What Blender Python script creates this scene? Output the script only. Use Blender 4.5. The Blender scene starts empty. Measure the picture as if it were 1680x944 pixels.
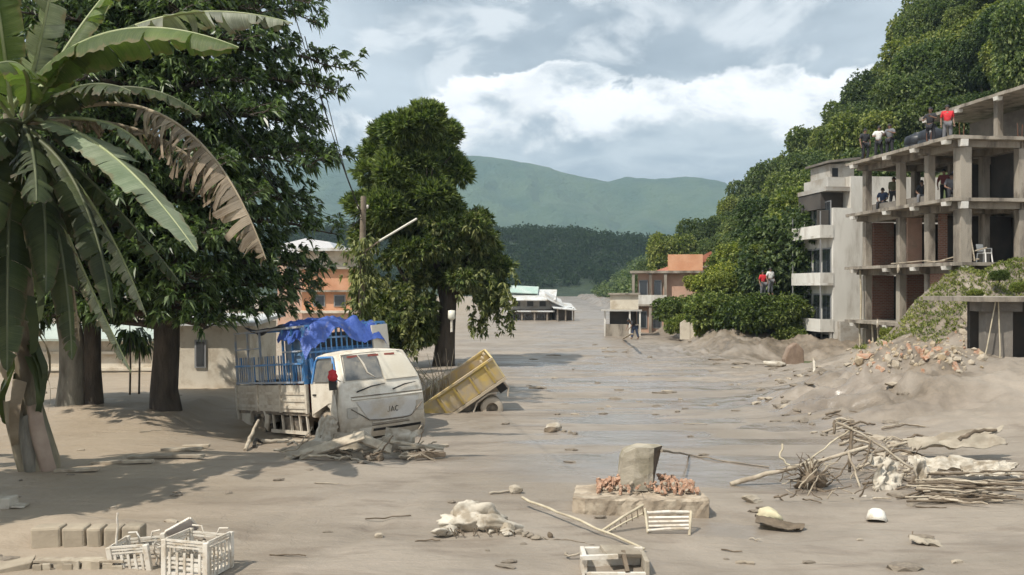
import bpy, math, random
import numpy as np
from mathutils import Vector, Matrix, Euler
random.seed(7)
RNG = np.random.default_rng(7)
R = math.radians
SC = bpy.context.scene
COL = SC.collection
# ------------------------------------------------------------------ camera
CAMH = 3.6
cam = bpy.data.cameras.new('camera'); camo = bpy.data.objects.new('camera', cam); COL.objects.link(camo)
cam.sensor_width = 36.0; cam.lens = 31.2; cam.clip_start = 0.1; cam.clip_end = 20000
camo.location = (0, 0, CAMH); camo.rotation_euler = (R(90), 0, 0)
SC.camera = camo
FPX = 1456.0
def at(px, py, Y):
    """world point whose picture position is px,py (1680x944) at depth Y"""
    return Vector(((px-840)/FPX*Y, Y, CAMH+(472-py)/FPX*Y))
def gat(px, py, z=0.0):
    Y = (CAMH-z)*FPX/(py-472)
    return Vector(((px-840)/FPX*Y, Y, z))
# ------------------------------------------------------------------ light
SUN_EL, SUN_AZ = R(54), R(228)          # azimuth: compass style, clockwise from +Y
to_sun = Vector((math.sin(SUN_AZ)*math.cos(SUN_EL), math.cos(SUN_AZ)*math.cos(SUN_EL), math.sin(SUN_EL)))
sl = bpy.data.lights.new('sun', 'SUN'); sl.energy = 4.3; sl.angle = R(0.6); sl.color = (1.0, 0.94, 0.84)
so = bpy.data.objects.new('sun', sl); COL.objects.link(so)
so.rotation_euler = to_sun.to_track_quat('Z', 'Y').to_euler()
SC.view_settings.view_transform = 'Standard'; SC.view_settings.look = 'None'
SC.view_settings.exposure = 0.28; SC.view_settings.gamma = 1.0
SC.view_settings.use_curve_mapping = False
SC.cycles.max_bounces = 5; SC.cycles.diffuse_bounces = 2; SC.cycles.transparent_max_bounces = 8
SC.cycles.volume_bounces = 0; SC.cycles.use_adaptive_sampling = True; SC.cycles.adaptive_threshold = 0.03
try: SC.cycles.use_denoising = True
except Exception: pass

class NT:
    """tiny node-tree writer"""
    def __init__(s, tree): s.t = tree; s.n = tree.nodes; s.l = tree.links
    def add(s, typ, ins=None, **kw):
        n = s.n.new(typ)
        for k, v in kw.items(): setattr(n, k, v)
        if ins:
            for k, v in ins.items(): s.put(n.inputs[k], v)
        return n
    def put(s, sock, v):
        if isinstance(v, bpy.types.NodeSocket): s.l.new(v, sock)
        elif isinstance(v, bpy.types.Node): s.l.new(v.outputs[0], sock)
        else:
            if sock.type == 'RGBA' and len(v) == 3: v = (*v, 1)
            sock.default_value = v
    def math(s, op, a, b=0.0, c=0.0, clamp=False):
        n = s.n.new('ShaderNodeMath'); n.operation = op; n.use_clamp = clamp
        s.put(n.inputs[0], a); s.put(n.inputs[1], b); s.put(n.inputs[2], c); return n.outputs[0]
    def mix(s, f, a, b, blend='MIX'):
        n = s.n.new('ShaderNodeMix'); n.data_type = 'RGBA'; n.blend_type = blend
        s.put(n.inputs[0], f); s.put(n.inputs[6], a); s.put(n.inputs[7], b); return n.outputs[2]
    def sm(s, v, a, b, lo=0.0, hi=1.0):
        n = s.n.new('ShaderNodeMapRange'); n.interpolation_type = 'SMOOTHSTEP'
        s.put(n.inputs[0], v)
        for i, q in enumerate((a, b, lo, hi)): s.put(n.inputs[i+1], q)
        return n.outputs[0]
    def noise(s, vec, scale, detail=4, rough=0.55, dist=0.0, w=None):
        n = s.n.new('ShaderNodeTexNoise')
        if w is not None: n.noise_dimensions = '4D'; n.inputs['W'].default_value = w
        s.put(n.inputs['Vector'], vec); n.inputs['Scale'].default_value = scale
        n.inputs['Detail'].default_value = detail; n.inputs['Roughness'].default_value = rough
        n.inputs['Distortion'].default_value = dist
        return n.outputs['Fac']

# ------------------------------------------------------------------ world: pale blue sky behind grey cloud and a bank of white cumulus
SKY_OFF, SKY_W = (0.60, 0.0, 0.0), 4.3
W = bpy.data.worlds.new('World'); SC.world = W; W.use_nodes = True
w = NT(W.node_tree); w.n.clear()
sky = w.add('ShaderNodeTexSky', sky_type='NISHITA', sun_disc=False, sun_elevation=SUN_EL, sun_rotation=SUN_AZ)
sky.air_density = 1.0; sky.dust_density = 1.5
tc = w.add('ShaderNodeTexCoord').outputs['Generated']
sep = w.add('ShaderNodeSeparateXYZ', {0: tc})
zc = w.math('MAXIMUM', sep.outputs[2], 0.0)
inv = w.math('DIVIDE', 1.0, w.math('ADD', zc, 0.22))
pl = w.add('ShaderNodeCombineXYZ', {0: w.math('MULTIPLY', sep.outputs[0], inv), 1: w.math('MULTIPLY', sep.outputs[1], inv), 2: 0.0})
# stretched direction for the cumulus bank (flat bases, round heads)
st = w.add('ShaderNodeVectorMath', {0: tc, 1: (1.0, 1.0, 1.5)}, operation='MULTIPLY').outputs[0]
st = w.add('ShaderNodeVectorMath', {0: st, 1: SKY_OFF}, operation='ADD').outputs[0]
big = w.noise(st, 2.6, 2, 0.45, 0.0, w=SKY_W)
bil = w.noise(st, 8.0, 8, 0.60, 0.25, w=1.3)
soft = w.noise(st, 5.0, 3, 0.5, 0.4, w=9.2)
strat = w.noise(pl.outputs[0], 1.3, 6, 0.52, 0.4, w=4.1)
strat2 = w.noise(pl.outputs[0], 3.4, 6, 0.55, 0.6, w=7.7)
edge = w.math('ADD', w.math('MULTIPLY_ADD', w.math('SUBTRACT', big, 0.5), 1.15, 0.215), w.math('MULTIPLY', w.math('SUBTRACT', bil, 0.5), 0.26))
dep = w.math('SUBTRACT', edge, zc)
cum = w.sm(dep, -0.003, 0.012)
shade = w.sm(w.math('ADD', dep, w.math('MULTIPLY', w.math('SUBTRACT', bil, 0.5), 0.62)), 0.0, 0.15)
grey = w.mix(w.sm(strat, 0.36, 0.64), (0.32, 0.38, 0.44), (0.66, 0.73, 0.79))
grey = w.mix(w.sm(strat2, 0.50, 0.62, 0.0, 0.7), grey, (0.92, 0.95, 0.97))
white = w.mix(shade, (1.25, 1.24, 1.22), w.mix(w.sm(strat2, 0.36, 0.66), (0.40, 0.47, 0.54), (0.70, 0.76, 0.80)))
white = w.mix(w.sm(soft, 0.50, 0.64, 0.0, 0.85), white, (1.10, 1.10, 1.09))
clouds = w.mix(cum, grey, white)
skyc = w.mix(1.0, sky.outputs[0], (0.11, 0.11, 0.11), 'MULTIPLY')
cover = w.math('MULTIPLY', w.sm(strat, 0.16, 0.34), 1.0)
cover = w.math('MAXIMUM', cover, cum)
fin = w.mix(w.math('MULTIPLY', cover, 0.97), skyc, clouds)
bg = w.add('ShaderNodeBackground', {'Color': fin, 'Strength': 1.0})
ow = w.add('ShaderNodeOutputWorld', {0: bg.outputs[0]})
W.cycles.sampling_method = 'MANUAL'; W.cycles.sample_map_resolution = 256

# ------------------------------------------------------------------ numpy noise
_P = RNG.permutation(512).astype(np.int64); _P = np.concatenate([_P, _P, _P])
_V = RNG.random(512)
def vnoise(x, y):
    xi = np.floor(x).astype(np.int64); yi = np.floor(y).astype(np.int64)
    xf = x-xi; yf = y-yi
    u = xf*xf*(3-2*xf); v = yf*yf*(3-2*yf)
    h = lambda a, b: _V[_P[(_P[a & 511]+b) & 511]]
    return (h(xi, yi)*(1-u)+h(xi+1, yi)*u)*(1-v)+(h(xi, yi+1)*(1-u)+h(xi+1, yi+1)*u)*v
def fbm(x, y, o=4, g=0.5):
    s = 0; a = 1; t = 0
    for i in range(o):
        s = s+a*(vnoise(x*2**i+i*17.3, y*2**i+i*9.1)-0.5); t += a; a *= g
    return s/t*2
def sstep(v, a, b):
    t = np.clip((v-a)/(b-a), 0, 1); return t*t*(3-2*t)

# ------------------------------------------------------------------ mesh helpers
def tag(o, label=None, cat=None, group=None, kind=None):
    if label: o['label'] = label
    if cat: o['category'] = cat
    if group: o['group'] = group
    if kind: o['kind'] = kind
    return o
def link(name, me, mat=None, parent=None, smooth=False):
    if mat is not None and not me.materials: me.materials.append(mat)
    o = bpy.data.objects.new(name, me); COL.objects.link(o)
    if parent is not None: o.parent = parent
    return o
def npmesh(name, V, F, smooth=False):
    """V (n,3), F (m,k) arrays -> mesh, fast"""
    V = np.asarray(V, dtype=np.float32); F = np.asarray(F, dtype=np.int32)
    me = bpy.data.meshes.new(name); k = F.shape[1]; m = F.shape[0]
    me.vertices.add(len(V)); me.vertices.foreach_set('co', V.ravel())
    me.loops.add(m*k); me.loops.foreach_set('vertex_index', F.ravel())
    me.polygons.add(m); me.polygons.foreach_set('loop_start', np.arange(0, m*k, k, dtype=np.int32))
    try: me.polygons.foreach_set('loop_total', np.full(m, k, dtype=np.int32))
    except Exception: pass
    if smooth: me.polygons.foreach_set('use_smooth', np.ones(m, dtype=bool))
    me.update(calc_edges=True); return me
def thing(name, label, cat, loc=(0, 0, 0), rot=(0, 0, 0), group=None):
    o = bpy.data.objects.new(name, None); COL.objects.link(o)
    o.location = loc; o.rotation_euler = rot; o.empty_display_size = 0.2
    return tag(o, label, cat, group, 'thing')
def copy_tree(o, parent=None):
    c = o.copy(); COL.objects.link(c); c.parent = parent
    for ch in [q for q in KIDS.get(o.name, [])]:
        d = copy_tree(ch, c)
    return c
KIDS = {}
class MB:
    """collects boxes, tubes, prisms; build() links them as one mesh object"""
    def __init__(s): s.v = []; s.f = []; s.sm = []
    def addm(s, vs, fs, smooth=False):
        b = len(s.v); s.v.extend([tuple(p) for p in vs])
        s.f.extend([tuple(i+b for i in f) for f in fs]); s.sm.extend([smooth]*len(fs)); return s
    def box(s, c, d, rot=None, taper=1.0):
        c = Vector(c); hx, hy, hz = d[0]/2, d[1]/2, d[2]/2
        vs = [Vector((x*(taper if z > 0 else 1), y*(taper if z > 0 else 1), z)) for z in (-hz, hz) for y in (-hy, hy) for x in (-hx, hx)]
        if rot is not None:
            M = rot if isinstance(rot, Matrix) else Euler(rot).to_matrix()
            vs = [M @ p for p in vs]
        return s.addm([p+c for p in vs], [(0, 2, 3, 1), (4, 5, 7, 6), (0, 1, 5, 4), (2, 6, 7, 3), (0, 4, 6, 2), (1, 3, 7, 5)])
    def bar(s, a, b, wd, th=None, up=(0, 0, 1)):
        a = Vector(a); b = Vector(b); th = wd if th is None else th
        d = (b-a); L = d.length
        if L < 1e-6: return s
        d.normalize(); up = Vector(up)
        sx = d.cross(up)
        if sx.length < 1e-3: sx = d.cross(Vector((1, 0, 0)))
        sx.normalize(); u = sx.cross(d)
        vs = []
        for p in (a, b):
            for q, r in ((-1, -1), (1, -1), (1, 1), (-1, 1)): vs.append(p+sx*(wd/2*q)+u*(th/2*r))
        return s.addm(vs, [(0, 1, 2, 3), (7, 6, 5, 4), (0, 4, 5, 1), (1, 5, 6, 2), (2, 6, 7, 3), (3, 7, 4, 0)])
    def tube(s, pts, rad, n=7, caps=True, smooth=True):
        pts = [Vector(p) for p in pts]; k = len(pts)
        if not hasattr(rad, '__len__'): rad = [rad]*k
        vs = []; up = None
        for i, p in enumerate(pts):
            d = (pts[min(i+1, k-1)]-pts[max(i-1, 0)])
            if d.length < 1e-9: d = Vector((0, 0, 1))
            d.normalize()
            if up is None:
                up = Vector((0, 0, 1)) if abs(d.z) < .9 else Vector((1, 0, 0))
            sx = d.cross(up).normalized(); up = sx.cross(d).normalized()
            for j in range(n):
                a = 2*math.pi*j/n; vs.append(p+sx*math.cos(a)*rad[i]+up*math.sin(a)*rad[i])
        fs = [(i*n+j, i*n+(j+1) % n, (i+1)*n+(j+1) % n, (i+1)*n+j) for i in range(k-1) for j in range(n)]
        s.addm(vs, fs, smooth)
        if caps:
            s.addm(vs[:n], [tuple(range(n-1, -1, -1))]); s.addm(vs[-n:], [tuple(range(n))])
        return s
    def prism(s, poly, h, M=None):
        """poly 2-D (x,y) extruded by h along z, then moved by matrix M"""
        n = len(poly); M = M or Matrix.Identity(4)
        vs = [M @ Vector((x, y, 0)) for x, y in poly]+[M @ Vector((x, y, h)) for x, y in poly]
        return s.addm(vs, [tuple(range(n-1, -1, -1)), tuple(range(n, 2*n))]+[(i, (i+1) % n, n+(i+1) % n, n+i) for i in range(n)])
    def lathe(s, prof, c=(0, 0, 0), axis='Z', n=20, smooth=True):
        """prof list of (r, h)"""
        c = Vector(c); vs = []
        for r, h in prof:
            for j in range(n):
                a = 2*math.pi*j/n; x, y = r*math.cos(a), r*math.sin(a)
                vs.append(c+(Vector((x, y, h)) if axis == 'Z' else Vector((h, x, y)) if axis == 'X' else Vector((y, h, x))))
        k = len(prof)
        return s.addm(vs, [(i*n+j, i*n+(j+1) % n, (i+1)*n+(j+1) % n, (i+1)*n+j) for i in range(k-1) for j in range(n)], smooth)
    def grid(s, P, smooth=True, closed=False):
        """P[i][j] points"""
        a, b = len(P), len(P[0]); vs = [p for r in P for p in r]
        fs = [(i*b+j, i*b+(j+1) % b, (i+1)*b+(j+1) % b, (i+1)*b+j) for i in range(a-1) for j in range(b if closed else b-1)]
        return s.addm(vs, fs, smooth)
    def mesh(s, name):
        me = bpy.data.meshes.new(name); me.from_pydata(s.v, [], s.f)
        me.polygons.foreach_set('use_smooth', s.sm); me.update(); return me
    def build(s, name, mat, parent=None, label=None, bevel=0.0):
        me = s.mesh(name)
        if bevel > 0:
            import bmesh
            bm = bmesh.new(); bm.from_mesh(me); bmesh.ops.remove_doubles(bm, verts=bm.verts, dist=1e-5)
            es = [e for e in bm.edges if len(e.link_faces) == 2 and e.calc_face_angle(0) > 0.5]
            bmesh.ops.bevel(bm, geom=es, offset=bevel, segments=2, profile=0.5, affect='EDGES', clamp_overlap=True)
            bm.to_mesh(me); bm.free()
        o = link(name, me, mat, parent)
        if label: o['label'] = label
        return o

# ------------------------------------------------------------------ materials
MATS = {}
def mat(name, col, col2=None, scale=3.0, rough=0.85, bump=0.0, bscale=30.0, metal=0.0, dirt=None, dscale=1.2, dlo=0.45, dhi=0.65, island=0.0, spec=0.5, dist=0.02, stretch=None):
    if name in MATS: return MATS[name]
    m = bpy.data.materials.new(name); m.use_nodes = True; t = NT(m.node_tree); t.n.clear()
    tcn = t.add('ShaderNodeTexCoord').outputs['Object']
    if stretch: tcn = t.add('ShaderNodeVectorMath', {0: tcn, 1: stretch}, operation='MULTIPLY').outputs[0]
    oi = t.add('ShaderNodeObjectInfo')
    off = t.add('ShaderNodeVectorMath', {0: tcn, 1: t.add('ShaderNodeCombineXYZ', {0: t.math('MULTIPLY', oi.outputs['Random'], 37.0), 1: t.math('MULTIPLY', oi.outputs['Random'], 91.0), 2: 0.0})}, operation='ADD').outputs[0]
    c = t.add('ShaderNodeRGB'); c.outputs[0].default_value = (*col, 1); c = c.outputs[0]
    if col2: c = t.mix(t.sm(t.noise(off, scale, 6, 0.6), 0.35, 0.65), c, col2)
    if island > 0:
        g = t.add('ShaderNodeNewGeometry').outputs['Random Per Island']
        c = t.mix(1.0, c, t.add('ShaderNodeCombineColor', {0: t.sm(g, 0, 1, 1-island, 1+island), 1: t.sm(g, 0, 1, 1-island, 1+island), 2: t.sm(g, 0, 1, 1-island, 1+island)}), 'MULTIPLY')
    if dirt:
        c = t.mix(t.sm(t.noise(off, dscale, 7, 0.65, 0.3, w=2.0), dlo, dhi), c, dirt)
    p = t.add('ShaderNodeBsdfPrincipled', {'Base Color': c, 'Roughness': rough, 'Metallic': metal})
    p.inputs['Specular IOR Level'].default_value = spec
    if bump > 0:
        b = t.add('ShaderNodeBump', {'Height': t.noise(off, bscale, 5, 0.6), 'Strength': bump, 'Distance': dist})
        t.l.new(b.outputs[0], p.inputs['Normal'])
    t.add('ShaderNodeOutputMaterial', {0: p.outputs[0]})
    MATS[name] = m; return m
def leafmat(name, col, col2, trans=0.35, var=0.35, rough=0.5, nscale=0.8, spec=0.4, hue=0.0):
    m = bpy.data.materials.new(name); m.use_nodes = True; t = NT(m.node_tree); t.n.clear()
    tcn = t.add('ShaderNodeTexCoord').outputs['Object']; oi = t.add('ShaderNodeObjectInfo').outputs['Random']
    g = t.add('ShaderNodeNewGeometry').outputs['Random Per Island']
    f = t.math('ADD', t.math('MULTIPLY', t.noise(tcn, nscale, 3), 0.6), t.math('MULTIPLY', g, 0.4))
    c = t.mix(t.sm(f, 0.3, 0.72), col, col2)
    if hue > 0: c = t.mix(t.math('MULTIPLY', t.sm(oi, 0.45, 1.0), hue), c, t.mix(1.0, c, (1.75, 1.35, 0.75), 'MULTIPLY')); c = t.mix(t.math('MULTIPLY', t.sm(oi, 0.40, 0.0), hue), c, t.mix(1.0, c, (0.55, 0.70, 0.75), 'MULTIPLY'))
    v = t.math('MULTIPLY', t.sm(g, 0, 1, 1-var, 1+var), t.sm(oi, 0, 1, 0.8, 1.2))
    c = t.mix(1.0, c, t.add('ShaderNodeCombineColor', {0: v, 1: v, 2: v}), 'MULTIPLY')
    p = t.add('ShaderNodeBsdfPrincipled', {'Base Color': c, 'Roughness': rough}); p.inputs['Specular IOR Level'].default_value = spec
    tr = t.add('ShaderNodeBsdfTranslucent', {0: t.mix(1.0, c, (1.3, 1.5, 0.7), 'MULTIPLY')})
    mx = t.add('ShaderNodeMixShader', {0: trans, 1: p.outputs[0], 2: tr.outputs[0]})
    t.add('ShaderNodeOutputMaterial', {0: mx.outputs[0]})
    MATS[name] = m; return m
def bananamat(name, col, col2, edge=(0.22, 0.15, 0.08), trans=0.35, var=0.25, rough=0.55, brown=0.5):
    m = bpy.data.materials.new(name); m.use_nodes = True; t = NT(m.node_tree); t.n.clear()
    co = t.add('ShaderNodeTexCoord').outputs['Object']; g = t.add('ShaderNodeNewGeometry').outputs['Random Per Island']
    al = t.add('ShaderNodeAttribute', attribute_name='along').outputs['Fac']; ac = t.add('ShaderNodeAttribute', attribute_name='across').outputs['Fac']
    vein = t.noise(t.add('ShaderNodeCombineXYZ', {0: t.math('MULTIPLY', al, 60.0), 1: t.math('MULTIPLY', ac, 0.6), 2: 0.0}), 1.0, 3, 0.6)
    f = t.math('ADD', t.math('MULTIPLY', t.noise(co, 1.2, 5, 0.6), 0.55), t.math('MULTIPLY', vein, 0.45))
    c = t.mix(t.sm(f, 0.36, 0.64), col, col2)
    v = t.sm(g, 0, 1, 1-var, 1+var); c = t.mix(1.0, c, t.add('ShaderNodeCombineColor', {0: v, 1: v, 2: v}), 'MULTIPLY')
    e = t.math('ADD', ac, t.math('MULTIPLY', t.math('SUBTRACT', t.noise(co, 5.0, 5, 0.65), 0.5), 1.1))
    c = t.mix(t.math('MULTIPLY', t.sm(e, 0.82, 1.05), brown), c, edge)
    p = t.add('ShaderNodeBsdfPrincipled', {'Base Color': c, 'Roughness': rough}); p.inputs['Specular IOR Level'].default_value = 0.35
    b = t.add('ShaderNodeBump', {'Height': vein, 'Strength': 0.5, 'Distance': 0.015}); t.l.new(b.outputs[0], p.inputs['Normal'])
    tr = t.add('ShaderNodeBsdfTranslucent', {0: t.mix(1.0, c, (1.2, 1.4, 0.7), 'MULTIPLY')})
    mx = t.add('ShaderNodeMixShader', {0: trans, 1: p.outputs[0], 2: tr.outputs[0]}); t.add('ShaderNodeOutputMaterial', {0: mx.outputs[0]}); return m
MUD = (0.232, 0.194, 0.152); MUDL = (0.292, 0.247, 0.198); MUDD = (0.215, 0.18, 0.14)
# ------------------------------------------------------------------ the mud flow
def mud_height(x, y):
    z = 0.10*fbm(x/5.0, y/5.0, 3)+0.035*fbm(x/1.3, y/1.1, 3)
    flow = np.exp(-((x-(2.0+0.06*y))/(4.0+0.10*y))**2)*sstep(y, 13, 22)       # the wet run down the middle
    z = z*(1-0.75*flow)-0.05*flow
    rip = fbm(x/2.6, y/0.9, 4)                                                # stringy flow folds across the far mud
    z = z+0.15*rip*sstep(y, 24, 40)*(1-sstep(y, 100, 200))*(0.35+0.65*sstep(x, -4, 6))
    # mound of mud on the right
    z = z+1.45*np.exp(-(((x-14.4)/4.4)**2+((y-27.0)/4.6)**2)**1.6)*(1+0.22*fbm(x/1.1, y/0.8, 4))
    br = np.exp(-(((x-10.6)/2.6)**2+((y-26.0)/3.2)**2))
    z = z+br*(0.25+1.0*np.abs(fbm(x/1.4+3, y/0.9, 4))+0.28*fbm(x/0.5, y/0.4, 4))
    z = z+0.55*np.exp(-(((x-13.0)/3.0)**2+((y-33)/3.0)**2))
    # lumpy, broken fringe under the rubble and along the eroded bank
    rough = np.exp(-(((x-13)/4.5)**2+((y-34.5)/4)**2))+np.exp(-(((x-11.5)/4.5)**2+((y-50)/7)**2))
    z = z+rough*(0.32*np.abs(fbm(x/0.9, y/0.9, 4))+0.1*fbm(x/0.3, y/0.3, 3))
    # eroded bank and the ground under the hill
    bx = 11.0+1.2*fbm(x*0+3.3, y/6.0, 3)+np.clip(y-58, 0, 400)*0.05
    bk = sstep(x-bx, 0, 1.6)*sstep(y, 46, 50)
    z = z+bk*(0.75+0.55*fbm(x/1.3, y/1.3, 4)+0.18*np.abs(fbm(x/0.4, y/0.4, 3)))
    # earth slope in front of the concrete frame
    A = np.interp(x+0.8*fbm(x/3+5, y/3, 2), [12.2, 13.5, 15.0, 16.2, 17.4, 18.6, 19.8, 25, 60], [0.0, 0.35, 0.9, 1.6, 2.5, 3.7, 4.6, 4.9, 4.9])
    t_ = np.clip((y-30.8)/7.2, 0, 1)
    z = z+A*t_**1.15*(1-sstep(y, 38.6, 42.0))*(1+0.10*fbm(x/0.8, y/0.8, 3))
    z = z-0.85*np.exp(-(((x-15.6)/2.6)**2+((y-46.5)/4.5)**2))
    # two faint wheel tracks curving away in the foreground, and a fine churn
    tc_ = x-(-3.3+0.16*(y-11)+0.012*(y-11)**2)
    for o_ in (-0.75, 0.75): z = z-0.045*np.exp(-((tc_-o_)/0.16)**2)*(1-sstep(y, 15, 18.5))*(0.6+0.6*fbm(x/0.7, y/1.5, 2))
    z = z+0.022*np.abs(fbm(x/0.45, y/0.35, 3))*(1-0.8*flow)
    # left bank, a low lip under the trees
    lb = sstep(-x, 8.6, 9.6)*sstep(y, 21.5, 24.5)*(1-sstep(y, 26.5, 33))
    z = z+0.22*lb*(1+0.5*fbm(x/1.2, y/1.2, 3))
    # foreground swell behind the crates
    z = z+0.28*np.exp(-(((x+6.2)/1.6)**2+((y-12.6)/0.55)**2))*(1+0.6*fbm(x/0.8, y/0.8, 3))
    # holes scoured round the lorry
    z = z-0.50*np.exp(-((((x+6.9)*0.65+(y-23.6)*-0.76)/2.6)**2+(((x+6.9)*0.76+(y-23.6)*0.65)/1.5)**2))
    z = z-0.17*np.exp(-(((x+3.7)/3.0)**2+((y-20.2)/1.3)**2)**2)
    return z
def mh(x, y): return float(mud_height(np.array([float(x)]), np.array([float(y)]))[0])
def axis(lo, hi, fine_lo, fine_hi, step, grow):
    a = list(np.arange(fine_lo, fine_hi, step)); s = step; v = fine_hi
    while v < hi: a.append(v); s *= grow; v += s
    a.append(hi); s = step; v = fine_lo-step; b = []
    while v > lo: b.append(v); s *= grow; v -= s
    b.append(lo); return np.array(b[::-1]+a)
gx = axis(-3200, 3200, -17, 24, 0.10, 1.09); gy = axis(-60, 4200, 9.5, 40, 0.085, 1.018)
GX, GY = np.meshgrid(gx, gy); GZ = mud_height(GX, GY)
nx, ny = len(gx), len(gy)
idx = np.arange(nx*ny).reshape(ny, nx)
gF = np.stack([idx[:-1, :-1], idx[:-1, 1:], idx[1:, 1:], idx[1:, :-1]], -1).reshape(-1, 4)
gme = npmesh('ground', np.stack([GX, GY, GZ], -1).reshape(-1, 3), gF, True)
band = np.exp(-((GX-(2.6+0.07*GY))/(3.4+0.10*GY))**2)*sstep(GY, 12.5, 18)
pool = sstep(fbm(GX/3.2+0.5*fbm(GX/2, GY/2, 2), GY/1.1, 4)+0.55*band, 0.22, 0.50)
damp = sstep(fbm(GX/6.0+7, GY/3.0, 3)+0.5*band, 0.0, 0.55)
near = sstep(fbm(GX/1.8+11, GY/0.9, 4), 0.22, 0.42)*sstep(GX, -4, 0)*(1-sstep(GY, 18, 24))
wet = np.clip(pool*band*1.0+damp*0.28+0.55*near, 0, 1)*(1-0.45*sstep(GY, 26, 60))
earth = np.clip(sstep(GX-(10.4+np.clip(GY-58, 0, 400)*0.05), 0, 1.5)*sstep(GY, 44, 48)+sstep(GX, 12.2, 14.5)*sstep(GY, 30.5, 34)+0.9*np.exp(-(((GX-10.6)/2.8)**2+((GY-26.0)/3.4)**2))+0.6*np.exp(-(((GX-14)/4.5)**2+((GY-27.0)/4.5)**2))*sstep(fbm(GX/2.0+4, GY/1.2, 3), 0.0, 0.3), 0, 1)*sstep(fbm(GX/1.2, GY/1.2, 4), -0.35, 0.2)
att = gme.attributes.new('earth', 'FLOAT', 'POINT'); att.data.foreach_set('value', earth.ravel().astype(np.float32))
att = gme.attributes.new('wet', 'FLOAT', 'POINT'); att.data.foreach_set('value', wet.ravel().astype(np.float32))
def mud_material():
    m = bpy.data.materials.new('mud'); m.use_nodes = True; t = NT(m.node_tree); t.n.clear()
    co = t.add('ShaderNodeTexCoord').outputs['Object']
    wt = t.add('ShaderNodeAttribute', attribute_name='wet').outputs['Fac']
    st = t.add('ShaderNodeVectorMath', {0: co, 1: (0.35, 1.2, 1.0)}, operation='MULTIPLY').outputs[0]
    n1 = t.noise(co, 0.35, 6, 0.6, 0.4); n2 = t.noise(st, 1.4, 7, 0.62, 0.6); n3 = t.noise(co, 9, 5, 0.6)
    c = t.mix(t.sm(n1, 0.38, 0.62), MUD, MUDL)
    c = t.mix(t.sm(n2, 0.50, 0.68, 0, 0.7), c, (0.165, 0.131, 0.10))
    c = t.mix(t.sm(t.noise(st, 0.55, 5, 0.6, 0.8, w=3.0), 0.52, 0.66, 0, 0.6), c, (0.325, 0.27, 0.217))
    c = t.mix(t.sm(n3, 0.55, 0.75, 0, 0.35), c, MUDL)
    # warm silt on the tree side
    sx = t.add('ShaderNodeSeparateXYZ', {0: co})
    c = t.mix(t.math('MULTIPLY', t.sm(sx.outputs[0], -2.0, -9.0), 0.6), c, (0.345, 0.268, 0.182))
    c = t.mix(t.math('MULTIPLY', wt, 0.7), c, (0.20, 0.166, 0.138))
    c = t.mix(t.math('MULTIPLY', t.add('ShaderNodeAttribute', attribute_name='earth').outputs['Fac'], 0.8), c, t.mix(t.sm(t.noise(co, 2.5, 6, 0.65), 0.4, 0.6), (0.105, 0.082, 0.057), (0.19, 0.15, 0.108)))
    # plant litter, grit and drying cracks
    v = t.noise(co, 26, 3, 0.7); c = t.mix(t.sm(v, 0.66, 0.74, 0, 0.6), c, (0.10, 0.082, 0.06))
    vo = t.add('ShaderNodeTexVoronoi', {'Vector': t.add('ShaderNodeVectorMath', {0: co, 1: t.add('ShaderNodeVectorMath', {0: t.add('ShaderNodeTexNoise', {'Vector': co, 'Scale': 3.0}).outputs['Color'], 1: (0.5, 0.5, 0.0)}, operation='MULTIPLY').outputs[0]}, operation='ADD').outputs[0], 'Scale': 1.6}, feature='DISTANCE_TO_EDGE').outputs[0]
    crk = t.math('MULTIPLY', t.sm(vo, 0.0, 0.025, 1, 0), t.math('MULTIPLY', t.sm(t.noise(co, 0.22, 3, 0.5, w=6.0), 0.52, 0.62), t.math('SUBTRACT', 1.0, wt)))
    c = t.mix(t.math('MULTIPLY', crk, 0.15), c, (0.15, 0.12, 0.09))
    rg = t.math('SUBTRACT', 0.66, t.math('MULTIPLY', wt, 0.54))
    rg = t.math('ADD', rg, t.math('MULTIPLY', t.math('SUBTRACT', n2, 0.5), 0.25))
    p = t.add('ShaderNodeBsdfPrincipled', {'Base Color': c, 'Roughness': rg})
    hb = t.math('ADD', t.math('MULTIPLY', t.noise(st, 2.2, 8, 0.62, 0.5), 1.0), t.math('MULTIPLY', n3, 0.3))
    hb = t.math('SUBTRACT', hb, t.math('MULTIPLY', crk, 0.06))
    bs = t.math('SUBTRACT', 0.42, t.math('MULTIPLY', wt, 0.32))
    b = t.add('ShaderNodeBump', {'Height': hb, 'Strength': bs, 'Distance': 0.14})
    t.l.new(b.outputs[0], p.inputs['Normal'])
    t.add('ShaderNodeOutputMaterial', {0: p.outputs[0]}); return m
M_MUD = mud_material()
tag(link('ground', gme, M_MUD), kind='structure')

# ------------------------------------------------------------------ hills
def hill_mesh(name, xs, ys, fn, mat_, kind='structure'):
    X, Y = np.meshgrid(xs, ys); Z = fn(X, Y); n, k = len(xs), len(ys)
    i = np.arange(n*k).reshape(k, n)
    F = np.stack([i[:-1, :-1], i[:-1, 1:], i[1:, 1:], i[1:, :-1]], -1).reshape(-1, 4)
    return tag(link(name, npmesh(name, np.stack([X, Y, Z], -1).reshape(-1, 3), F, True), mat_), kind=kind)
def hillside_z(x, y):
    foot = 16.5+np.clip(y-60, 0, 400)*0.055
    d = np.clip(x-foot, 0, None)
    h = 34*(1-np.exp(-(d/35.0)**1.12))
    h = h+27*np.exp(-(((x-62)/18.0)**2+((y-88)/30.0)**2))*sstep(x, 20, 42)
    h = h+1.4*fbm(x/9, y/9, 3)*sstep(d, 0, 8)
    return h*sstep(y, 48, 58)*(1-0.12*sstep(y, 150, 330))-0.4
hgx = np.linspace(14, 150, 120); hgy = np.linspace(46, 420, 220)
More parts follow.
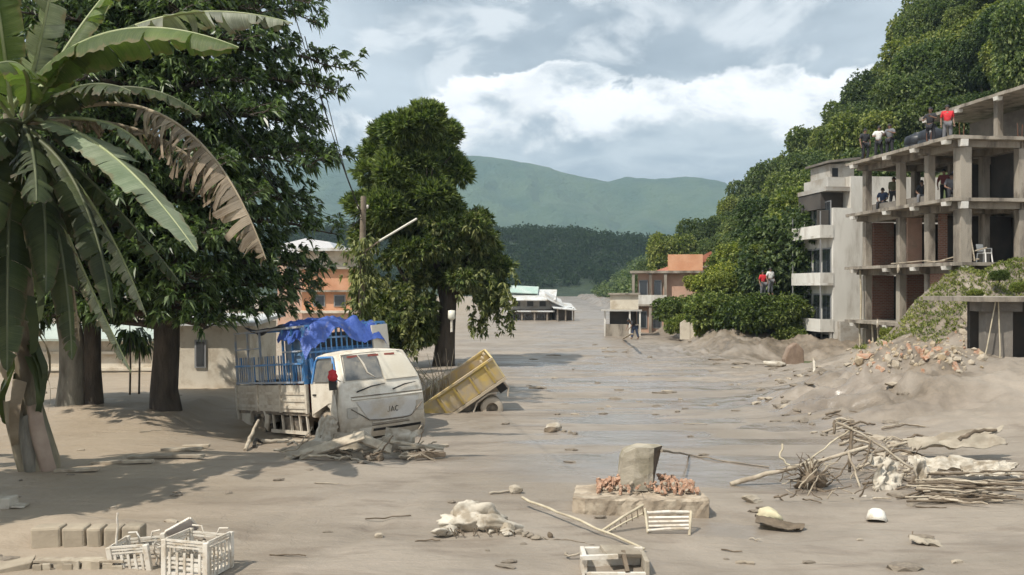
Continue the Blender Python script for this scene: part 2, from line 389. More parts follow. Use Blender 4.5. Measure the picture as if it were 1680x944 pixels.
M_FLOOR = mat('forest_floor', (0.05, 0.075, 0.022), (0.085, 0.10, 0.035), 0.3, 0.95, 0.8, 1.2, dist=0.5)
hill_mesh('hillside', hgx, hgy, hillside_z, M_FLOOR)
def far_hill_z(x, y):
    r = 34+4*fbm(x/60, y*0+2.0, 3)-np.clip(x-25, 0, 200)*0.06
    prof = np.exp(-((y-500)/72.0)**2)
    return r*prof*sstep(-np.abs(x-0), -420, -260)-1+1.6*fbm(x/7, y/7, 3)*prof
M_FARHILL = mat('dark_forest_hill', (0.018, 0.032, 0.016), (0.035, 0.055, 0.022), 0.12, 0.95, 1.0, 0.5, dist=1.5)
hill_mesh('dark_hill', np.linspace(-420, 420, 210), np.linspace(340, 660, 90), far_hill_z, M_FARHILL)
RIDGE = np.array([(-2200, 300), (-900, 325), (-420, 332), (-250, 318), (-105, 338), (-40, 337), (20, 322), (90, 308), (160, 288), (240, 276), (310, 284), (390, 281), (480, 286), (540, 268), (600, 240), (700, 200), (1000, 150), (2200, 120)], float)
def mountain_z(x, y):
    r = np.interp(x, RIDGE[:, 0], RIDGE[:, 1])
    t = (y-2250)/620.0
    prof = np.where(t < 0, np.exp(-(np.abs(t)**1.5)*1.6), np.exp(-t**2))
    gul = np.abs(fbm(x/170+0.25*fbm(x/90, y/90, 2), y/420, 4))
    return r*prof+7*fbm(x/40, y/60, 3)*prof-120*gul*(1-sstep(prof, 0.75, 1.0))*prof-2
M_MTN = mat('mountain_forest', (0.035, 0.075, 0.04), (0.07, 0.11, 0.05), 0.006, 0.95, 1.0, 0.03, dist=20)
hill_mesh('mountain', np.linspace(-2200, 2200, 300), np.linspace(1350, 2900, 110), mountain_z, M_MTN)
def low_ridge_z(x, y):           # the closer green shoulder on the right of the valley
    r = np.interp(x, [20, 90, 170, 260, 420, 700], [0, 18, 52, 95, 150, 190])
    return r*np.exp(-((y-760)/150.0)**2)+4*fbm(x/30, y/30, 3)*np.exp(-((y-760)/150.0)**2)-2
hill_mesh('green_shoulder', np.linspace(20, 700, 120), np.linspace(480, 1050, 60), low_ridge_z, mat('shoulder_forest', (0.035, 0.07, 0.03), (0.065, 0.105, 0.04), 0.03, 0.95, 1.0, 0.12, dist=5))
TH = R(7.6)
def fbp(x, y, z):        # frame-building coordinates to the world
    c, s_ = math.cos(TH), math.sin(TH); return Vector((19.85+x*c-y*s_, 39+x*s_+y*c, z))
def gp(px, py, dz=0.0):
    """point on the mud seen at px,py"""
    z = 0.0
    for _ in range(4):
        p = gat(px, py, z); z = mh(p.x, p.y)
    return Vector((p.x, p.y, z+dz))
# ------------------------------------------------------------------ people
M_SKIN = mat('skin', (0.20, 0.115, 0.075), None, rough=0.6); M_HAIR = mat('hair', (0.012, 0.010, 0.009), None, rough=0.5)
def skin_mesh(name, verts, edges, radii, root=0, sub=1):
    me = bpy.data.meshes.new(name); me.from_pydata(verts, edges, []); ob = bpy.data.objects.new(name, me); COL.objects.link(ob)
    md = ob.modifiers.new('skin', 'SKIN'); md.use_smooth_shade = True
    sv = me.skin_vertices[0].data
    for i, r_ in enumerate(radii): sv[i].radius = (r_, r_) if not hasattr(r_, '__len__') else r_; sv[i].use_root = (i == root)
    if sub: s_ = ob.modifiers.new('sub', 'SUBSURF'); s_.levels = sub; s_.render_levels = sub
    dg = bpy.context.evaluated_depsgraph_get(); dg.update(); out = bpy.data.meshes.new_from_object(ob.evaluated_get(dg)); bpy.data.objects.remove(ob); out.name = name
    return out
POSES = {
 'stand': dict(pelvis=(0, 0, .93), chest=(0, .01, 1.28), neck=(0, .02, 1.46), head=(0, -.01, 1.60), hl=(-.1, 0, .90), hr=(.1, 0, .90), kl=(-.12, -.02, .50), kr=(.12, -.01, .50), fl=(-.13, .03, .07), fr=(.13, .03, .07), sl=(-.19, .01, 1.40), sr=(.19, .01, 1.40), el=(-.26, .04, 1.12), er=(.26, .04, 1.12), wl=(-.25, -.06, .88), wr=(.25, -.06, .88)),
 'arms': dict(pelvis=(0, 0, .93), chest=(0, .0, 1.28), neck=(0, .0, 1.46), head=(0.02, -.03, 1.60), hl=(-.1, 0, .90), hr=(.1, 0, .90), kl=(-.13, -.04, .50), kr=(.15, .03, .50), fl=(-.14, -.02, .07), fr=(.18, .08, .07), sl=(-.19, 0, 1.40), sr=(.19, 0, 1.40), el=(-.30, -.10, 1.18), er=(.33, -.05, 1.20), wl=(-.12, -.26, 1.20), wr=(.16, -.24, 1.30)),
 'sit': dict(pelvis=(0, .05, .50), chest=(0, .03, .84), neck=(0, 0, 1.02), head=(0, -.03, 1.16), hl=(-.1, .02, .47), hr=(.1, .02, .47), kl=(-.14, -.42, .52), kr=(.16, -.40, .54), fl=(-.14, -.44, .07), fr=(.17, -.36, .07), sl=(-.19, .02, .97), sr=(.19, .02, .97), el=(-.27, -.06, .72), er=(.27, -.06, .72), wl=(-.16, -.30, .60), wr=(.18, -.30, .60)),
 'bend': dict(pelvis=(0, .1, .84), chest=(0, -.18, 1.12), neck=(0, -.33, 1.22), head=(0, -.46, 1.26), hl=(-.1, .1, .82), hr=(.1, .1, .82), kl=(-.13, -.02, .46), kr=(.15, .14, .46), fl=(-.14, -.06, .07), fr=(.17, .26, .07), sl=(-.19, -.26, 1.19), sr=(.19, -.26, 1.19), el=(-.24, -.36, .92), er=(.24, -.38, .92), wl=(-.16, -.52, .70), wr=(.16, -.54, .70)),
}
def person(label, loc, rz, pose, shirt, trousers, s=1.0, group=None, jit=0.0, seed=0):
    q = {k: Vector(v) for k, v in POSES[pose].items()}; rng = np.random.default_rng(seed)
    for k in ('el', 'er', 'wl', 'wr', 'kl', 'kr', 'head'): q[k] = q[k]+Vector(rng.normal(size=3)*jit)
    t = thing('person', label, 'person', loc, (0, 0, rz), group); t.scale = (s, s, s)
    names = list(q); ix = {n: i for i, n in enumerate(names)}; vs = [tuple(q[n]) for n in names]
    ex = lambda n, p: (names.append(n), vs.append(tuple(p)), ix.__setitem__(n, len(vs)-1))
    for sd in 'lr':
        ex('toe'+sd, q['f'+sd]+Vector((0.01, -0.15, -0.03))); d = (q['w'+sd]-q['e'+sd]).normalized(); ex('palm'+sd, q['w'+sd]+d*0.08)
    ex('crown', q['head']+Vector((0, 0.01, 0.10))); ex('belly', q['pelvis'].lerp(q['chest'], 0.5))
    R_ = dict(pelvis=(.15, .11), chest=(.165, .11), belly=(.135, .10), neck=.055, head=(.080, .095), crown=(.06, .07), hl=.085, hr=.085, kl=.058, kr=.058, fl=.042, fr=.042, toel=.035, toer=.035, sl=.062, sr=.062, el=.042, er=.042, wl=.030, wr=.030, palml=(.035, .02), palmr=(.035, .02))
    E = [('pelvis', 'belly'), ('belly', 'chest'), ('chest', 'neck'), ('neck', 'head'), ('head', 'crown')]
    for sd in 'lr': E += [('pelvis', 'h'+sd), ('h'+sd, 'k'+sd), ('k'+sd, 'f'+sd), ('f'+sd, 'toe'+sd), ('chest', 's'+sd), ('s'+sd, 'e'+sd), ('e'+sd, 'w'+sd), ('w'+sd, 'palm'+sd)]
    me = skin_mesh('body', vs, [(ix[a], ix[b]) for a, b in E], [R_[n] for n in names], ix['pelvis'])
    # fingers, thumb, nose, ears and eyes grown onto the body mesh
    import bmesh
    mb = MB()
    for sd, sg in (('l', -1), ('r', 1)):
        pm = Vector(vs[ix['palm'+sd]]); d = (q['w'+sd]-q['e'+sd]).normalized(); sx = d.cross(Vector((0, 1, 0))).normalized() if abs(d.y) < .9 else d.cross(Vector((0, 0, 1))).normalized()
        for k in range(4):
            o_ = pm+sx*(0.018*(k-1.5)); L_ = (0.065, 0.075, 0.07, 0.055)[k]; mb.tube([o_, o_+d*L_*0.6, o_+d*L_*0.9+Vector((0, -0.02, -0.01))], [0.009, 0.008, 0.006], 5)
        o_ = pm-d*0.05; mb.tube([o_, o_-sx*sg*0.03+d*0.03, o_-sx*sg*0.04+d*0.06], [0.011, 0.009, 0.007], 5)
    hd = q['head']
    mb.tube([hd+Vector((0, -0.07, 0.03)), hd+Vector((0, -0.108, 0.0)), hd+Vector((0, -0.08, -0.02))], [0.010, 0.018, 0.012], 6)
    for sg in (-1, 1): mb.lathe([(0.0, 0.0), (0.022, 0.006), (0.024, 0.018), (0.0, 0.024)], hd+Vector((sg*0.083, 0.01, 0.0)), 'X', 8)
    mb.bar(hd+Vector((-0.028, -0.088, -0.045)), hd+Vector((0.028, -0.088, -0.045)), 0.012, 0.010)
    bm = bmesh.new(); bm.from_mesh(me); bm.from_mesh(mb.mesh('t')); bm.to_mesh(me); bm.free()
    link('body', me, M_SKIN, t)
    def wear(name, ns, es, m, grow, ends=None):
        nn = list(ns); v = [tuple((ends or {}).get(n, Vector(vs[ix[n]]))) for n in nn]; rad = []
        for n in nn:
            r0 = R_[n]; g_ = grow+(0.018 if n in ('chest', 'sl', 'sr') else 0); rad.append(tuple(x+g_ for x in r0) if hasattr(r0, '__len__') else r0+g_)
        link(name, skin_mesh(name, v, [(nn.index(a), nn.index(b)) for a, b in es], rad, 0), m, t)
    wear('shirt', ['chest', 'belly', 'pelvis', 'sl', 'sr', 'el', 'er'], [('chest', 'belly'), ('belly', 'pelvis'), ('chest', 'sl'), ('chest', 'sr'), ('sl', 'el'), ('sr', 'er')], shirt, 0.020, {'pelvis': q['pelvis'].lerp(q['chest'], 0.12), 'el': q['sl'].lerp(q['el'], 0.85), 'er': q['sr'].lerp(q['er'], 0.85)})
    wear('trousers', ['pelvis', 'hl', 'hr', 'kl', 'kr', 'fl', 'fr'], [('pelvis', 'hl'), ('pelvis', 'hr'), ('hl', 'kl'), ('kl', 'fl'), ('hr', 'kr'), ('kr', 'fr')], trousers, 0.022, {'fl': q['fl']+Vector((0, 0, .05)), 'fr': q['fr']+Vector((0, 0, .05))})
    hb = MB(); rows = []
    for i in range(6):
        a = math.pi*0.62*i/5; rows.append([hd+Vector((0, 0.015, 0.035))+Vector((math.sin(a)*0.098*math.cos(p), math.sin(a)*0.112*math.sin(p), math.cos(a)*0.125+(0.05 if math.sin(p) < -0.3 and i > 3 else 0))) for p in [2*math.pi*j/14 for j in range(14)]])
    hb.grid(rows, True, True).build('hair', M_HAIR, t)
    for sg in (-1, 1): MB().lathe([(0.0, -0.006), (0.012, 0.0), (0.0, 0.004)], hd+Vector((sg*0.032, -0.090, 0.018)), 'Y', 8).build('eye', M_HAIR, t)
    return t
def shirt(name, c): return mat('shirt_'+name, c, tuple(x*0.8 for x in c), 6, 0.85)
S_RED = shirt('red', (0.62, 0.03, 0.04)); S_WHITE = shirt('white', (0.68, 0.67, 0.64)); S_BLACK = shirt('black', (0.025, 0.025, 0.03)); S_GREY = shirt('grey', (0.16, 0.16, 0.17)); S_OLIVE = shirt('olive', (0.09, 0.09, 0.05)); S_MAR = shirt('maroon', (0.16, 0.04, 0.04)); S_BLUE = shirt('navy', (0.05, 0.07, 0.13))
def onroof(px, z, x): # frame building floor at local x, choose local y so that it shows at px
    y = 4.0
    for _ in range(20):
        p = fbp(x, y, z); f = 840+FPX*p.x/p.y-px; y += f*0.02
    return fbp(x, y, z)
person('person in a bright red top standing on the concrete roof', fbp(0.5, 1.9, 10.2), R(-20), 'stand', S_RED, S_GREY, 1.05, seed=1, jit=.02)
person('person in dark clothes left of the red top on the roof', fbp(0.1, 2.6, 10.2), R(-50), 'arms', S_BLACK, S_BLACK, 1.05, seed=2, jit=.02)
person('person in a white shirt standing at the far end of the roof', fbp(0.0, 6.9, 10.2), R(-30), 'arms', S_WHITE, S_BLACK, 1.0, seed=3, jit=.02)
person('dark-clothed person left of the white shirt on the roof', fbp(-0.3, 7.7, 10.2), R(10), 'stand', S_BLACK, S_BLACK, 1.0, seed=4, jit=.02)
person('dark-clothed person right of the white shirt on the roof', fbp(0.2, 6.2, 10.2), R(-60), 'arms', S_GREY, S_BLACK, 1.0, seed=5, jit=.02)
person('person in olive standing in the second bay of the open third floor', fbp(0.35, 6.1, 7.5), R(-40), 'stand', S_OLIVE, S_BLACK, 1.0, seed=6, jit=.03)
person('person seated near the middle column of the open third floor', fbp(0.4, 3.7, 7.5), R(-30), 'sit', S_BLACK, S_GREY, 1.0, seed=7, jit=.02)
person('person in maroon standing behind the seated one on the third floor', fbp(1.2, 3.2, 7.5), R(-30), 'stand', S_MAR, S_BLACK, 1.0, seed=8, jit=.02)
person('person seated beside the corner column of the open third floor', fbp(0.3, 1.3, 7.5), R(-20), 'sit', S_GREY, S_BLACK, 1.0, seed=9, jit=.02)
person('person standing behind the corner column of the third floor', fbp(0.9, 1.7, 7.5), R(-20), 'arms', S_BLUE, S_BLACK, 1.0, seed=10, jit=.02)
person('person in navy seated in the first bay of the open third floor', fbp(0.4, 7.2, 7.5), R(-40), 'sit', S_BLUE, S_BLACK, 1.0, seed=11, jit=.02)
for i, (px, py, Y, sh, lb) in enumerate(((1264, 460, 53.0, S_WHITE, 'person in white standing among the hillside bushes'), (1252, 465, 53.2, S_RED, 'person in red half hidden in the hillside bushes'))):
    p = at(px, py+12, Y); person(lb, p-Vector((0, 0, 0.45)), R(20), 'stand', sh, S_GREY, 0.95, seed=20+i, jit=.02)
p = gp(1040, 557); p.z = mh(p.x, p.y); person('person in dark clothes bending over beside the riverside shack', p, R(-60), 'bend', S_BLACK, S_BLUE, 1.05, seed=30)
# ------------------------------------------------------------------ leaves
def unit(a): return a/np.maximum(np.linalg.norm(a, axis=-1, keepdims=True), 1e-9)
def leaf_quads(P, D, L, Wd, droop=0.15, rng=RNG):
    """one folded quad per leaf: P base (n,3), D direction (n,3), L length, Wd width"""
    n = len(P); D = unit(D); L = np.broadcast_to(L, (n,))[:, None]; Wd = np.broadcast_to(Wd, (n,))[:, None]
    up = unit(np.array([0, 0, 1.0])+0.9*rng.normal(size=(n, 3)))
    S = unit(np.cross(D, up)); N = np.cross(S, D)
    tip = P+D*L+np.array([0, 0, -1.0])*L*droop
    mid = P+D*L*0.48+N*L*0.06
    V = np.stack([P, mid+S*Wd/2, tip, mid-S*Wd/2], 1).reshape(-1, 3)
    return V, np.arange(n*4).reshape(n, 4)
def rand_dirs(n, rng=RNG): return unit(rng.normal(size=(n, 3)))
def tufts(C, A, k, L, Wd, spread=0.8, droop=0.2, rng=RNG):
    """k leaves round each tuft centre C, leaning along axis A"""
    n = len(C); P = np.repeat(C, k, 0); D = np.repeat(unit(A), k, 0)+spread*rand_dirs(n*k, rng)
    Ls = L*(0.65+0.6*rng.random(n*k)); return leaf_quads(P+0.02*rng.normal(size=P.shape), D, Ls, Wd*(0.7+0.6*rng.random(n*k)), droop, rng)
def lobes_points(lobes, dens, rng=RNG, fill=0.35):
    """points on the skins of ellipsoids (cx,cy,cz,rx,ry,rz); returns points, outward directions"""
    Ps = []; Ds = []
    for (cx, cy, cz, rx, ry, rz) in lobes:
        n = int(dens*(rx*ry*rz)**(2/3)); d = rand_dirs(n, rng)
        rr = 1-fill*rng.random((n, 1))**1.6
        rr = rr*(0.86+0.28*rng.random((n, 1)))
        Ps.append(np.array([cx, cy, cz])+d*rr*np.array([rx, ry, rz])); Ds.append(d)
    return np.concatenate(Ps), np.concatenate(Ds)
def merge(parts):
    Vs = []; Fs = []; b = 0
    for V, F in parts: Vs.append(V); Fs.append(F+b); b += len(V)
    return np.concatenate(Vs), np.concatenate(Fs)
M_BARK = mat('bark', (0.10, 0.08, 0.06), (0.17, 0.14, 0.11), 4, 0.95, 0.9, 12, dist=0.06, stretch=(1, 1, 0.25))
M_BARKD = mat('bark_dark', (0.045, 0.036, 0.028), (0.09, 0.072, 0.055), 4, 0.95, 0.9, 12, dist=0.06, stretch=(1, 1, 0.25))
M_BARKP = mat('bark_pale', (0.17, 0.16, 0.13), (0.27, 0.245, 0.20), 2.5, 0.95, 0.7, 8, dist=0.06, stretch=(1, 1, 0.25), dirt=(0.07, 0.06, 0.045))
L_BIG = leafmat('leaf_glossy_dark', (0.042, 0.072, 0.03), (0.11, 0.15, 0.06), 0.35, 0.4, 0.38, 0.5, 0.55)
L_TALL = leafmat('leaf_tall_tree', (0.075, 0.125, 0.038), (0.18, 0.215, 0.068), 0.3, 0.4, 0.55, 0.45)
L_VINE = leafmat('leaf_vine', (0.09, 0.12, 0.04), (0.19, 0.195, 0.075), 0.3, 0.4, 0.6, 0.6)
L_HILL = leafmat('leaf_hill', (0.068, 0.112, 0.042), (0.175, 0.21, 0.085), 0.3, 0.35, 0.6, 0.25, hue=0.5)
L_BUSH = leafmat('leaf_bush', (0.08, 0.125, 0.03), (0.20, 0.23, 0.065), 0.3, 0.4, 0.6, 0.35, hue=0.5)
L_DARK = leafmat('leaf_far', (0.022, 0.040, 0.018), (0.034, 0.054, 0.022), 0.35, 0.12, 0.9, 0.01, 0.1)
L_GRASS = leafmat('leaf_grass', (0.11, 0.15, 0.035), (0.24, 0.24, 0.07), 0.3, 0.35, 0.7, 0.7)

# ------------------------------------------------------------------ the big dark tree on the left bank
def big_tree():
    rng = np.random.default_rng(11)
    base = Vector((-9.85, 25.2, 0.12))
    t = thing('broadleaf_tree', 'big dark glossy-leaved tree whose layered crown hangs over the lorry', 'tree', base)
    mb = MB()
    tp = [(0, 0, -0.5), (0.02, 0, 0.0), (-0.03, 0, 0.6), (0.05, 0, 1.8), (0.0, 0.1, 3.2), (-0.1, 0.1, 5.5), (0.1, 0.2, 9), (0.0, 0.2, 12.5), (0.1, 0.1, 15)]
    tr = [0.50, 0.45, 0.38, 0.35, 0.36, 0.30, 0.20, 0.11, 0.03]
    mb.tube(tp, tr, 14)
    C = []; A = []
    ga = 0.4
    zz = 2.35
    while zz < 14.6:
        ga += 2.399+rng.normal()*0.2
        u = (zz-2.35)/12.3
        env = 5.0*(0.72+0.28*math.sin(min(1, u*3.2)*math.pi/2))*(1-max(0, u-0.72)/0.28*0.75)
        Lb = env*(0.78+0.3*rng.random())
        dx, dy = math.cos(ga), math.sin(ga)
        tz = lambda s: zz+Lb*(0.28*s-0.30*s*s)*(1.0 if u > 0.15 else 0.6)
        pts = []; k = 8
        wob = rng.normal(size=(k+1, 2))*0.12
        for i in range(k+1):
            s = i/k; pts.append(Vector((dx*Lb*s+wob[i][0]*s, dy*Lb*s+wob[i][1]*s, tz(s))))
        mb.tube(pts, [0.10*(1-i/k)**0.8*(1.25-u)+0.012 for i in range(k+1)], 6)
        # twigs, flat sprays either side
        nt = int(Lb*5.6)
        for j in range(nt):
            s = 0.22+0.78*(j+rng.random())/nt
            i = min(int(s*k), k-1); f = s*k-i; p = pts[i].lerp(pts[i+1], f)
            sd = 1 if j % 2 else -1
            tl = (0.5+0.75*rng.random())*(1.15-0.55*s)
            a2 = ga+sd*(0.9+0.4*rng.random())
            e = p+Vector((math.cos(a2)*tl, math.sin(a2)*tl, 0.10+0.22*rng.random()))
            mb.tube([p, p.lerp(e, 0.5)+Vector((0, 0, 0.05)), e], [0.018, 0.012, 0.006], 4, False)
            for q in (0.45, 0.8, 1.0):
                c = p.lerp(e, q)+Vector(rng.normal(size=3)*0.07); C.append(c); A.append((e-p).normalized()+Vector((0, 0, 0.25)))
        C.append(pts[-1]); A.append((pts[-1]-pts[-2]).normalized())
        zz += 0.10+0.045*rng.random()
    C = np.array([tuple(c) for c in C]); A = np.array([tuple(a) for a in A])
    m_ = 3600; az_ = rng.uniform(0, 6.283, m_); zq = rng.uniform(2.7, 13.5, m_); rq = 4.6*np.sqrt(rng.uniform(0.05, 0.85, m_))*(1-np.clip((zq-10)/5, 0, 0.75))
    C = np.concatenate([C, np.stack([rq*np.cos(az_), rq*np.sin(az_), zq], -1)]); A = np.concatenate([A, np.stack([np.cos(az_), np.sin(az_), np.full(m_, 0.1)], -1)])
    V, F = tufts(C, A, 11, 0.28, 0.078, 0.85, 0.45, rng)
    mb.build('trunk', M_BARKD, t)
    link('crown', npmesh('crown', V, F), L_BIG, t)
big_tree()

# ------------------------------------------------------------------ twin-trunked tree left of it
def twin_tree():
    rng = np.random.default_rng(5)
    t = thing('twin_trunk_tree', 'thick grey tree with two trunks side by side, standing on the left bank', 'tree', (-12.35, 25.3, 0.1))
    mb = MB()
    mb.tube([(-0.22, 0, -0.5), (-0.22, 0, 0.1), (-0.16, 0, 1.0), (-0.2, 0, 2.0), (-0.5, 0, 3.6), (-0.9, 0.2, 6)], [0.50, 0.42, 0.36, 0.33, 0.28, 0.1], 12)
    mb.build('trunk', M_BARKP, t)
    m2 = MB(); m2.tube([(0.40, 0.1, -0.5), (0.38, 0.1, 0.2), (0.33, 0.1, 1.2), (0.34, 0.1, 2.3), (0.6, 0.2, 4), (0.9, 0.3, 6.5)], [0.32, 0.27, 0.24, 0.23, 0.2, 0.08], 12)
    m2.build('trunk', M_BARKD, t)
    lob = [(-0.6, -0.3, 9.2, 2.4, 2, 1.8), (1.2, 0, 10.6, 2.2, 2, 1.8), (-2.8, 0, 8.4, 1.8, 1.6, 1.6), (-1.0, 0, 4.6, 2.2, 1.8, 1.6), (0.8, 0.2, 5.6, 2.0, 1.8, 1.7), (-0.2, -0.4, 7.2, 2.4, 2, 1.8), (-2.2, 0.5, 6.2, 1.7, 1.5, 1.5), (1.0, -0.6, 3.7, 1.4, 1.2, 0.9), (-1.6, -0.6, 3.3, 1.3, 1.0, 0.9)]
    P, D = lobes_points(lob, 150, rng); V, F = tufts(P, D, 8, 0.36, 0.13, 0.9, 0.45, rng)
    link('crown', npmesh('crown', V, F), L_BIG, t)
twin_tree()

# ------------------------------------------------------------------ the tall vine-hung tree behind the lorry
def px_lobe(px, py, rx, ry, Y, o, deep=1.0):
    p = at(px, py, Y); s = Y/FPX
    return (p.x-o[0], p.y-o[1], p.z-o[2], rx*s, rx*s*deep, ry*s)
def tall_tree():
    rng = np.random.default_rng(21)
    Y = 41.0; b = gat(728, 600); base = Vector((at(728, 600, Y).x, Y, 0.0))
    t = thing('vine_covered_tree', 'tall narrow green tree draped in vines between the lorry and the tipper', 'tree', base)
    mb = MB()
    mb.tube([(0, 0, -0.4), (0, 0, 0.1), (0.1, 0, 1.4), (0.2, 0, 3.0), (-0.3, 0, 5.5), (-1.0, 0, 8.2), (-1.3, 0, 11.0)], [0.62, 0.52, 0.42, 0.40, 0.33, 0.22, 0.06], 12)
    mb.tube([(0.1, 0, 2.4), (0.9, -0.3, 4.0), (1.4, -0.4, 5.6)], [0.26, 0.16, 0.06], 8)
    mb.tube([(0.0, 0, 1.8), (-1.4, -0.3, 3.4), (-2.3, -0.4, 5.0)], [0.24, 0.15, 0.06], 8)
    for q in range(14):
        a = rng.random()*6.28; z0 = 4+6*rng.random(); x0 = -0.3-(z0-5.5)*0.2
        mb.tube([(x0, 0, z0), (x0+1.2*math.cos(a), 1.2*math.sin(a), z0+0.8), (x0+2.1*math.cos(a), 2.1*math.sin(a), z0+1.2)], [0.09, 0.05, 0.015], 5)
    mb.build('trunk', M_BARKD, t)
    def ragged(spec, n, sub, rng):
        """scatter many small lobes over the skins of a few big ones"""
        out = []
        for (px, py, rx, ry) in spec:
            for _ in range(n):
                a = rng.uniform(0, 6.283); e = rng.uniform(-0.9, 1.0); q = rng.uniform(0.55, 1.08)
                ca = math.sqrt(max(0, 1-e*e)); k = rng.uniform(*sub)
                l = px_lobe(px+rx*q*ca*math.cos(a), py-ry*q*e, k*rx, k*rx*rng.uniform(0.6, 0.95), Y, base)
                out.append((l[0], l[1]+rx*Y/FPX*q*ca*math.sin(a), *l[2:]))
        return out
    up = ragged(((680, 225, 66, 54), (650, 285, 54, 52), (712, 290, 52, 56), (672, 325, 80, 36)), 13, (0.30, 0.52), rng)
    P, D = lobes_points(up, 560, rng, 0.55)
    D = D+np.array([0, 0, 0.6]); V, F = tufts(P, D, 11, 0.36, 0.068, 0.6, 0.10, rng)
    link('crown', npmesh('crown', V, F), L_TALL, t)
    lo = ragged(((762, 375, 52, 32), (783, 420, 46, 50), (700, 385, 56, 52), (640, 400, 50, 58), (745, 430, 52, 50), (618, 470, 26, 70), (650, 520, 40, 48), (690, 500, 34, 56), (800, 478, 28, 36), (640, 556, 34, 36), (690, 560, 28, 34), (610, 540, 18, 40), (735, 470, 40, 40)), 8, (0.34, 0.58), rng)
    P, D = lobes_points(lo, 520, rng, 0.55)
    k = rng.random(len(P)) < 0.55
    D2 = D.copy(); D2[:, 2] += 0.45
    V, F = tufts(P[k], D2[k], 11, 0.34, 0.068, 0.65, 0.15, rng); link('crown', npmesh('crown', V, F), L_TALL, t)
    D2 = D.copy(); D2[:, 2] -= 0.2
    V, F = tufts(P[~k], D2[~k], 11, 0.22, 0.085, 0.9, 0.4, rng)
    parts = [(V, F)]
    for _ in range(95):
        x = rng.uniform(600, 840)
        if 712 < x < 768 and rng.random() < 0.8: continue
        y0 = rng.uniform(430, 520); y1 = y0+rng.uniform(20, 75)*(1.3 if x < 700 else 0.8); y1 = min(y1, 548 if x > 765 else 592)
        if y1 <= y0: continue
        Yc = Y+rng.uniform(-1.6, 0.8); m = int((y1-y0)/3.5)+2; sway = rng.normal()*6
        Pq = np.array([[(x+sway*f+rng.normal()*3.0-840)/FPX*Yc-base.x, Yc-base.y+rng.normal()*0.06, CAMH+(472-y)/FPX*Yc-base.z] for f, y in zip(np.linspace(0, 1, m), np.linspace(y0, y1, m))])
        parts.append(tufts(Pq, rand_dirs(m, rng)+np.array([0, 0, -0.5]), 5, 0.24, 0.11, 0.9, 0.35, rng))
    V, F = merge(parts); link('vines', npmesh('vines', V, F), L_VINE, t)
tall_tree()

# ------------------------------------------------------------------ hillside trees
def crown_variant(seed, r=2.6, h=5.6, nl=8, dens=300, L=0.27, Wd=0.14, k=6):
    rng = np.random.default_rng(seed); lob = [(0, 0, h*0.62, r*0.75, r*0.75, r*0.8)]
    for i in range(nl):
        a = 6.283*i/nl+rng.normal()*0.4; q = rng.random()
        lob.append((math.cos(a)*r*0.62, math.sin(a)*r*0.62, h*(0.40+0.42*q), r*(0.36+0.22*rng.random()), r*(0.36+0.22*rng.random()), r*(0.34+0.2*rng.random())))
    P, D = lobes_points(lob, dens, rng, 0.35); D = D+np.array([0, 0, 0.3])
    V, F = tufts(P, D, k, L, Wd, 0.9, 0.25, rng); return V, F
CROWNS = []; TRUNKS = []
for s_ in range(5):
    V, F = crown_variant(40+s_, 2.6+0.3*(s_ % 2), 5.4+0.7*(s_ % 3), 7+s_ % 3)
    me = npmesh('crown', V, F); me.materials.append(L_HILL); CROWNS.append(me)
    mb = MB(); mb.tube([(0, 0, -1.0), (0.05, 0, 0.8), (0.1, 0.1, 2.2), (0, 0, 3.9)], [0.2, 0.16, 0.12, 0.04], 7)
    for q in range(4):
        a = q*1.6+s_; mb.tube([(0.08, 0.05, 1.7), (math.cos(a)*0.8, math.sin(a)*0.8, 2.8), (math.cos(a)*1.4, math.sin(a)*1.4, 3.6)], [0.08, 0.05, 0.02], 5)
    me = mb.mesh('trunk'); me.materials.append(M_BARK); TRUNKS.append(me)
def hill_tree(x, y, s, k, label, group, name='hill_tree', rz=0.0, zoff=0.0, sz=1.0, cat='tree'):
    z = max(float(hillside_z(np.array([x]), np.array([y]))[0]) if x > 14 and y > 46 else -9, mh(x, y))+zoff
    t = thing(name, label, cat, (x, y, z-0.1), (0, 0, rz), group); t.scale = (s, s, s*sz)
    link('trunk', TRUNKS[k], None, t); link('crown', CROWNS[k], None, t); return t
rg = np.random.default_rng(99)
cand = []
yy = 56.0
while yy < 330:
    stp = 3.0+max(0, (yy-60))*0.012
    xx = 18.0+max(0, yy-60)*0.055
    while xx < 66+(yy-60)*0.10:
        X_ = xx+rg.normal()*0.7; Y_ = yy+rg.normal()*0.7
        px = 840+FPX*X_/Y_
        if px < 1760 and not (1040 < px < 1182 and Y_ < 100): cand.append((X_, Y_))
        xx += stp*(0.9+0.2*rg.random())
    yy += stp
cand.sort(key=lambda c: c[1])
# hidden behind the buildings: skip
vis = [c for c in cand if not (840+FPX*c[0]/c[1] > 1440 and hillside_z(np.array([c[0]]), np.array([c[1]]))[0] < CAMH+0.125*c[1])]
near, farc = vis[:285], vis[285:]
def zone(x, y):
    px = 840+FPX*x/y; py = 472-FPX*(hillside_z(np.array([x]), np.array([y]))[0]+4.5-CAMH)/y
    sil = np.interp(px, [1040, 1210, 1300, 1400, 1440, 1500, 1700], [410, 325, 260, 195, 120, 0, -300])
    if py < sil+38: return 'tree on the skyline crest of the steep green hillside', 'trees on the hillside skyline'
    if px > 1420: return 'tree on the slope directly above the concrete frame roof', 'trees above the concrete frame'
    if px > 1290: return 'tree on the slope behind the white balcony building', 'trees behind the balcony building'
    if py > 395: return 'tree low on the hillside just above the riverside thicket', 'trees low on the hillside'
    return 'tree halfway up the hillside between the thicket and the crest', 'trees halfway up the hillside'
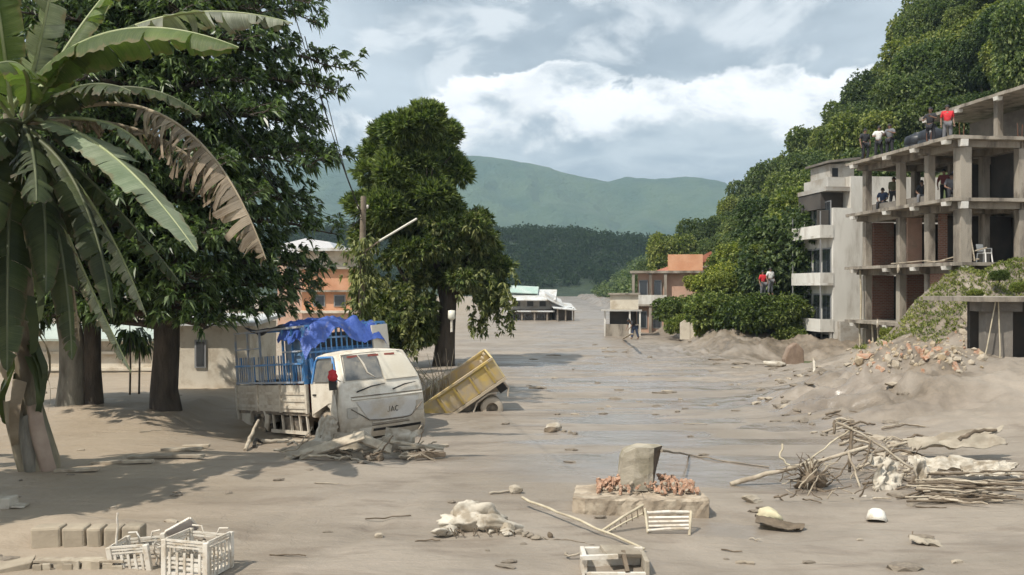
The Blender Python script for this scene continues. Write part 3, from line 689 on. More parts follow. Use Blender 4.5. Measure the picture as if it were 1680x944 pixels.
for i, (x, y) in enumerate(near):
    zl, zg = zone(x, y)
    hill_tree(x, y, 0.5+0.72*rg.random()**1.3, int(rg.integers(5)), zl, zg, rz=rg.random()*6.28, sz=0.85+0.55*rg.random())
def forest_mass(name, pts, zf, s0, s1, nleaf, L, Wd, matl, label, seed):
    rng = np.random.default_rng(seed); parts = []
    V0, F0 = crown_variant(seed, 2.6, 5.6, 7, 30, L, Wd, 3)
    n4 = len(F0); 
    for (x, y) in pts:
        s = rng.uniform(s0, s1); a = rng.random()*6.28; c, q = math.cos(a)*s, math.sin(a)*s
        sel = rng.choice(n4, min(nleaf, n4), replace=False); Q = V0.reshape(-1, 4, 3)[sel].reshape(-1, 3)
        W_ = np.stack([Q[:, 0]*c-Q[:, 1]*q, Q[:, 0]*q+Q[:, 1]*c, Q[:, 2]*s], -1)+np.array([x, y, zf(x, y)-0.8*s])
        parts.append((W_, np.arange(len(W_)).reshape(-1, 4)))
    V, F = merge(parts); tag(link(name, npmesh(name, V, F), matl), label, 'forest', kind='stuff')
hz1 = lambda x, y: float(hillside_z(np.array([x]), np.array([y]))[0])
if farc: forest_mass('hillside_forest', farc, hz1, 0.75, 1.15, 330, 0.75, 0.40, L_HILL, 'distant forest further along the green hillside', 71)
fh = lambda x, y: float(far_hill_z(np.array([x]), np.array([y]))[0])
fp = [(rg.uniform(-190, 190), 395+120*rg.random()**0.8) for _ in range(3000)]
forest_mass('dark_hill_forest', fp, fh, 0.7, 1.5, 55, 1.1, 0.8, L_DARK, 'dark forest covering the low hill across the river', 72)
# ------------------------------------------------------------------ building materials
M_CONC = mat('concrete_raw', (0.255, 0.22, 0.175), (0.345, 0.305, 0.25), 0.9, 0.92, 0.5, 14, dirt=(0.12, 0.10, 0.08), dscale=1.6, dlo=0.44, dhi=0.66, stretch=(1, 1, 0.3))
M_CONCD = mat('concrete_stained', (0.15, 0.135, 0.115), (0.23, 0.205, 0.175), 0.8, 0.95, 0.5, 14, dirt=(0.12, 0.105, 0.09), dscale=0.5)
M_PLAST = mat('plaster_white', (0.60, 0.575, 0.52), (0.68, 0.655, 0.60), 0.6, 0.9, 0.25, 20, dirt=(0.36, 0.32, 0.265), dscale=1.2, dlo=0.46, dhi=0.72, stretch=(1, 1, 0.25))
M_PLASTG = mat('plaster_grey', (0.36, 0.345, 0.315), (0.46, 0.44, 0.40), 0.6, 0.9, 0.3, 20, dirt=(0.27, 0.235, 0.19), dscale=0.5)
M_DARK = mat('dark_with_room_shade', (0.05, 0.045, 0.042), (0.08, 0.07, 0.06), 1.0, 0.95)  # interior shade put into the wall colour; also serves plain dark parts
M_GLASS = mat('window_glass', (0.03, 0.035, 0.04), None, rough=0.12, spec=0.7)
M_FRAME = mat('window_frame_grey', (0.25, 0.25, 0.25), None, rough=0.6)
M_ORANGE = mat('wall_orange', (0.52, 0.25, 0.14), (0.60, 0.33, 0.20), 0.8, 0.9, 0.3, 12)
M_PINK = mat('wall_pink', (0.48, 0.29, 0.21), (0.55, 0.36, 0.27), 0.8, 0.9, 0.3, 12, dirt=(0.40, 0.29, 0.21))
M_REDROOF = mat('roof_red', (0.30, 0.10, 0.06), (0.38, 0.15, 0.09), 1.2, 0.8, 0.4, 6)
M_CREAM = mat('wall_cream', (0.56, 0.50, 0.40), (0.62, 0.56, 0.46), 0.5, 0.9, 0.3, 12, dirt=(0.42, 0.35, 0.26))
M_TEAL = mat('roof_teal', (0.36, 0.41, 0.36), (0.42, 0.46, 0.40), 1.0, 0.7)
M_TIN = mat('roof_tin', (0.52, 0.53, 0.52), (0.62, 0.63, 0.62), 1.0, 0.55, 0.2, 10, dirt=(0.40, 0.36, 0.30))
def brick_material(name, c1, c2, mortar, sc=1.0):
    m = bpy.data.materials.new(name); m.use_nodes = True; t = NT(m.node_tree); t.n.clear()
    co = t.add('ShaderNodeTexCoord').outputs['Object']; s = t.add('ShaderNodeSeparateXYZ', {0: co})
    v = t.add('ShaderNodeCombineXYZ', {0: t.math('ADD', s.outputs[0], s.outputs[1]), 1: s.outputs[2], 2: 0.0})
    b = t.add('ShaderNodeTexBrick', {'Vector': v, 'Color1': c1, 'Color2': c2, 'Mortar': mortar, 'Scale': 1.0, 'Mortar Size': 0.012, 'Brick Width': 0.24*sc, 'Row Height': 0.085*sc})
    c = t.mix(t.sm(t.noise(co, 1.1, 6, 0.6), 0.55, 0.75), b.outputs[0], (0.27, 0.22, 0.17))
    p = t.add('ShaderNodeBsdfPrincipled', {'Base Color': c, 'Roughness': 0.95})
    bp = t.add('ShaderNodeBump', {'Height': b.outputs['Fac'], 'Strength': 0.6, 'Distance': -0.015}); t.l.new(bp.outputs[0], p.inputs['Normal'])
    t.add('ShaderNodeOutputMaterial', {0: p.outputs[0]}); MATS[name] = m; return m
M_BRICK = brick_material('brick_red', (0.30, 0.14, 0.09), (0.23, 0.10, 0.065), (0.28, 0.23, 0.19))
def bx_part(name, parent, x0, x1, y0, y1, z0, z1, m, bevel=0.0, label=None):
    return MB().box(((x0+x1)/2, (y0+y1)/2, (z0+z1)/2), (x1-x0, y1-y0, z1-z0)).build(name, m, parent, label, bevel)

# ------------------------------------------------------------------ unfinished concrete frame building
fb = thing('concrete_frame_building', 'unfinished open-sided concrete frame building with people on its floors', 'building', (19.85, 39, 0), (0, 0, TH))
LV = [1.9, 4.7, 7.5, 10.2]
XC = [0.0, 2.75, 5.5, 8.2]; YC = [0.0, 2.4, 4.75, 7.9]
def rough_slab(name, x0, x1, y0, y1, z, th, parent, m, seed):
    rng = np.random.default_rng(seed); poly = []
    def edge(ax, ay, bx, by):
        n = max(2, int(math.hypot(bx-ax, by-ay)/0.45))
        for i in range(n):
            f = i/n; poly.append((ax+(bx-ax)*f+rng.normal()*0.025, ay+(by-ay)*f+rng.normal()*0.025))
    edge(x0, y0, x1, y0); edge(x1, y0, x1, y1); edge(x1, y1, x0, y1); edge(x0, y1, x0, y0)
    return MB().prism(poly, th, Matrix.Translation((0, 0, z-th))).build(name, m, parent)
for i, z in enumerate(LV):
    s = rough_slab('floor_slab', -0.95, 9.4, -0.55, 8.6, z, 0.15, fb, M_CONC, i)
    # beam ends poking out under the slab edge, one at each column line
    for y in YC:
        MB().box((4.2, y, z-0.15-0.14), (9.6+0.0, 0.24, 0.277)).build('beam', M_CONC, s)
        MB().box((-0.83, y, z-0.15-0.09), (0.26, 0.30, 0.17), taper=1.15).build('beam_end', M_PLAST, s)
    for x in XC:
        MB().box((x, 4.0, z-0.15-0.16), (0.24, 8.4, 0.32)).build('beam', M_CONC, s)
    MB().box((-0.35, -0.47, z-0.16-0.16), (0.30, 0.26, 0.30), taper=1.1).build('beam_end', M_PLAST, s)
for zi, (z0, z1) in enumerate([(-1.0, 1.75), (1.9, 4.55), (4.7, 7.35), (7.5, 10.05)]):
    for i, x in enumerate(XC):
        for j, y in enumerate(YC):
            w_ = 0.52 if (i == 0 and j == 0) else 0.34
            MB().box((x-0.1, y-0.06, (z0+z1)/2-0.16), (w_, w_, z1-z0-0.33)).build('column', M_CONC, fb)
# brick partitions and infill; inner walls painted dark for the shade inside
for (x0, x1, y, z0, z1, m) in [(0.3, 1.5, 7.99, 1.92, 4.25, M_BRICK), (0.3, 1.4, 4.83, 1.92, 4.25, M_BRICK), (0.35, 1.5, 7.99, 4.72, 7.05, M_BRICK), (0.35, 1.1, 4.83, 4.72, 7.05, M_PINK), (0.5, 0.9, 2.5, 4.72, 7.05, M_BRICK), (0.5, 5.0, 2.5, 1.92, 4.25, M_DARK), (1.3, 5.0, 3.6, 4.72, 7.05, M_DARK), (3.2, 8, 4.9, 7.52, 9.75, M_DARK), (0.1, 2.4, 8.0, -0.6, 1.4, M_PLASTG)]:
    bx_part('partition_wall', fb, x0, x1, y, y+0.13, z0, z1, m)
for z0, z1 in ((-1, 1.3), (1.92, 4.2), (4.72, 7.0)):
    bx_part('back_wall', fb, 5.05, 5.2, -0.2, 8.2, z0, z1, M_DARK)  # added so no light comes through the bays, painted shade-dark
    bx_part('end_wall', fb, 0.25, 9, 8.15, 8.3, z0, z1, M_DARK)  # dark fill behind the bays, their shade put into its colour
bx_part('corner_wall', fb, -0.22, -0.06, 0.25, 2.15, 1.92, 4.24, M_BRICK, label='bare red brick corner panel')
bx_part('corner_wall', fb, -0.30, 2.4, -0.20, -0.06, 1.92, 4.24, M_BRICK, label='bare red brick corner panel')
bx_part('low_wall', fb, 0.1, 0.22, 2.7, 8.0, 7.503, 7.95, M_CONCD)
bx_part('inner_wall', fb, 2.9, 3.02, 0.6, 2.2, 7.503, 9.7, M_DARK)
# set-back top storey
s = rough_slab('roof_slab', 3.9, 12.5, -1.2, 9.6, 12.95, 0.16, fb, M_CONC, 9)
for y in (0.2, 3.2, 6.2, 9.0): MB().box((3.98, y, 12.69), (0.26, 0.28, 0.18), taper=1.15).build('beam_end', M_PLAST, s)
for x in (4.6, 8.2):
    for y in (0.3, 4.0, 8.0): bx_part('column', fb, x-0.15, x+0.15, y-0.15, y+0.15, 10.2, 12.79, M_CONC)
bx_part('partition_wall', fb, 6.2, 6.35, -0.5, 8.5, 10.203, 12.5, M_CONCD)
# reinforcement bars left sticking up
for (x, y) in ((-0.1, 0), (-0.1, 2.4), (-0.1, 7.9), (2.7, 0)):
    mb = MB()
    for q in range(4): mb.tube([(x+0.1*math.cos(q*1.57), y+0.1*math.sin(q*1.57), 10.15), (x+0.12*math.cos(q*1.57+.2), y+0.14*math.sin(q*1.57), 10.75+0.2*random.random())], 0.012, 4)
    mb.build('reinforcement_bars', mat('rust', (0.16, 0.07, 0.04), None, rough=0.9), fb)
# bamboo props under the slabs
M_BAM = mat('bamboo_dry', (0.42, 0.36, 0.25), (0.52, 0.46, 0.34), 3, 0.8, 0.3, 20, dirt=(0.30, 0.25, 0.18))
for (x, y, z0, z1) in ((-0.6, 7.7, -0.4, 1.72), (-0.6, 7.6, 1.92, 4.5), (-0.55, 6.0, -0.2, 1.72), (-0.5, 6.6, -0.3, 1.7)):
    MB().tube([(x, y, z0), (x+0.03, y, (z0+z1)/2), (x-0.03, y, z1)], 0.05, 6).build('prop', M_BAM, fb)

# water tank on the roof
wt = thing('water_tank', 'black ribbed water tank on the concrete roof behind the people', 'water tank', fbp(1.5, 4.6, 10.2), (0, 0, TH))
M_TANK = mat('tank_black', (0.018, 0.02, 0.026), None, rough=0.45)
MB().lathe([(0, 0), (0.62, 0), (0.66, 0.06), (0.66, 0.25), (0.63, 0.29), (0.66, 0.33), (0.66, 0.6), (0.63, 0.64), (0.66, 0.68), (0.66, 0.95), (0.6, 1.1), (0.3, 1.22), (0.0, 1.24)], n=22).build('tank_body', M_TANK, wt)
MB().lathe([(0.0, 1.3), (0.22, 1.3), (0.22, 1.2)], n=16).build('lid', M_TANK, wt)
wt2 = copy = thing('water_tank', 'second black water tank, beside the first on the concrete roof', 'water tank', fbp(1.7, 6.1, 10.2), (0, 0, 1))
for ch in list(wt.children):
    c_ = ch.copy(); COL.objects.link(c_); c_.parent = wt2

# ------------------------------------------------------------------ white balcony building behind it
wb = thing('balcony_building', 'narrow white building with stacked river balconies beside the concrete frame', 'building', (18.1, 50, 0), (0, 0, TH))
bx_part('wall', wb, 0, 6.5, 0, 3.6, -1.5, 8.1, M_PLAST)
bx_part('lower_wall', wb, 0.25, 2.1, -0.35, -0.003, -1.5, 1.7, M_PLASTG)
bx_part('wall', wb, 1.05, 6.5, 0.0, 4.4, 8.103, 9.9, M_PLAST)
bx_part('wall', wb, -0.35, 1.0, 0.8, 3.6, 8.103, 9.05, M_DARK)  # dark-painted block standing in for the shaded open terrace
bx_part('roof_slab', wb, -0.4, 1.04, 0.05, 3.6, 9.06, 9.3, M_PLASTG)
bx_part('stair_tower', wb, 0.42, 1.9, 1.2, 3.6, 9.9, 10.75, M_PLASTG)
bx_part('stair_tower_base', wb, 0.0, 1.03, 0.6, 3.6, 9.303, 9.897, M_PLASTG)
MB().box((1.15, 2.3, 10.95), (2.0, 2.9, 0.12), (0, -0.12, 0)).build('roof_slab', M_CONCD, wb)
w_ = bx_part('window', wb, 0.55, 0.9, 1.16, 1.197, 10.0, 10.5, M_GLASS)
for k, zb in enumerate((1.1, 3.72, 6.4)):
    f0 = zb
    b = bx_part('balcony', wb, -0.8, -0.003, -0.05, 3.6, f0, f0+0.14, M_PLAST)
    bx_part('parapet', b, -0.8, -0.7, -0.05, 3.6, f0+0.143, f0+0.72, M_PLAST)
    bx_part('parapet', b, -0.697, -0.003, -0.05, 0.05, f0+0.143, f0+0.72, M_PLAST)
    for i in range(2): bx_part('railing_post', b, -0.78, -0.73, 0.0+i*3.5, 0.05+i*3.5, f0+0.723, f0+2.6 if k < 2 else f0+1.5, M_FRAME)
    for (y0, y1) in ((0.2, 1.2), (1.4, 2.3), (2.5, 3.4)):
        for zz in ([f0-2.05] if k == 0 else [])+([f0+0.2]):
            wn = bx_part('window', wb, -0.05, -0.003, y0, y1, zz, zz+2.0 if zz < f0 else zz+1.95, M_FRAME)
            for p0, p1 in ((y0+0.06, (y0+y1)/2-0.03), ((y0+y1)/2+0.03, y1-0.06)):
                bx_part('pane', wn, -0.075, -0.053, p0, p1, zz+0.07, zz+1.86, M_GLASS)
for y in (0.1, 2.0, 4.1): bx_part('pier', wb, -0.16, -0.08, y-0.1, y+0.1, -1.4, 1.09, M_PLASTG)
bx_part('railing', wb, -0.75, -0.01, 0.4, 0.45, 7.15, 8.0, M_DARK)

# ------------------------------------------------------------------ retaining structure at the right edge
rs = thing('retaining_platform', 'weathered concrete slab on thick pillars at the right edge, grass behind it', 'platform', (15.0, 28.4, 0))
rough_slab('slab', -0.35, 6.0, -0.5, 3.2, 3.30, 0.15, rs, M_CONC, 31)
MB().prism([(0.15, 0), (1.0, -0.05), (1.05, 0.45), (0.2, 0.5)], 2.75, Matrix.Translation((0, 0, 0.4-0.3))).build('pillar', M_CONCD, rs)
MB().box((0.6, 0.22, 2.99), (1.3, 0.75, 0.31)).build('pillar_head', M_CONCD, rs)
for x in (2.6, 4.9): bx_part('pillar', rs, x, x+0.5, 0.4, 0.9, 0, 3.14, M_CONCD)
bx_part('back_wall', rs, 1.0, 6.0, 2.6, 2.8, 0, 3.14, M_DARK)
for (x0, x1, r) in ((0.46, 0.44, 0.022), (1.28, 1.34, 0.035), (1.72, 1.35, 0.03), (1.75, 1.8, 0.03), (-0.28, 0.35, 0.02)):
    MB().tube([(x0, -0.28, 0.3), ((x0+x1)/2+0.02, -0.27, 1.7), (x1, -0.22, 3.14)], r, 6).build('prop', M_BAM, rs)

# ------------------------------------------------------------------ houses
def house_windows(p, rects, face, m=M_GLASS):
    """rects (u0,u1,z0,z1) on a wall; face = ('y', value) or ('x', value); frame, pane each a mesh"""
    ax, v = face
    for (u0, u1, z0, z1) in rects:
        if ax == 'y':
            f = bx_part('window', p, u0, u1, v-0.06, v-0.003, z0, z1, M_FRAME); bx_part('pane', f, u0+0.07, u1-0.07, v-0.08, v-0.063, z0+0.07, z1-0.07, m)
        else:
            f = bx_part('window', p, v-0.06, v-0.003, u0, u1, z0, z1, M_FRAME); bx_part('pane', f, v-0.08, v-0.063, u0+0.07, u1-0.07, z0+0.07, z1-0.07, m)
# pale house wall and window behind the big tree
h = thing('mud_stained_house', 'low off-white house with one dark window, right of the big tree trunk', 'house', (-11.9, 31.5, 0))
bx_part('wall', h, 0, 2.6, 0, 3.5, -0.6, 2.3, M_CREAM)
MB().box((1.3, 1.7, 2.42), (3.2, 4.2, 0.12), (0.05, 0, 0)).build('roof', M_TIN, h)
house_windows(h, [(0.65, 1.05, 0.75, 1.75)], ('y', 0))
# long pale compound wall with a teal roof further left
h = thing('teal_roofed_shed', 'long mud-pale shed with ledges and a teal roof, seen between the left trunks', 'shed', (-25, 38, 0))
bx_part('wall', h, 0, 12.6, 0, 3, -0.6, 1.45, M_CREAM)
for z in (0.05, 0.75): bx_part('ledge', h, -0.05, 12.65, -0.16, -0.003, z, z+0.12, M_CREAM)
for x in (1.8, 4.4, 7.0, 9.6, 12.2): bx_part('pilaster', h, x, x+0.3, -0.09, -0.006, -0.6, 1.4, M_CREAM)
MB().box((6.3, 1.5, 1.62), (13.2, 4.0, 0.10), (0.12, 0, 0)).build('roof', M_TEAL, h)
# brick building behind the lorry
h = thing('orange_brick_house', 'tiered orange brick house behind the blue cage of the lorry', 'house', (-14.8, 60, 0))
bx_part('wall', h, 0.6, 4.2, 0, 6, -1, 1.9, M_PINK, label='pinkish ground storey')
bx_part('wall', h, 0.4, 4.2, 0.8, 6, 1.9, 4.9, M_ORANGE)
bx_part('wall', h, 0.2, 4.4, 1.2, 6, 4.9, 6.1, M_CREAM)
bx_part('floor_slab', h, 0.2, 4.5, -0.25, 6.2, 1.87, 2.02, M_CREAM)
bx_part('floor_slab', h, 0.1, 4.5, 0.4, 6.2, 3.3, 3.42, M_CONC)
bx_part('floor_slab', h, 0.0, 4.6, 0.5, 6.3, 4.85, 5.0, M_CONC)
bx_part('roof', h, -0.2, 4.8, 0.4, 6.5, 6.1, 6.3, M_TIN)
bx_part('corner_post', h, 3.9, 4.1, -0.2, -0.003, -0.8, 1.86, M_PLAST)
bx_part('corner_post', h, 4.25, 4.4, -0.2, 0.0, -0.8, 1.86, mat('yellow_post', (0.55, 0.42, 0.12)))
house_windows(h, [(1.2, 2.0, 2.3, 3.1), (2.6, 3.4, 2.3, 3.1)], ('y', 0.8))
h = thing('white_roofed_house', 'distant house under a white metal roof, left of the brick house', 'house', (-20.6, 78, 0))
bx_part('wall', h, 0, 5, 0, 6, -1, 6.6, M_PINK); 
MB().prism([(-0.5, 6.5), (5.5, 6.5), (4.6, 7.6), (2.5, 7.9), (0.4, 7.4)], 6.6, Matrix(((1, 0, 0, 0), (0, 0, 1, -0.3), (0, 1, 0, 0), (0, 0, 0, 1)))).build('roof', mat('roof_white', (0.75, 0.76, 0.78), None, rough=0.5), h)
house_windows(h, [(0.8, 1.8, 4.2, 5.6), (2.8, 3.8, 4.2, 5.6)], ('y', 0))
# half-buried grey house in the middle distance
h = thing('half_buried_grey_house', 'half-buried grey house with pale roof sheets in the middle of the flow', 'house', (-0.4, 99, 0), (0, 0, R(-6)))
bx_part('wall', h, 0, 4.6, 0, 5, -1, 1.15, M_CONCD)
bx_part('floor_slab', h, -0.6, 5.2, -0.9, 5.2, 0.9, 1.05, M_TIN)
for x in (0.2, 1.5, 2.9, 4.3): bx_part('post', h, x, x+0.16, -0.75, -0.6, -1, 0.9, M_CONC)
bx_part('wall', h, 0.4, 4.8, 0.5, 5, 1.15, 2.5, M_PLASTG)
MB().box((2.5, 1.0, 2.75), (5.6, 4.2, 0.1), (0.28, 0, 0.02)).build('roof', M_TIN, h)
MB().box((1.6, 1.8, 3.35), (3.2, 2.6, 0.1), (0.3, 0.05, 0.05)).build('roof', mat('roof_green_tin', (0.34, 0.46, 0.40), (0.45, 0.52, 0.47), 1, 0.6), h)
house_windows(h, [(0.5, 1.3, 1.45, 2.2), (2.0, 2.8, 1.45, 2.2), (3.4, 4.2, 1.45, 2.2)], ('y', 0.5))
house_windows(h, [(0.5, 1.3, -0.3, 0.7), (1.8, 2.7, -0.3, 0.7), (3.2, 4.1, -0.3, 0.7)], ('y', 0.0))
h = thing('broken_roofed_hut', 'small dark hut with a slumped tin roof beside the half-buried grey house', 'hut', (5.0, 97, 0), (0, 0, R(10)))
bx_part('wall', h, 0, 1.7, 0.4, 3, -1, 1.4, M_DARK)
for x in (-0.1, 0.8, 1.7): bx_part('post', h, x, x+0.14, -0.1, 0.05, -1, 1.3, M_CONC)
MB().box((0.8, 1.2, 1.55), (2.6, 3.2, 0.1), (0.22, 0.1, 0)).build('roof', M_TIN, h)
MB().box((-0.2, 1.0, 2.3), (2.2, 2.0, 0.08), (0.5, 0.4, 0.2)).build('roof_sheet', M_TIN, h)
# shack and pink building on the far right bank
h = thing('riverside_shack', 'small cream-topped shack with an open dark front on the far bank', 'shack', (7.0, 66.5, 0), (0, 0, R(-8)))
bx_part('wall', h, 0.3, 2.3, 0.5, 3, -0.5, 1.9, M_DARK)
bx_part('base_wall', h, 0.0, 2.6, 0.0, 0.45, -0.6, 0.85, M_CONC)
bx_part('upper_wall', h, 0.35, 2.45, 0.1, 3, 1.95, 3.05, M_CREAM)
bx_part('roof', h, 0.2, 2.6, -0.1, 3.2, 3.05, 3.17, M_CONC)
bx_part('awning', h, -0.3, 2.7, -0.35, 0.6, 1.83, 1.94, M_PLASTG)
for x in (-0.1, 1.75, 2.5): bx_part('post', h, x, x+0.12, 0.0 if x < 0 else -0.25, 0.12 if x < 0 else -0.13, -0.6, 1.83, M_PLAST)
h = thing('pink_concrete_house', 'two-storey pink house with concrete columns on the far bank', 'house', (10.0, 72, 0), (0, 0, R(-10)))
bx_part('wall', h, 0, 5.6, 0, 6, -0.5, 2.1, M_PINK); bx_part('wall', h, 0.2, 5.6, 0.1, 6, 2.25, 4.75, M_PINK); bx_part('roof_room', h, 2.6, 5.4, 1.0, 5, 4.953, 6.3, M_ORANGE)
bx_part('floor_slab', h, -0.4, 5.8, -0.5, 6.2, 2.1, 2.25, M_CONC); bx_part('roof', h, -0.4, 5.8, -0.5, 6.3, 4.75, 4.95, M_CONC)
for x in (-0.25, 1.1, 2.3): 
    bx_part('column', h, x, x+0.22, -0.42, -0.2, -0.6, 2.1, M_CONC); bx_part('column', h, x, x+0.22, -0.42, -0.2, 2.25, 4.75, M_CONC)
bx_part('balcony_wall', h, -0.3, 2.5, -0.48, -0.43, 2.25, 3.0, M_PLAST)
house_windows(h, [(0.15, 0.95, 0.3, 1.7), (1.4, 2.1, 0.3, 1.7), (0.3, 1.0, 2.7, 4.2), (1.5, 2.1, 2.7, 4.2)], ('y', 0.0))
h = thing('orange_gabled_house', 'bright orange house with a peaked roof up behind the pink house', 'house', (19.3, 94, 0), (0, 0, R(-14)))
bx_part('wall', h, 0, 3.0, 0, 5, 0, 6.4, M_ORANGE)
MB().prism([(-0.4, 6.3), (3.4, 6.3), (1.7, 7.4)], 5.8, Matrix(((1, 0, 0, 0), (0, 0, 1, -0.4), (0, 1, 0, 0), (0, 0, 0, 1)))).build('roof', M_REDROOF, h)
house_windows(h, [(0.5, 1.2, 4.6, 5.8), (1.8, 2.5, 4.6, 5.8)], ('y', 0.0))
h = thing('red_roofed_house', 'salmon house with a broad red hip roof behind the pink house', 'house', (13.6, 86, 0), (0, 0, R(-8)))
bx_part('wall', h, 0, 5.4, 0, 5, 0, 5.0, M_ORANGE)
MB().addm([(-0.6, -0.6, 4.9), (6.0, -0.6, 4.9), (6.0, 5.6, 4.9), (-0.6, 5.6, 4.9), (1.6, 2.5, 5.7), (3.8, 2.5, 5.7)], [(0, 1, 5, 4), (1, 2, 5), (2, 3, 4, 5), (3, 0, 4), (3, 2, 1, 0)]).build('roof', M_REDROOF, h)
house_windows(h, [(0.6, 1.5, 3.3, 4.5), (2.3, 3.2, 3.3, 4.5), (4.0, 4.9, 3.3, 4.5)], ('y', 0.0))
h = thing('orange_annex', 'plain orange annex wall rising right of the pink house', 'house', (15.2, 80, 0), (0, 0, R(-8)))
bx_part('wall', h, 0, 3.4, 0, 4, 0, 5.4, M_ORANGE); bx_part('roof', h, -0.2, 3.6, -0.2, 4.2, 5.4, 5.55, M_CONC)
house_windows(h, [(0.5, 1.3, 3.6, 4.8), (2.0, 2.8, 3.6, 4.8)], ('y', 0.0))
# broken garden wall on the eroded bank
h = thing('broken_bank_wall', 'broken pale masonry wall on the eroded bank below the bushes', 'wall', (11.0, 58, 0.6), (0, 0, R(-5)))
for i in range(4): MB().prism([(0, 0), (0.62, 0), (0.62, 0.9+0.35*random.random()), (0.3, 1.0+0.3*random.random()), (0, 0.9+0.3*random.random())], 0.3, Matrix(((1, 0, 0, i*0.64), (0, 0, 1, 0), (0, 1, 0, -0.4), (0, 0, 0, 1)))).build('wall_panel', M_CREAM, h)
# ------------------------------------------------------------------ banana plants at the left edge
B_LEAF = bananamat('banana_leaf', (0.075, 0.115, 0.03), (0.15, 0.19, 0.06))
B_PALE = bananamat('banana_leaf_pale', (0.16, 0.205, 0.125), (0.30, 0.335, 0.235), trans=0.25)
B_GREY = bananamat('banana_leaf_dusty', (0.14, 0.155, 0.105), (0.29, 0.30, 0.235), (0.20, 0.15, 0.10), 0.25, 0.3, brown=0.8)
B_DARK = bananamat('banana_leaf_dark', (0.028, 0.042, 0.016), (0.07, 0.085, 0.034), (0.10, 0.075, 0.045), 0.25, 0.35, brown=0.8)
B_DEAD = bananamat('banana_leaf_dead', (0.16, 0.115, 0.075), (0.34, 0.28, 0.21), (0.13, 0.09, 0.06), 0.2, 0.4, 0.8)
M_RIB = mat('banana_rib', (0.24, 0.28, 0.12), (0.32, 0.34, 0.18), 2, 0.5)
M_RIBK = mat('banana_rib_dark', (0.07, 0.085, 0.04), (0.11, 0.12, 0.06), 2, 0.6)
M_RIBD = mat('banana_rib_dead', (0.25, 0.20, 0.13), (0.34, 0.28, 0.19), 2, 0.7)
M_PSEUDO = mat('banana_stem', (0.14, 0.13, 0.085), (0.30, 0.25, 0.17), 2.2, 0.7, 0.5, 10, dirt=(0.08, 0.06, 0.035), stretch=(1, 1, 0.3))
def bez(a, c, b, t): return a*(1-t)**2+c*(2*t*(1-t))+b*t*t
def banana_leaf(parent, a, c, b, width, m, droop=0.5, tear=0.5, seed=0, rib=M_RIB, petiole=0.14, fold=None):
    """a base, c control, b tip (world), blades split into strips that sag each on its own"""
    rng = np.random.default_rng(seed); o = Vector(parent.location); a, c, b = a-o, c-o, b-o
    n = 120 if m is B_DEAD else 64; ts = np.linspace(0, 1, n+1); P = [bez(a, c, b, t) for t in ts]
    mb = MB(); L = (b-a).length; al = []; ac = []
    for side in (-1, 1):
        i = int(n*petiole)
        while i < n:
            k = int(min(n-i, 1+rng.integers(0, 3) if rng.random() < tear else 4+rng.integers(0, 8)))
            dr = droop+rng.normal()*0.22*(0.4+tear); sw = rng.normal()*0.25*tear; lf = 1-0.45*tear*rng.random(); rz_ = 0.10*rng.random()*(0.3+tear)
            rows = []
            for j in range(k+1):
                q = min(i+j, n); t = ts[q]
                d = (P[min(q+1, n)]-P[max(q-1, 0)]).normalized()
                s = d.cross(Vector((0, 0, 1))); s = s.normalized() if s.length > 1e-3 else Vector((1, 0, 0))
                u = s.cross(d); 
                tt = (t-petiole)/(1-petiole); wv = width*0.5*max(0.02, math.sin(math.pi*min(1, 0.10+0.90*tt))**0.55)*lf
                row = []
                for e in (0, 0.3, 0.65, 1.0):
                    an = dr*(0.35+0.65*e)
                    wob = 0.02*math.sin(q*1.7+side+seed)*e+0.015*math.sin(q*0.6+seed*2)*e
                    pt = P[q]+Vector((0, 0, wob))+s*(side*wv*e*math.cos(an))-u*(wv*e*math.sin(an))+d*(wv*e*(0.25+sw*e))
                    if j == 0 and tear > 0.1: pt = pt+d*((0.012+rz_)*e*e)
                    row.append(pt)
                rows.append(row)
            mb.grid(rows); i += k
            for j in range(k+1): al.extend([ts[min(i-k+j, n)]*L]*4); ac.extend([0, 0.3, 0.65, 1.0])
    if m is B_DARK: rib = M_RIBK
    lf_ = mb.build('leaf', m, parent)
    for nm, vals in (('along', al), ('across', ac)): lf_.data.attributes.new(nm, 'FLOAT', 'POINT').data.foreach_set('value', np.array(vals, dtype=np.float32))
    MB().tube(P, [0.045*(1-0.85*t)+0.004 for t in ts], 6).build('midrib', rib, lf_)
    return lf_
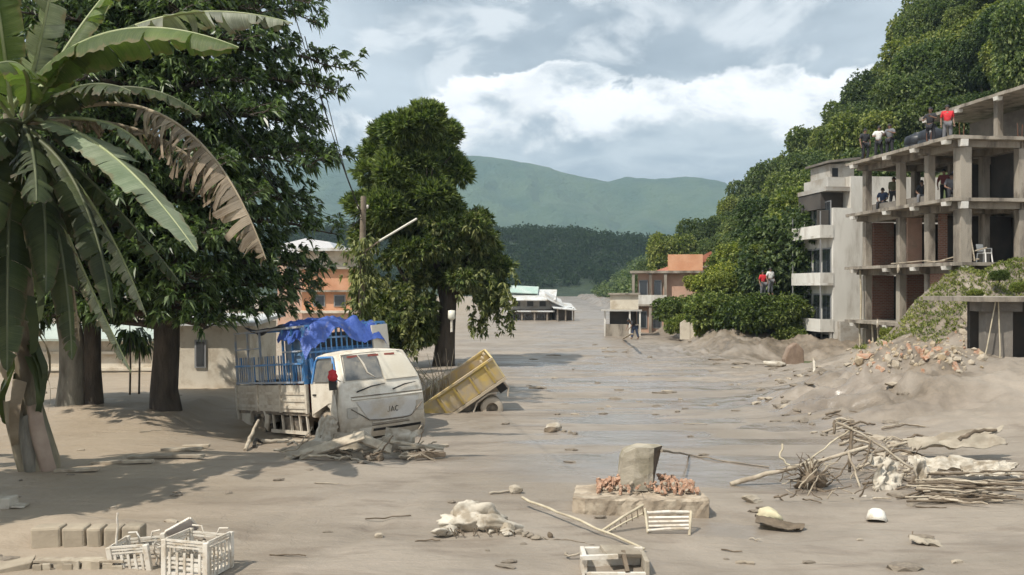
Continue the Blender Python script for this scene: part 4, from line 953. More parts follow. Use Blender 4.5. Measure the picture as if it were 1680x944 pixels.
def banana_plant_near():
    base = gat(62, 772); t = thing('banana_plant', 'near banana plant with huge arching leaves at the left edge', 'banana plant', base)
    Yc = base.y-0.6
    q = lambda px, py, dy=0.0: at(px, py, Yc+dy)
    st = MB(); o = base
    pts = [(0.12, 0, -0.3), (0.10, 0, 0.2), (-0.05, 0, 0.9), (-0.22, 0, 1.6), (-0.25, 0, 2.6), (-0.22, -0.1, 3.6), (-0.2, -0.3, 4.6), (-0.24, -0.6, 6.9)]
    st.tube(pts, [0.34, 0.31, 0.24, 0.20, 0.19, 0.17, 0.15, 0.09], 14).build('stem', M_PSEUDO, t)
    # split, peeling sheaths flaring from the foot of the stem
    for (x0, x1, y, w0, h, m) in ((-0.05, -0.42, -0.36, 0.42, 1.55, M_PSEUDO), (0.32, -0.02, -0.30, 0.34, 1.45, mat('sheath_pink', (0.30, 0.22, 0.17), (0.38, 0.29, 0.22), 2, 0.8, 0.4, 9)), (0.05, -0.12, -0.40, 0.30, 1.25, M_BARKP)):
        g = MB(); rows = []
        for i in range(9):
            f = i/8; r = []
            for j in range(5):
                e = j/4-0.5; r.append(Vector((x0+(x1-x0)*f+e*w0*(1-0.15*f), y+0.22*(2*e)**2-0.08*math.sin(f*3)+0.015*math.sin(9*f+7*e), -0.15+h*f+0.10*abs(e)*(1 if i == 8 else 0))))
            rows.append(r)
        g.grid(rows).build('sheath', m, t)
    MB().tube([q(47, 205)-o, q(42, 190)-o, q(48, 176)-o], [0.05, 0.11, 0.03], 8).build('flower_bud', mat('bud', (0.35, 0.22, 0.16), (0.42, 0.30, 0.22), 5), t)
    # hanging rags of dead leaf round the stem
    rg_ = np.random.default_rng(3)
    for i in range(16):
        a = rg_.uniform(0, 6.28); z0 = rg_.uniform(1.7, 4.6); ln = rg_.uniform(0.7, 1.4); r0 = 0.19
        g = MB(); rows = []
        for k in range(6):
            f = k/5; rr = r0+0.28*math.sin(f*2.2); wv = 0.13*(1-0.5*f)
            cx, cy = math.cos(a)*rr-0.22, math.sin(a)*rr-0.1
            rows.append([Vector((cx-math.sin(a)*wv*e, cy+math.cos(a)*wv*e, z0-ln*f+0.05*math.sin(k*2+i+e))) for e in (-1, 0, 1)])
        g.grid(rows).build('dead_sheath', B_DARK if i % 3 else B_DEAD, t)
    L = lambda a, c, b, w_, m, **k: banana_leaf(t, a, c, b, w_, m, **k)
    L(q(22, 175), q(150, -20, -1.2), q(392, 78, -1.6), 1.25, B_LEAF, droop=0.85, tear=0.22, seed=1)
    L(q(50, 195), q(180, 205, -1.4), q(322, 412, -2.2), 1.05, B_PALE, droop=0.2, tear=0.3, seed=2)
    L(q(110, 180, 0.3), q(330, 120, -0.4), q(436, 425, -0.9), 1.75, B_DEAD, droop=1.2, tear=1.0, seed=3, rib=M_RIBD, petiole=0.30)
    L(q(60, 150, 0.8), q(240, -30, 0.8), q(480, 38, 0.8), 1.2, B_GREY, droop=0.9, tear=0.95, seed=4)
    L(q(35, 190), q(70, 60, -0.3), q(98, -95, -0.4), 0.75, B_GREY, droop=0.3, tear=0.6, seed=5)
    L(q(20, 190), q(5, 60, -1.0), q(-20, -110, -1.2), 0.9, B_LEAF, droop=0.3, tear=0.3, seed=6)
    L(q(40, 200), q(70, 60, -1.4), q(-40, 120, -2.6), 0.8, B_LEAF, droop=0.6, tear=0.3, seed=7)
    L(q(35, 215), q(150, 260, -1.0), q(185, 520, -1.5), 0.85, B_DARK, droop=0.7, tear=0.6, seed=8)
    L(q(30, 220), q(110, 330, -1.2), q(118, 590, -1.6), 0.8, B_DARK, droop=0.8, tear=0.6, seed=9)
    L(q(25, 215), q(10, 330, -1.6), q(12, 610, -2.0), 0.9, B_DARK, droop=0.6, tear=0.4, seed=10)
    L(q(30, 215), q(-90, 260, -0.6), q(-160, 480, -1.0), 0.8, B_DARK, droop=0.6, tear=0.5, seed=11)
    L(q(60, 200, 0.2), q(200, 175, -0.2), q(250, 262, -0.4), 0.42, B_PALE, droop=0.7, tear=0.5, seed=12, petiole=0.42)
    L(q(45, 210, 0.2), q(170, 300, 0.3), q(300, 470, 0.4), 0.7, B_DARK, droop=0.9, tear=0.9, seed=13)
    L(q(30, 210), q(-60, 60, -1.8), q(-220, 120, -3.4), 0.9, B_LEAF, droop=0.6, tear=0.3, seed=14)
    L(q(40, 200), q(130, 20, 0.5), q(250, -90, 0.9), 0.8, B_LEAF, droop=0.5, tear=0.5, seed=15)
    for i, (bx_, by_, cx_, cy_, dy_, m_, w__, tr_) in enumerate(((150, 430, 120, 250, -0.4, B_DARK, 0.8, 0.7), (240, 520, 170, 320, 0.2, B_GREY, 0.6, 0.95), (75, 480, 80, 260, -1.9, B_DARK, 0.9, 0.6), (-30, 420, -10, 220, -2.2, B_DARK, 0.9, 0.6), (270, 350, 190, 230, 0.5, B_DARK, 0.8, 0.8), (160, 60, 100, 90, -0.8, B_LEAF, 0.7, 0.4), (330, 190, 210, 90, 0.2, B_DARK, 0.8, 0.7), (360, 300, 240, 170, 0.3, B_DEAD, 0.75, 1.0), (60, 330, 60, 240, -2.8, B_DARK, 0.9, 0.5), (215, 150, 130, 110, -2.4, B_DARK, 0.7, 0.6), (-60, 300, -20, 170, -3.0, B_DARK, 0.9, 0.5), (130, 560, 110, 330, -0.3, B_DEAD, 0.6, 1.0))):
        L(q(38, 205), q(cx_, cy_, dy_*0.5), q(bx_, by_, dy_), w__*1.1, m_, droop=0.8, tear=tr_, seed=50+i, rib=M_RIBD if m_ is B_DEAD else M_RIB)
    L(q(40, 215), q(120, 420, 0.6), q(215, 610, 0.9), 0.55, B_GREY, droop=1.0, tear=0.9, seed=16)
banana_plant_near()
def banana_plant_left():
    base = Vector((-11.6, 14.6, 0.0)); t = thing('banana_plant', 'banana plant mostly outside the left edge, dark leaves hanging in', 'banana plant', base)
    MB().tube([(0, 0, -0.3), (0, 0, 1), (0.05, 0, 3), (0.1, 0, 5.2)], [0.26, 0.22, 0.18, 0.1], 12).build('stem', M_PSEUDO, t)
    top = base+Vector((0.1, 0, 5.2))
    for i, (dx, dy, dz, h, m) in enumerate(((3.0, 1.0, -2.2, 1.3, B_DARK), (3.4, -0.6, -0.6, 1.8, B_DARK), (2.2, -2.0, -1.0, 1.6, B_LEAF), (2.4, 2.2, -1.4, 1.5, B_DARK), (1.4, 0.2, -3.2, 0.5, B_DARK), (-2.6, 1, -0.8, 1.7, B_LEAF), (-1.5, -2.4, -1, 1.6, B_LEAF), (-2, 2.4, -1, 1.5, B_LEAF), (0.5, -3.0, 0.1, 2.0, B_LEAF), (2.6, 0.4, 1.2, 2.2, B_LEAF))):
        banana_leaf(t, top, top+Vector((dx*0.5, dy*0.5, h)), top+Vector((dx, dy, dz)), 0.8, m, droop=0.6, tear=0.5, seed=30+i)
banana_plant_left()
# ------------------------------------------------------------------ saplings and a heap behind the trunks
for k, (px, hgt) in enumerate(((213, 2.3), (228, 2.1))):
    b = at(px, 655, 28.6+k*0.5); b.z = 0.1
    t = thing('sapling', ['thin drooping-leaved sapling left of the big trunk', 'second thin sapling, nearest the big trunk on its left'][k], 'sapling', b)
    MB().tube([(0, 0, -0.1), (0.02, 0, 1.0), (0, 0, hgt)], [0.035, 0.03, 0.015], 6).build('trunk', M_BARK, t)
    rng = np.random.default_rng(60+k); C = np.array([[rng.normal()*0.18, rng.normal()*0.18, hgt-0.1-0.5*rng.random()] for _ in range(22)])
    V, F = tufts(C, np.array([[c[0], c[1], -0.2] for c in C]), 6, 0.34, 0.10, 0.6, 0.6, rng); link('crown', npmesh('crown', V, F), L_BIG, t)

def edge_tree():
    rng = np.random.default_rng(17)
    t = thing('broadleaf_tree', 'leafy tree at the left edge that throws the dappled foreground shade', 'tree', (-11.6, 12.6, 0))
    mb = MB(); mb.tube([(0, 0, -0.4), (0, 0, 0.5), (0.1, 0, 2.5), (0.3, 0, 5)], [0.34, 0.28, 0.22, 0.1], 10)
    for q in range(6): a = q*1.05; mb.tube([(0.15, 0, 3), (math.cos(a)*1.1, math.sin(a)*1.1, 4.4), (math.cos(a)*1.9, math.sin(a)*1.9, 5.4)], [0.12, 0.08, 0.03], 6)
    mb.build('trunk', M_BARKD, t)
    lob = [(math.cos(a)*1.35, math.sin(a)*1.35, 5.2+0.9*math.sin(a*2.3), 1.15, 1.15, 0.8) for a in np.linspace(0, 6.28, 8)]+[(0, 0, 6.6, 1.6, 1.6, 0.9)]
    P, D = lobes_points(lob, 210, rng, 0.5); V, F = tufts(P, D, 7, 0.30, 0.11, 0.9, 0.4, rng); link('crown', npmesh('crown', V, F), L_BIG, t)
edge_tree()
# ------------------------------------------------------------------ the stranded lorry
M_CAB = mat('cab_white', (0.72, 0.67, 0.575), (0.66, 0.60, 0.50), 1.5, 0.5, 0.15, 30, dirt=(0.47, 0.395, 0.295), dscale=1.6, dlo=0.50, dhi=0.74)
def splash(m, lo, hi, col):
    t = NT(m.node_tree); p = next(n for n in t.n if n.type == 'BSDF_PRINCIPLED'); src = p.inputs['Base Color'].links[0].from_socket
    co = t.add('ShaderNodeTexCoord').outputs['Object']; z = t.add('ShaderNodeSeparateXYZ', {0: co}).outputs[2]
    h = t.math('ADD', z, t.math('MULTIPLY', t.math('SUBTRACT', t.noise(co, 2.4, 7, 0.7, 0.5), 0.5), 1.6))
    c = t.mix(t.sm(h, hi, lo), src, col); t.l.new(c, p.inputs['Base Color'])
    v = t.noise(co, 40, 4, 0.7); c2 = t.mix(t.sm(v, 0.60, 0.68, 0, 0.6), c, (0.30, 0.24, 0.175)); t.l.new(c2, p.inputs['Base Color'])
splash(M_CAB, 0.15, 1.05, (0.42, 0.345, 0.255))
M_BODYW = mat('side_panel_white', (0.60, 0.55, 0.46), (0.52, 0.46, 0.37), 2.5, 0.6, 0.2, 30, dirt=(0.40, 0.33, 0.25), dscale=1.8, dlo=0.45, dhi=0.65)
M_BLUE = mat('cage_blue', (0.06, 0.20, 0.46), (0.09, 0.26, 0.52), 3, 0.55, 0.1, 30, dirt=(0.34, 0.33, 0.32), dscale=2.0, dlo=0.50, dhi=0.68)
M_BLUEP = mat('cage_pale_blue', (0.26, 0.33, 0.44), (0.36, 0.40, 0.46), 3, 0.6, dirt=(0.42, 0.38, 0.32), dscale=3)
M_TARP = mat('tarpaulin_blue', (0.035, 0.08, 0.33), (0.06, 0.12, 0.40), 2, 0.5, 0.6, 9, dirt=(0.22, 0.22, 0.26), dscale=3, dlo=0.56, dhi=0.75, dist=0.05)
M_TARPD = mat('tarpaulin_dark', (0.045, 0.05, 0.065), (0.08, 0.085, 0.10), 2, 0.7, 0.2, 12)
M_TYRE = mat('tyre', (0.03, 0.028, 0.026), None, rough=0.9, dirt=(0.33, 0.27, 0.20), dscale=2.5, dlo=0.38, dhi=0.58)
M_TYREM = mat('tyre_muddy', (0.40, 0.335, 0.26), (0.46, 0.40, 0.32), 3, 0.9, 0.4, 20)
M_CHAS = mat('chassis', (0.10, 0.085, 0.07), (0.20, 0.165, 0.125), 3, 0.85, 0.3, 20, dirt=(0.30, 0.245, 0.18), dscale=2.0)
M_BLACK = mat('rubber_black', (0.02, 0.018, 0.016), None, rough=0.7)
M_RED = mat('red_cloth', (0.50, 0.03, 0.035), (0.40, 0.02, 0.03), 4, 0.8)
M_GLASSM = mat('windscreen_glass', (0.11, 0.115, 0.115), (0.20, 0.19, 0.17), 3.0, 0.15, dirt=(0.30, 0.27, 0.22), dscale=2.2, dlo=0.5, dhi=0.7)
lorry = thing('cage_lorry', 'mud-caked white lorry with a blue cage body stuck in the mud', 'lorry', (-3.06, 21.88, -0.12))
lorry.rotation_mode = 'XYZ'
lorry.rotation_euler = (Matrix.Rotation(R(-49.5), 4, 'Z') @ Matrix.Rotation(R(-5), 4, 'Y') @ Matrix.Rotation(R(1.2), 4, 'X')).to_euler()
def cab_shell():
    import bmesh
    prof = [(-0.02, 0.12), (0.06, 0.30), (0.07, 0.95), (0.02, 1.22), (-0.10, 1.50), (-0.42, 2.10), (-0.62, 2.20), (-1.10, 2.24), (-1.50, 2.18), (-1.58, 1.9), (-1.58, 0.62), (-1.42, 0.60), (-1.30, 0.85), (-0.98, 1.0), (-0.66, 0.85), (-0.54, 0.55), (-0.50, 0.12)]
    ys = [-1.2, -1.12, -0.6, 0, 0.6, 1.12, 1.2]
    def wy(z): return 1.0 if z < 1.45 else 1.0-0.14*((z-1.45)/0.75)
    bm = bmesh.new(); rings = []
    for y in ys:
        e = abs(y) > 1.15; ring = []
        cx = sum(p[0] for p in prof)/len(prof)
        for (x, z) in prof:
            bow = -0.10*(y/1.2)**2 if x > -0.5 and z > 0.1 else 0
            sx = x+bow; sz = z-(0.06*(y/1.2)**4 if z > 2 else 0)
            if e: sx = sx-(0.05 if x > -0.45 else 0)
            ring.append(bm.verts.new((sx, y*wy(z), sz)))
        rings.append(ring)
    n = len(prof)
    for a, b in zip(rings[:-1], rings[1:]):
        for i in range(n): bm.faces.new((a[i], a[(i+1) % n], b[(i+1) % n], b[i]))
    bm.faces.new(rings[0][::-1]); bm.faces.new(rings[-1])
    bmesh.ops.recalc_face_normals(bm, faces=bm.faces)
    es = [e for e in bm.edges if len(e.link_faces) == 2 and e.calc_face_angle(0) > 0.45]
    bmesh.ops.bevel(bm, geom=es, offset=0.035, segments=2, profile=0.5, affect='EDGES', clamp_overlap=True)
    me = bpy.data.meshes.new('cab'); bm.to_mesh(me); bm.free()
    me.polygons.foreach_set('use_smooth', [True]*len(me.polygons))
    try: me.set_sharp_from_angle(angle=R(35))
    except Exception: pass
    return me
cab = link('cab', cab_shell(), M_CAB, lorry)
def front_pt(y, z, off=0.012):
    """point on the cab front at height z"""
    zs = [0.12, 0.30, 0.95, 1.22, 1.50, 2.10, 2.20]; xs = [-0.02, 0.06, 0.07, 0.02, -0.10, -0.42, -0.62]
    x = float(np.interp(z, zs, xs))-0.10*(y/1.2)**2; wv = 1.0 if z < 1.45 else 1.0-0.14*((z-1.45)/0.75)
    return Vector((x+off, y*wv, z+(off*0.4 if z > 1.4 else 0)))
def patch(y0, y1, z0, z1, off, nn=6, m=4, shape=None):
    rows = []
    for i in range(m+1):
        z = z0+(z1-z0)*i/m; a, b = (y0, y1) if shape is None else shape(i/m)
        rows.append([front_pt(a+(b-a)*j/nn, z, off) for j in range(nn+1)])
    return MB().grid(rows)
ws = patch(-1.0, 0.08, 1.50, 2.10, 0.018, shape=lambda f: (-0.99+0.02*f, 0.02+0.05*f)).build('windscreen', M_GLASSM, cab)
patch(0.06, 1.03, 1.44, 2.13, 0.03, shape=lambda f: (0.06, 1.10-0.30*f**3)).build('mud_coat', mat('mud_coat', (0.60, 0.54, 0.43), (0.64, 0.59, 0.49), 1.2, 0.75, 0.3, 6), ws)
MB().tube([front_pt(-1.03, 1.46, 0.02), front_pt(-1.03, 2.12, 0.02), front_pt(0.0, 2.15, 0.02), front_pt(0.95, 2.13, 0.02)], 0.022, 6).build('windscreen_seal', M_CAB, ws)
MB().tube([front_pt(-0.55, 2.10, 0.03), front_pt(-0.42, 1.85, 0.03), front_pt(-0.38, 1.65, 0.03), front_pt(-0.2, 1.52, 0.03)], [0.012, 0.03, 0.02, 0.008], 5).build('crack', mat('mud_drip', (0.55, 0.50, 0.42)), ws)
for i, yb in enumerate((-0.9, -0.25, 0.3)):
    MB().box(front_pt(yb+0.2, 2.06, 0.028), (0.008, 0.30, 0.05)).build('red_sticker', mat('sticker_red', (0.40, 0.12, 0.09)), ws)
for (a, b) in ((( -0.80, 1.22), (0.02, 1.36)), ((0.20, 1.20), (0.95, 1.32))):
    MB().tube([front_pt(*a, 0.045), front_pt((a[0]+b[0])/2, (a[1]+b[1])/2+0.03, 0.05), front_pt(*b, 0.045)], [0.02, 0.018, 0.008], 5).build('wiper', M_BLACK, cab)
MB().tube([front_pt(y, 1.10, 0.008) for y in np.linspace(-0.95, 1.12, 12)], 0.014, 5).build('bonnet_seam', M_CHAS, cab)
MB().tube([front_pt(y, 1.04, 0.0) for y in np.linspace(-0.95, 1.12, 12)], 0.03, 6).build('bonnet_lip', M_CAB, cab)
gr = patch(-0.72, 0.95, 0.50, 0.98, 0.016, 8, 5, lambda f: (-0.52-0.32*f, 0.72+0.30*f)).build('grille_panel', mat('grille_panel', (0.50, 0.47, 0.43), (0.58, 0.55, 0.50), 2, 0.5, dirt=(0.45, 0.38, 0.29)), cab)
MB().tube([front_pt(y, z, 0.03) for y, z in ((-0.98, 0.82), (-0.80, 0.70), (-0.52, 0.52), (-0.2, 0.49), (0.4, 0.47), (0.68, 0.50), (0.90, 0.66), (1.08, 0.80))], 0.014, 6).build('grille_trim', M_CHAS, gr)
for k, z in enumerate((0.44, 0.38)):
    MB().tube([front_pt(y, z, 0.03) for y in np.linspace(-0.45, 0.62, 8)], 0.014, 5).build('grille_bar', M_CHAS if k else M_BODYW, gr)
# raised badge lettering on the grille: three worn capitals
def strokes(lines, y0, z0, s, off=0.035):
    for ln in lines:
        MB().tube([front_pt(y0+u*s, z0+v*s, off) for u, v in ln], 0.009, 4, smooth=False).build('badge_letter', M_TYRE, gr)
strokes([[(0.5, 1), (0.5, 0.2), (0.3, 0), (0.05, 0.1)], [(0.8, 0), (1.15, 1), (1.5, 0)], [(0.95, 0.4), (1.35, 0.4)], [(2.4, 0.85), (2.1, 1), (1.8, 0.7), (1.8, 0.3), (2.1, 0), (2.4, 0.15)]], -0.02, 0.66, 0.13)
bp = patch(-1.14, 1.14, 0.10, 0.36, 0.05, 10, 3).build('bumper', M_CAB, cab)
patch(-0.45, 0.98, 0.235, 0.30, 0.062, 8, 1).build('bumper_slot', M_BLACK, bp)
patch(-0.82, -0.50, 0.16, 0.34, 0.066, 2, 1).build('number_plate', mat('plate', (0.62, 0.58, 0.50)), bp)
for y in (-0.95, 1.0):
    hl = patch(y-0.13, y+0.13, 0.60, 0.86, 0.02, 3, 3).build('headlight', mat('headlight', (0.42, 0.38, 0.32), None, rough=0.25, dirt=(0.40, 0.33, 0.25)), cab)
    MB().lathe([(0.0, 0.02), (0.06, 0.02), (0.075, 0.0)], front_pt(y+0.02, 0.19, 0.08), 'X', 14).build('fog_light', M_CHAS, hl)
# left side of the picture: door, window, mirror wrapped in a red cloth
dr = MB().prism([(-1.50, 0.68), (-0.62, 0.98), (-0.30, 0.98), (-0.22, 1.46), (-1.50, 1.46)], 0.02, Matrix(((1, 0, 0, 0), (0, 0, -1, -1.203), (0, 1, 0, 0), (0, 0, 0, 1)))).build('door', M_CAB, cab)
MB().box((-1.3, -1.235, 1.18), (0.16, 0.03, 0.04)).build('handle', M_BLACK, dr)
sw = lambda x, z, o=0.0: Vector((x, -(1.2*(1-0.14*(z-1.45)/0.75))-0.012-o, z))
MB().grid([[sw(-1.38, 1.50), sw(-0.28, 1.50)], [sw(-1.36, 2.02), sw(-0.56, 2.02)]]).build('side_window', M_GLASSM, dr)
MB().tube([sw(-1.42, 1.46, .01), sw(-1.40, 2.0, .01), sw(-1.30, 2.09, .01), sw(-0.58, 2.09, .01), sw(-0.24, 1.50, .01)], 0.035, 6).build('window_surround', M_BLUE, dr)
MB().box((-1.49, -1.13, 1.78), (0.14, 0.06, 0.62), (0.18, 0, 0)).build('rear_pillar', M_BLUE, dr)
mr = MB().tube([(-0.12, -1.15, 1.5), (-0.05, -1.36, 1.62), (-0.04, -1.38, 1.95)], 0.014, 5).build('mirror_arm', M_CHAS, cab)
MB().box((-0.05, -1.40, 1.50), (0.07, 0.17, 0.36)).build('mirror', M_BLACK, mr)
MB().lathe([(0.0, 0.0), (0.10, 0.03), (0.13, 0.12), (0.09, 0.20), (0.10, 0.25), (0.0, 0.30)], (-0.04, -1.39, 1.52), 'Z', 9).build('red_cloth', M_RED, mr)
# flap of torn metal and mud-soaked hanging cloth by the front corner
g = MB(); rows = []
for i in range(9):
    f = i/8; rows.append([Vector((-0.30+0.09*e+0.04*math.sin(4*f+e*3), -1.26-0.05*math.sin(f*5+e*2), 1.42-1.15*f)) for e in (-1, -.3, .3, 1)])
g.grid(rows).build('torn_cloth', M_CAB, cab)
# chassis, wheels
ch = MB()
for y in (-0.5, 0.5): ch.box((-3.7, y, 0.50), (4.6, 0.14, 0.22))
for x in (-5.7, -4.6, -3.4, -2.4): ch.box((x, 0, 0.52), (0.12, 2.1, 0.14))
chs = ch.build('chassis', M_CHAS, lorry)
def wheel(parent, x, y, z, r=0.44, w_=0.28, m=M_TYRE, s=-1):
    o = MB().lathe([(r*0.52, -w_/2), (r*0.86, -w_/2), (r, -w_/2+0.05), (r, w_/2-0.05), (r*0.86, w_/2), (r*0.52, w_/2)], (x, y, z), 'Y', 24).build('wheel', m, parent)
    MB().lathe([(0.0, s*w_*0.1), (r*0.18, s*w_*0.15), (r*0.22, s*w_*0.02), (r*0.50, s*w_*0.05), (r*0.54, s*w_*0.5)], (x, y, z), 'Y', 18).build('rim', M_CHAS, o)
    return o
for x in (-0.98, -4.75):
    for y in (-1.0, 1.0): wheel(lorry, x, y, 0.36, s=-1 if y < 0 else 1)
def arch(x0, zc, r0, r1, y0, y1):
    m = MB(); rows = []
    for i in range(11):
        a = math.pi*i/10; rows.append([Vector((x0+math.cos(a)*r, yy, zc+math.sin(a)*r)) for r, yy in ((r0, y0), (r1, y0), (r1, y1), (r0, y1), (r0, y0))])
    return m.grid(rows)
arch(-4.75, 0.38, 0.50, 0.56, -1.2, -0.8).build('mudguard', M_BODYW, chs)
MB().prism([(-5.9, 0.35), (-5.25, 0.30), (-5.25, 0.66), (-5.9, 0.66)], 0.05, Matrix(((1, 0, 0, 0), (0, 0, -1, -1.12), (0, 1, 0, 0), (0, 0, 0, 1)))).build('rear_skirt', M_BODYW, chs)
MB().prism([(-4.2, 0.18), (-4.05, 0.62), (-4.3, 0.66), (-4.4, 0.3)], 0.04, Matrix(((1, 0, 0, 0), (0, 0, -1, -1.14), (0, 1, 0, 0), (0, 0, 0, 1)))).build('skirt_flap', M_BODYW, chs)
for x in (-3.9, -3.35, -2.85, -2.35, -1.95):
    MB().bar((x, -1.14, 0.66), (x+0.06, -1.14, 0.20), 0.05, 0.05).build('side_guard_post', M_BODYW, chs)
MB().bar((-4.0, -1.15, 0.20), (-1.85, -1.15, 0.20), 0.05, 0.09).build('side_guard_rail', M_BODYW, chs)
MB().box((-3.0, -0.85, 0.38), (0.9, 0.45, 0.4)).build('fuel_tank', M_CHAS, chs, bevel=0.05)
# cargo bed
bed = MB().box((-3.85, 0, 0.69), (4.3, 2.36, 0.10)).build('bed', M_CHAS, lorry)
for y, sgn in ((-1.2, -1), (1.2, 1)):
    p = MB().box((-3.85, y, 1.08), (4.30, 0.05, 0.70)).build('drop_side', M_BODYW, bed)
    for z in (0.86, 1.04, 1.22): MB().bar((-5.95, y+sgn*0.035, z), (-1.75, y+sgn*0.035, z), 0.03, 0.07).build('pressed_rib', M_BODYW, p)
    for x in (-5.98, -4.6, -3.2, -1.72): MB().box((x, y+sgn*0.04, 1.08), (0.09, 0.06, 0.74)).build('stake', M_BODYW, p)
MB().box((-6.0, 0, 1.08), (0.05, 2.3, 0.70)).build('tailgate', M_BODYW, bed)
MB().box((-6.06, -1.16, 0.82), (0.08, 0.10, 1.35)).build('corner_stanchion', M_BODYW, bed)
cage = MB().bar((-1.74, -1.2, 2.92), (-6.0, -1.2, 2.92), 0.055).build('cage', M_BLUEP, lorry)
MB().bar((-1.74, 1.2, 2.92), (-6.0, 1.2, 2.92), 0.055).build('rail', M_BLUE, cage)
for x in (-1.74, -2.6, -3.4, -4.3, -5.2, -6.0): MB().bar((x, -1.17, 2.93), (x, 1.17, 2.93), 0.05).build('roof_bar', M_BLUE, cage)
for y in (-1.2, 1.2):
    for x, wv in ((-1.76, 0.10), (-2.42, 0.05), (-2.95, 0.05), (-4.35, 0.05), (-5.15, 0.05), (-5.97, 0.05)):
        MB().bar((x, y, 1.44), (x, y, 2.9), wv, 0.05, (1, 0, 0)).build('post', M_BLUE if x > -3 else M_BLUEP, cage)
    for z, m in ((1.50, M_BLUEP), (1.98, M_BLUE)): MB().bar((-1.76, y-0.03, z), (-5.97, y-0.03, z), 0.04, 0.05).build('rail', m, cage)
    for x0, x1, z in ((-1.8, -2.95, 2.62), (-1.8, -2.95, 2.30), (-4.4, -5.95, 2.45)): MB().bar((x0, y-0.02, z), (x1, y-0.02, z), 0.03, 0.04).build('rail', M_BLUEP, cage)
    n = 30
    for i in range(n):
        x = -1.85-4.05*i/(n-1)
        hb = 2.22 if x < -2.9 else 2.0
        if random.random() < 0.92: MB().bar((x, y, 1.50), (x+random.uniform(-.02, .02), y, hb), 0.032, 0.025).build('picket', M_BLUEP if i % 3 else M_BLUE, cage)
# front board over the cab: slats and solid blue side
for i in range(15):
    y = -1.08+2.16*i/14; MB().bar((-1.70, y, 1.5), (-1.70, y, 2.9), 0.035, 0.035).build('picket', M_BLUE, cage)
for z in (1.6, 2.25, 2.6): MB().bar((-1.68, -1.15, z), (-1.68, 1.15, z), 0.04, 0.05).build('rail', M_BLUE, cage)
MB().box((-1.80, 0, 1.9), (0.03, 2.3, 0.9)).build('front_board', M_BLUE, cage)
MB().box((-1.9, -1.17, 2.2), (0.22, 0.03, 1.42)).build('side_board', M_BLUE, cage)
MB().box((-2.42, -1.10, 2.2), (1.15, 0.02, 0.9)).build('side_sheet', mat('sheet_blue_grey', (0.10, 0.20, 0.34), (0.28, 0.30, 0.33), 2.5, 0.7), cage)
MB().box((-1.62, 0.98, 2.45), (0.05, 0.52, 0.82), (0.05, 0, 0.1)).build('white_board', mat('board_white', (0.62, 0.58, 0.50), (0.56, 0.52, 0.44), 2, 0.7), cage)
MB().box((-3.75, 1.12, 2.15), (3.6, 0.02, 1.25)).build('interior_shade_sheet', M_TARPD, cage)  # dark sheet added to mimic the shaded inside of the cage
def sheet(x0, x1, y0, y1, z, amp, seed, nx=22, ny=20, hang=None, sc=1.6):
    rows = []
    for i in range(nx+1):
        r = []
        for j in range(ny+1):
            x = x0+(x1-x0)*i/nx; y = y0+(y1-y0)*j/ny
            h = float(fbm(np.array([x*sc+seed]), np.array([y*sc+seed*2.0]), 4)[0]); h2 = float(fbm(np.array([x*sc+seed+9]), np.array([y*sc-seed]), 3)[0])
            zz = z+amp*h
            if hang: zz += hang(x, y, h2)
            r.append(Vector((x+0.05*h2, y+0.05*h, zz)))
        rows.append(r)
    return MB().grid(rows)
tp = thing('blue_tarpaulin', 'crumpled bright blue tarpaulin thrown over the front of the lorry cage', 'tarpaulin', lorry.location, lorry.rotation_euler)
def hang_front(x, y, h):
    v = 0.10*math.sin((y+1.0)*2.3)
    if x > -1.72: v -= (x+1.72)*(2.2+0.8*math.sin(y*5))*1.0
    if y > 0.9: v -= (y-0.9)*1.5
    if y < -1.12: v -= (-1.12-y)*2.0
    return v+0.05*h
sheet(-3.1, -1.50, -1.30, 1.1, 3.0, 0.20, 3, 30, 28, hang=hang_front, sc=3.4).build('cloth', M_TARP, tp)
td = thing('torn_dark_tarpaulin', 'torn dark tarpaulin along the roof bars at the rear of the lorry cage', 'tarpaulin', lorry.location, lorry.rotation_euler)
sheet(-5.4, -2.9, -1.25, -0.2, 2.97, 0.20, 8, hang=lambda x, y, h: 0.08*h-0.10*max(0, -y-1.1)).build('cloth', M_TARPD, td)
# cargo
for i, (x, y, s, m, lb) in enumerate(((-2.5, -0.6, (0.5, 0.6, 0.9), mat('cargo_red', (0.30, 0.07, 0.05), (0.22, 0.06, 0.05), 3), 'red stacked crate inside the front of the lorry cage'), (-3.3, -0.5, (0.6, 0.7, 0.7), M_CHAS, 'brown crate in the middle of the lorry cage'), (-5.2, -0.4, (0.8, 0.8, 0.8), M_CHAS, 'brown crate at the rear of the lorry cage'), (-4.3, 0.4, (0.9, 0.8, 1.1), M_TARPD, 'dark bundle on the far side of the lorry cage'))):
    c = thing('cargo_crate', lb, 'crate'); c.matrix_world = Matrix.Translation(lorry.location) @ lorry.rotation_euler.to_matrix().to_4x4() @ Matrix.Translation((x, y, 0.745))
    for k in range(4):
        MB().box((0, 0, s[2]*(k+0.5)/4), (s[0], s[1], s[2]/4-0.03)).build('slat_row', m, c, bevel=0.02)
    for sx in (-1, 1):
        for sy in (-1, 1): MB().box((sx*s[0]*0.5, sy*s[1]*0.5, s[2]/2), (0.05, 0.05, s[2])).build('corner_post', m, c)

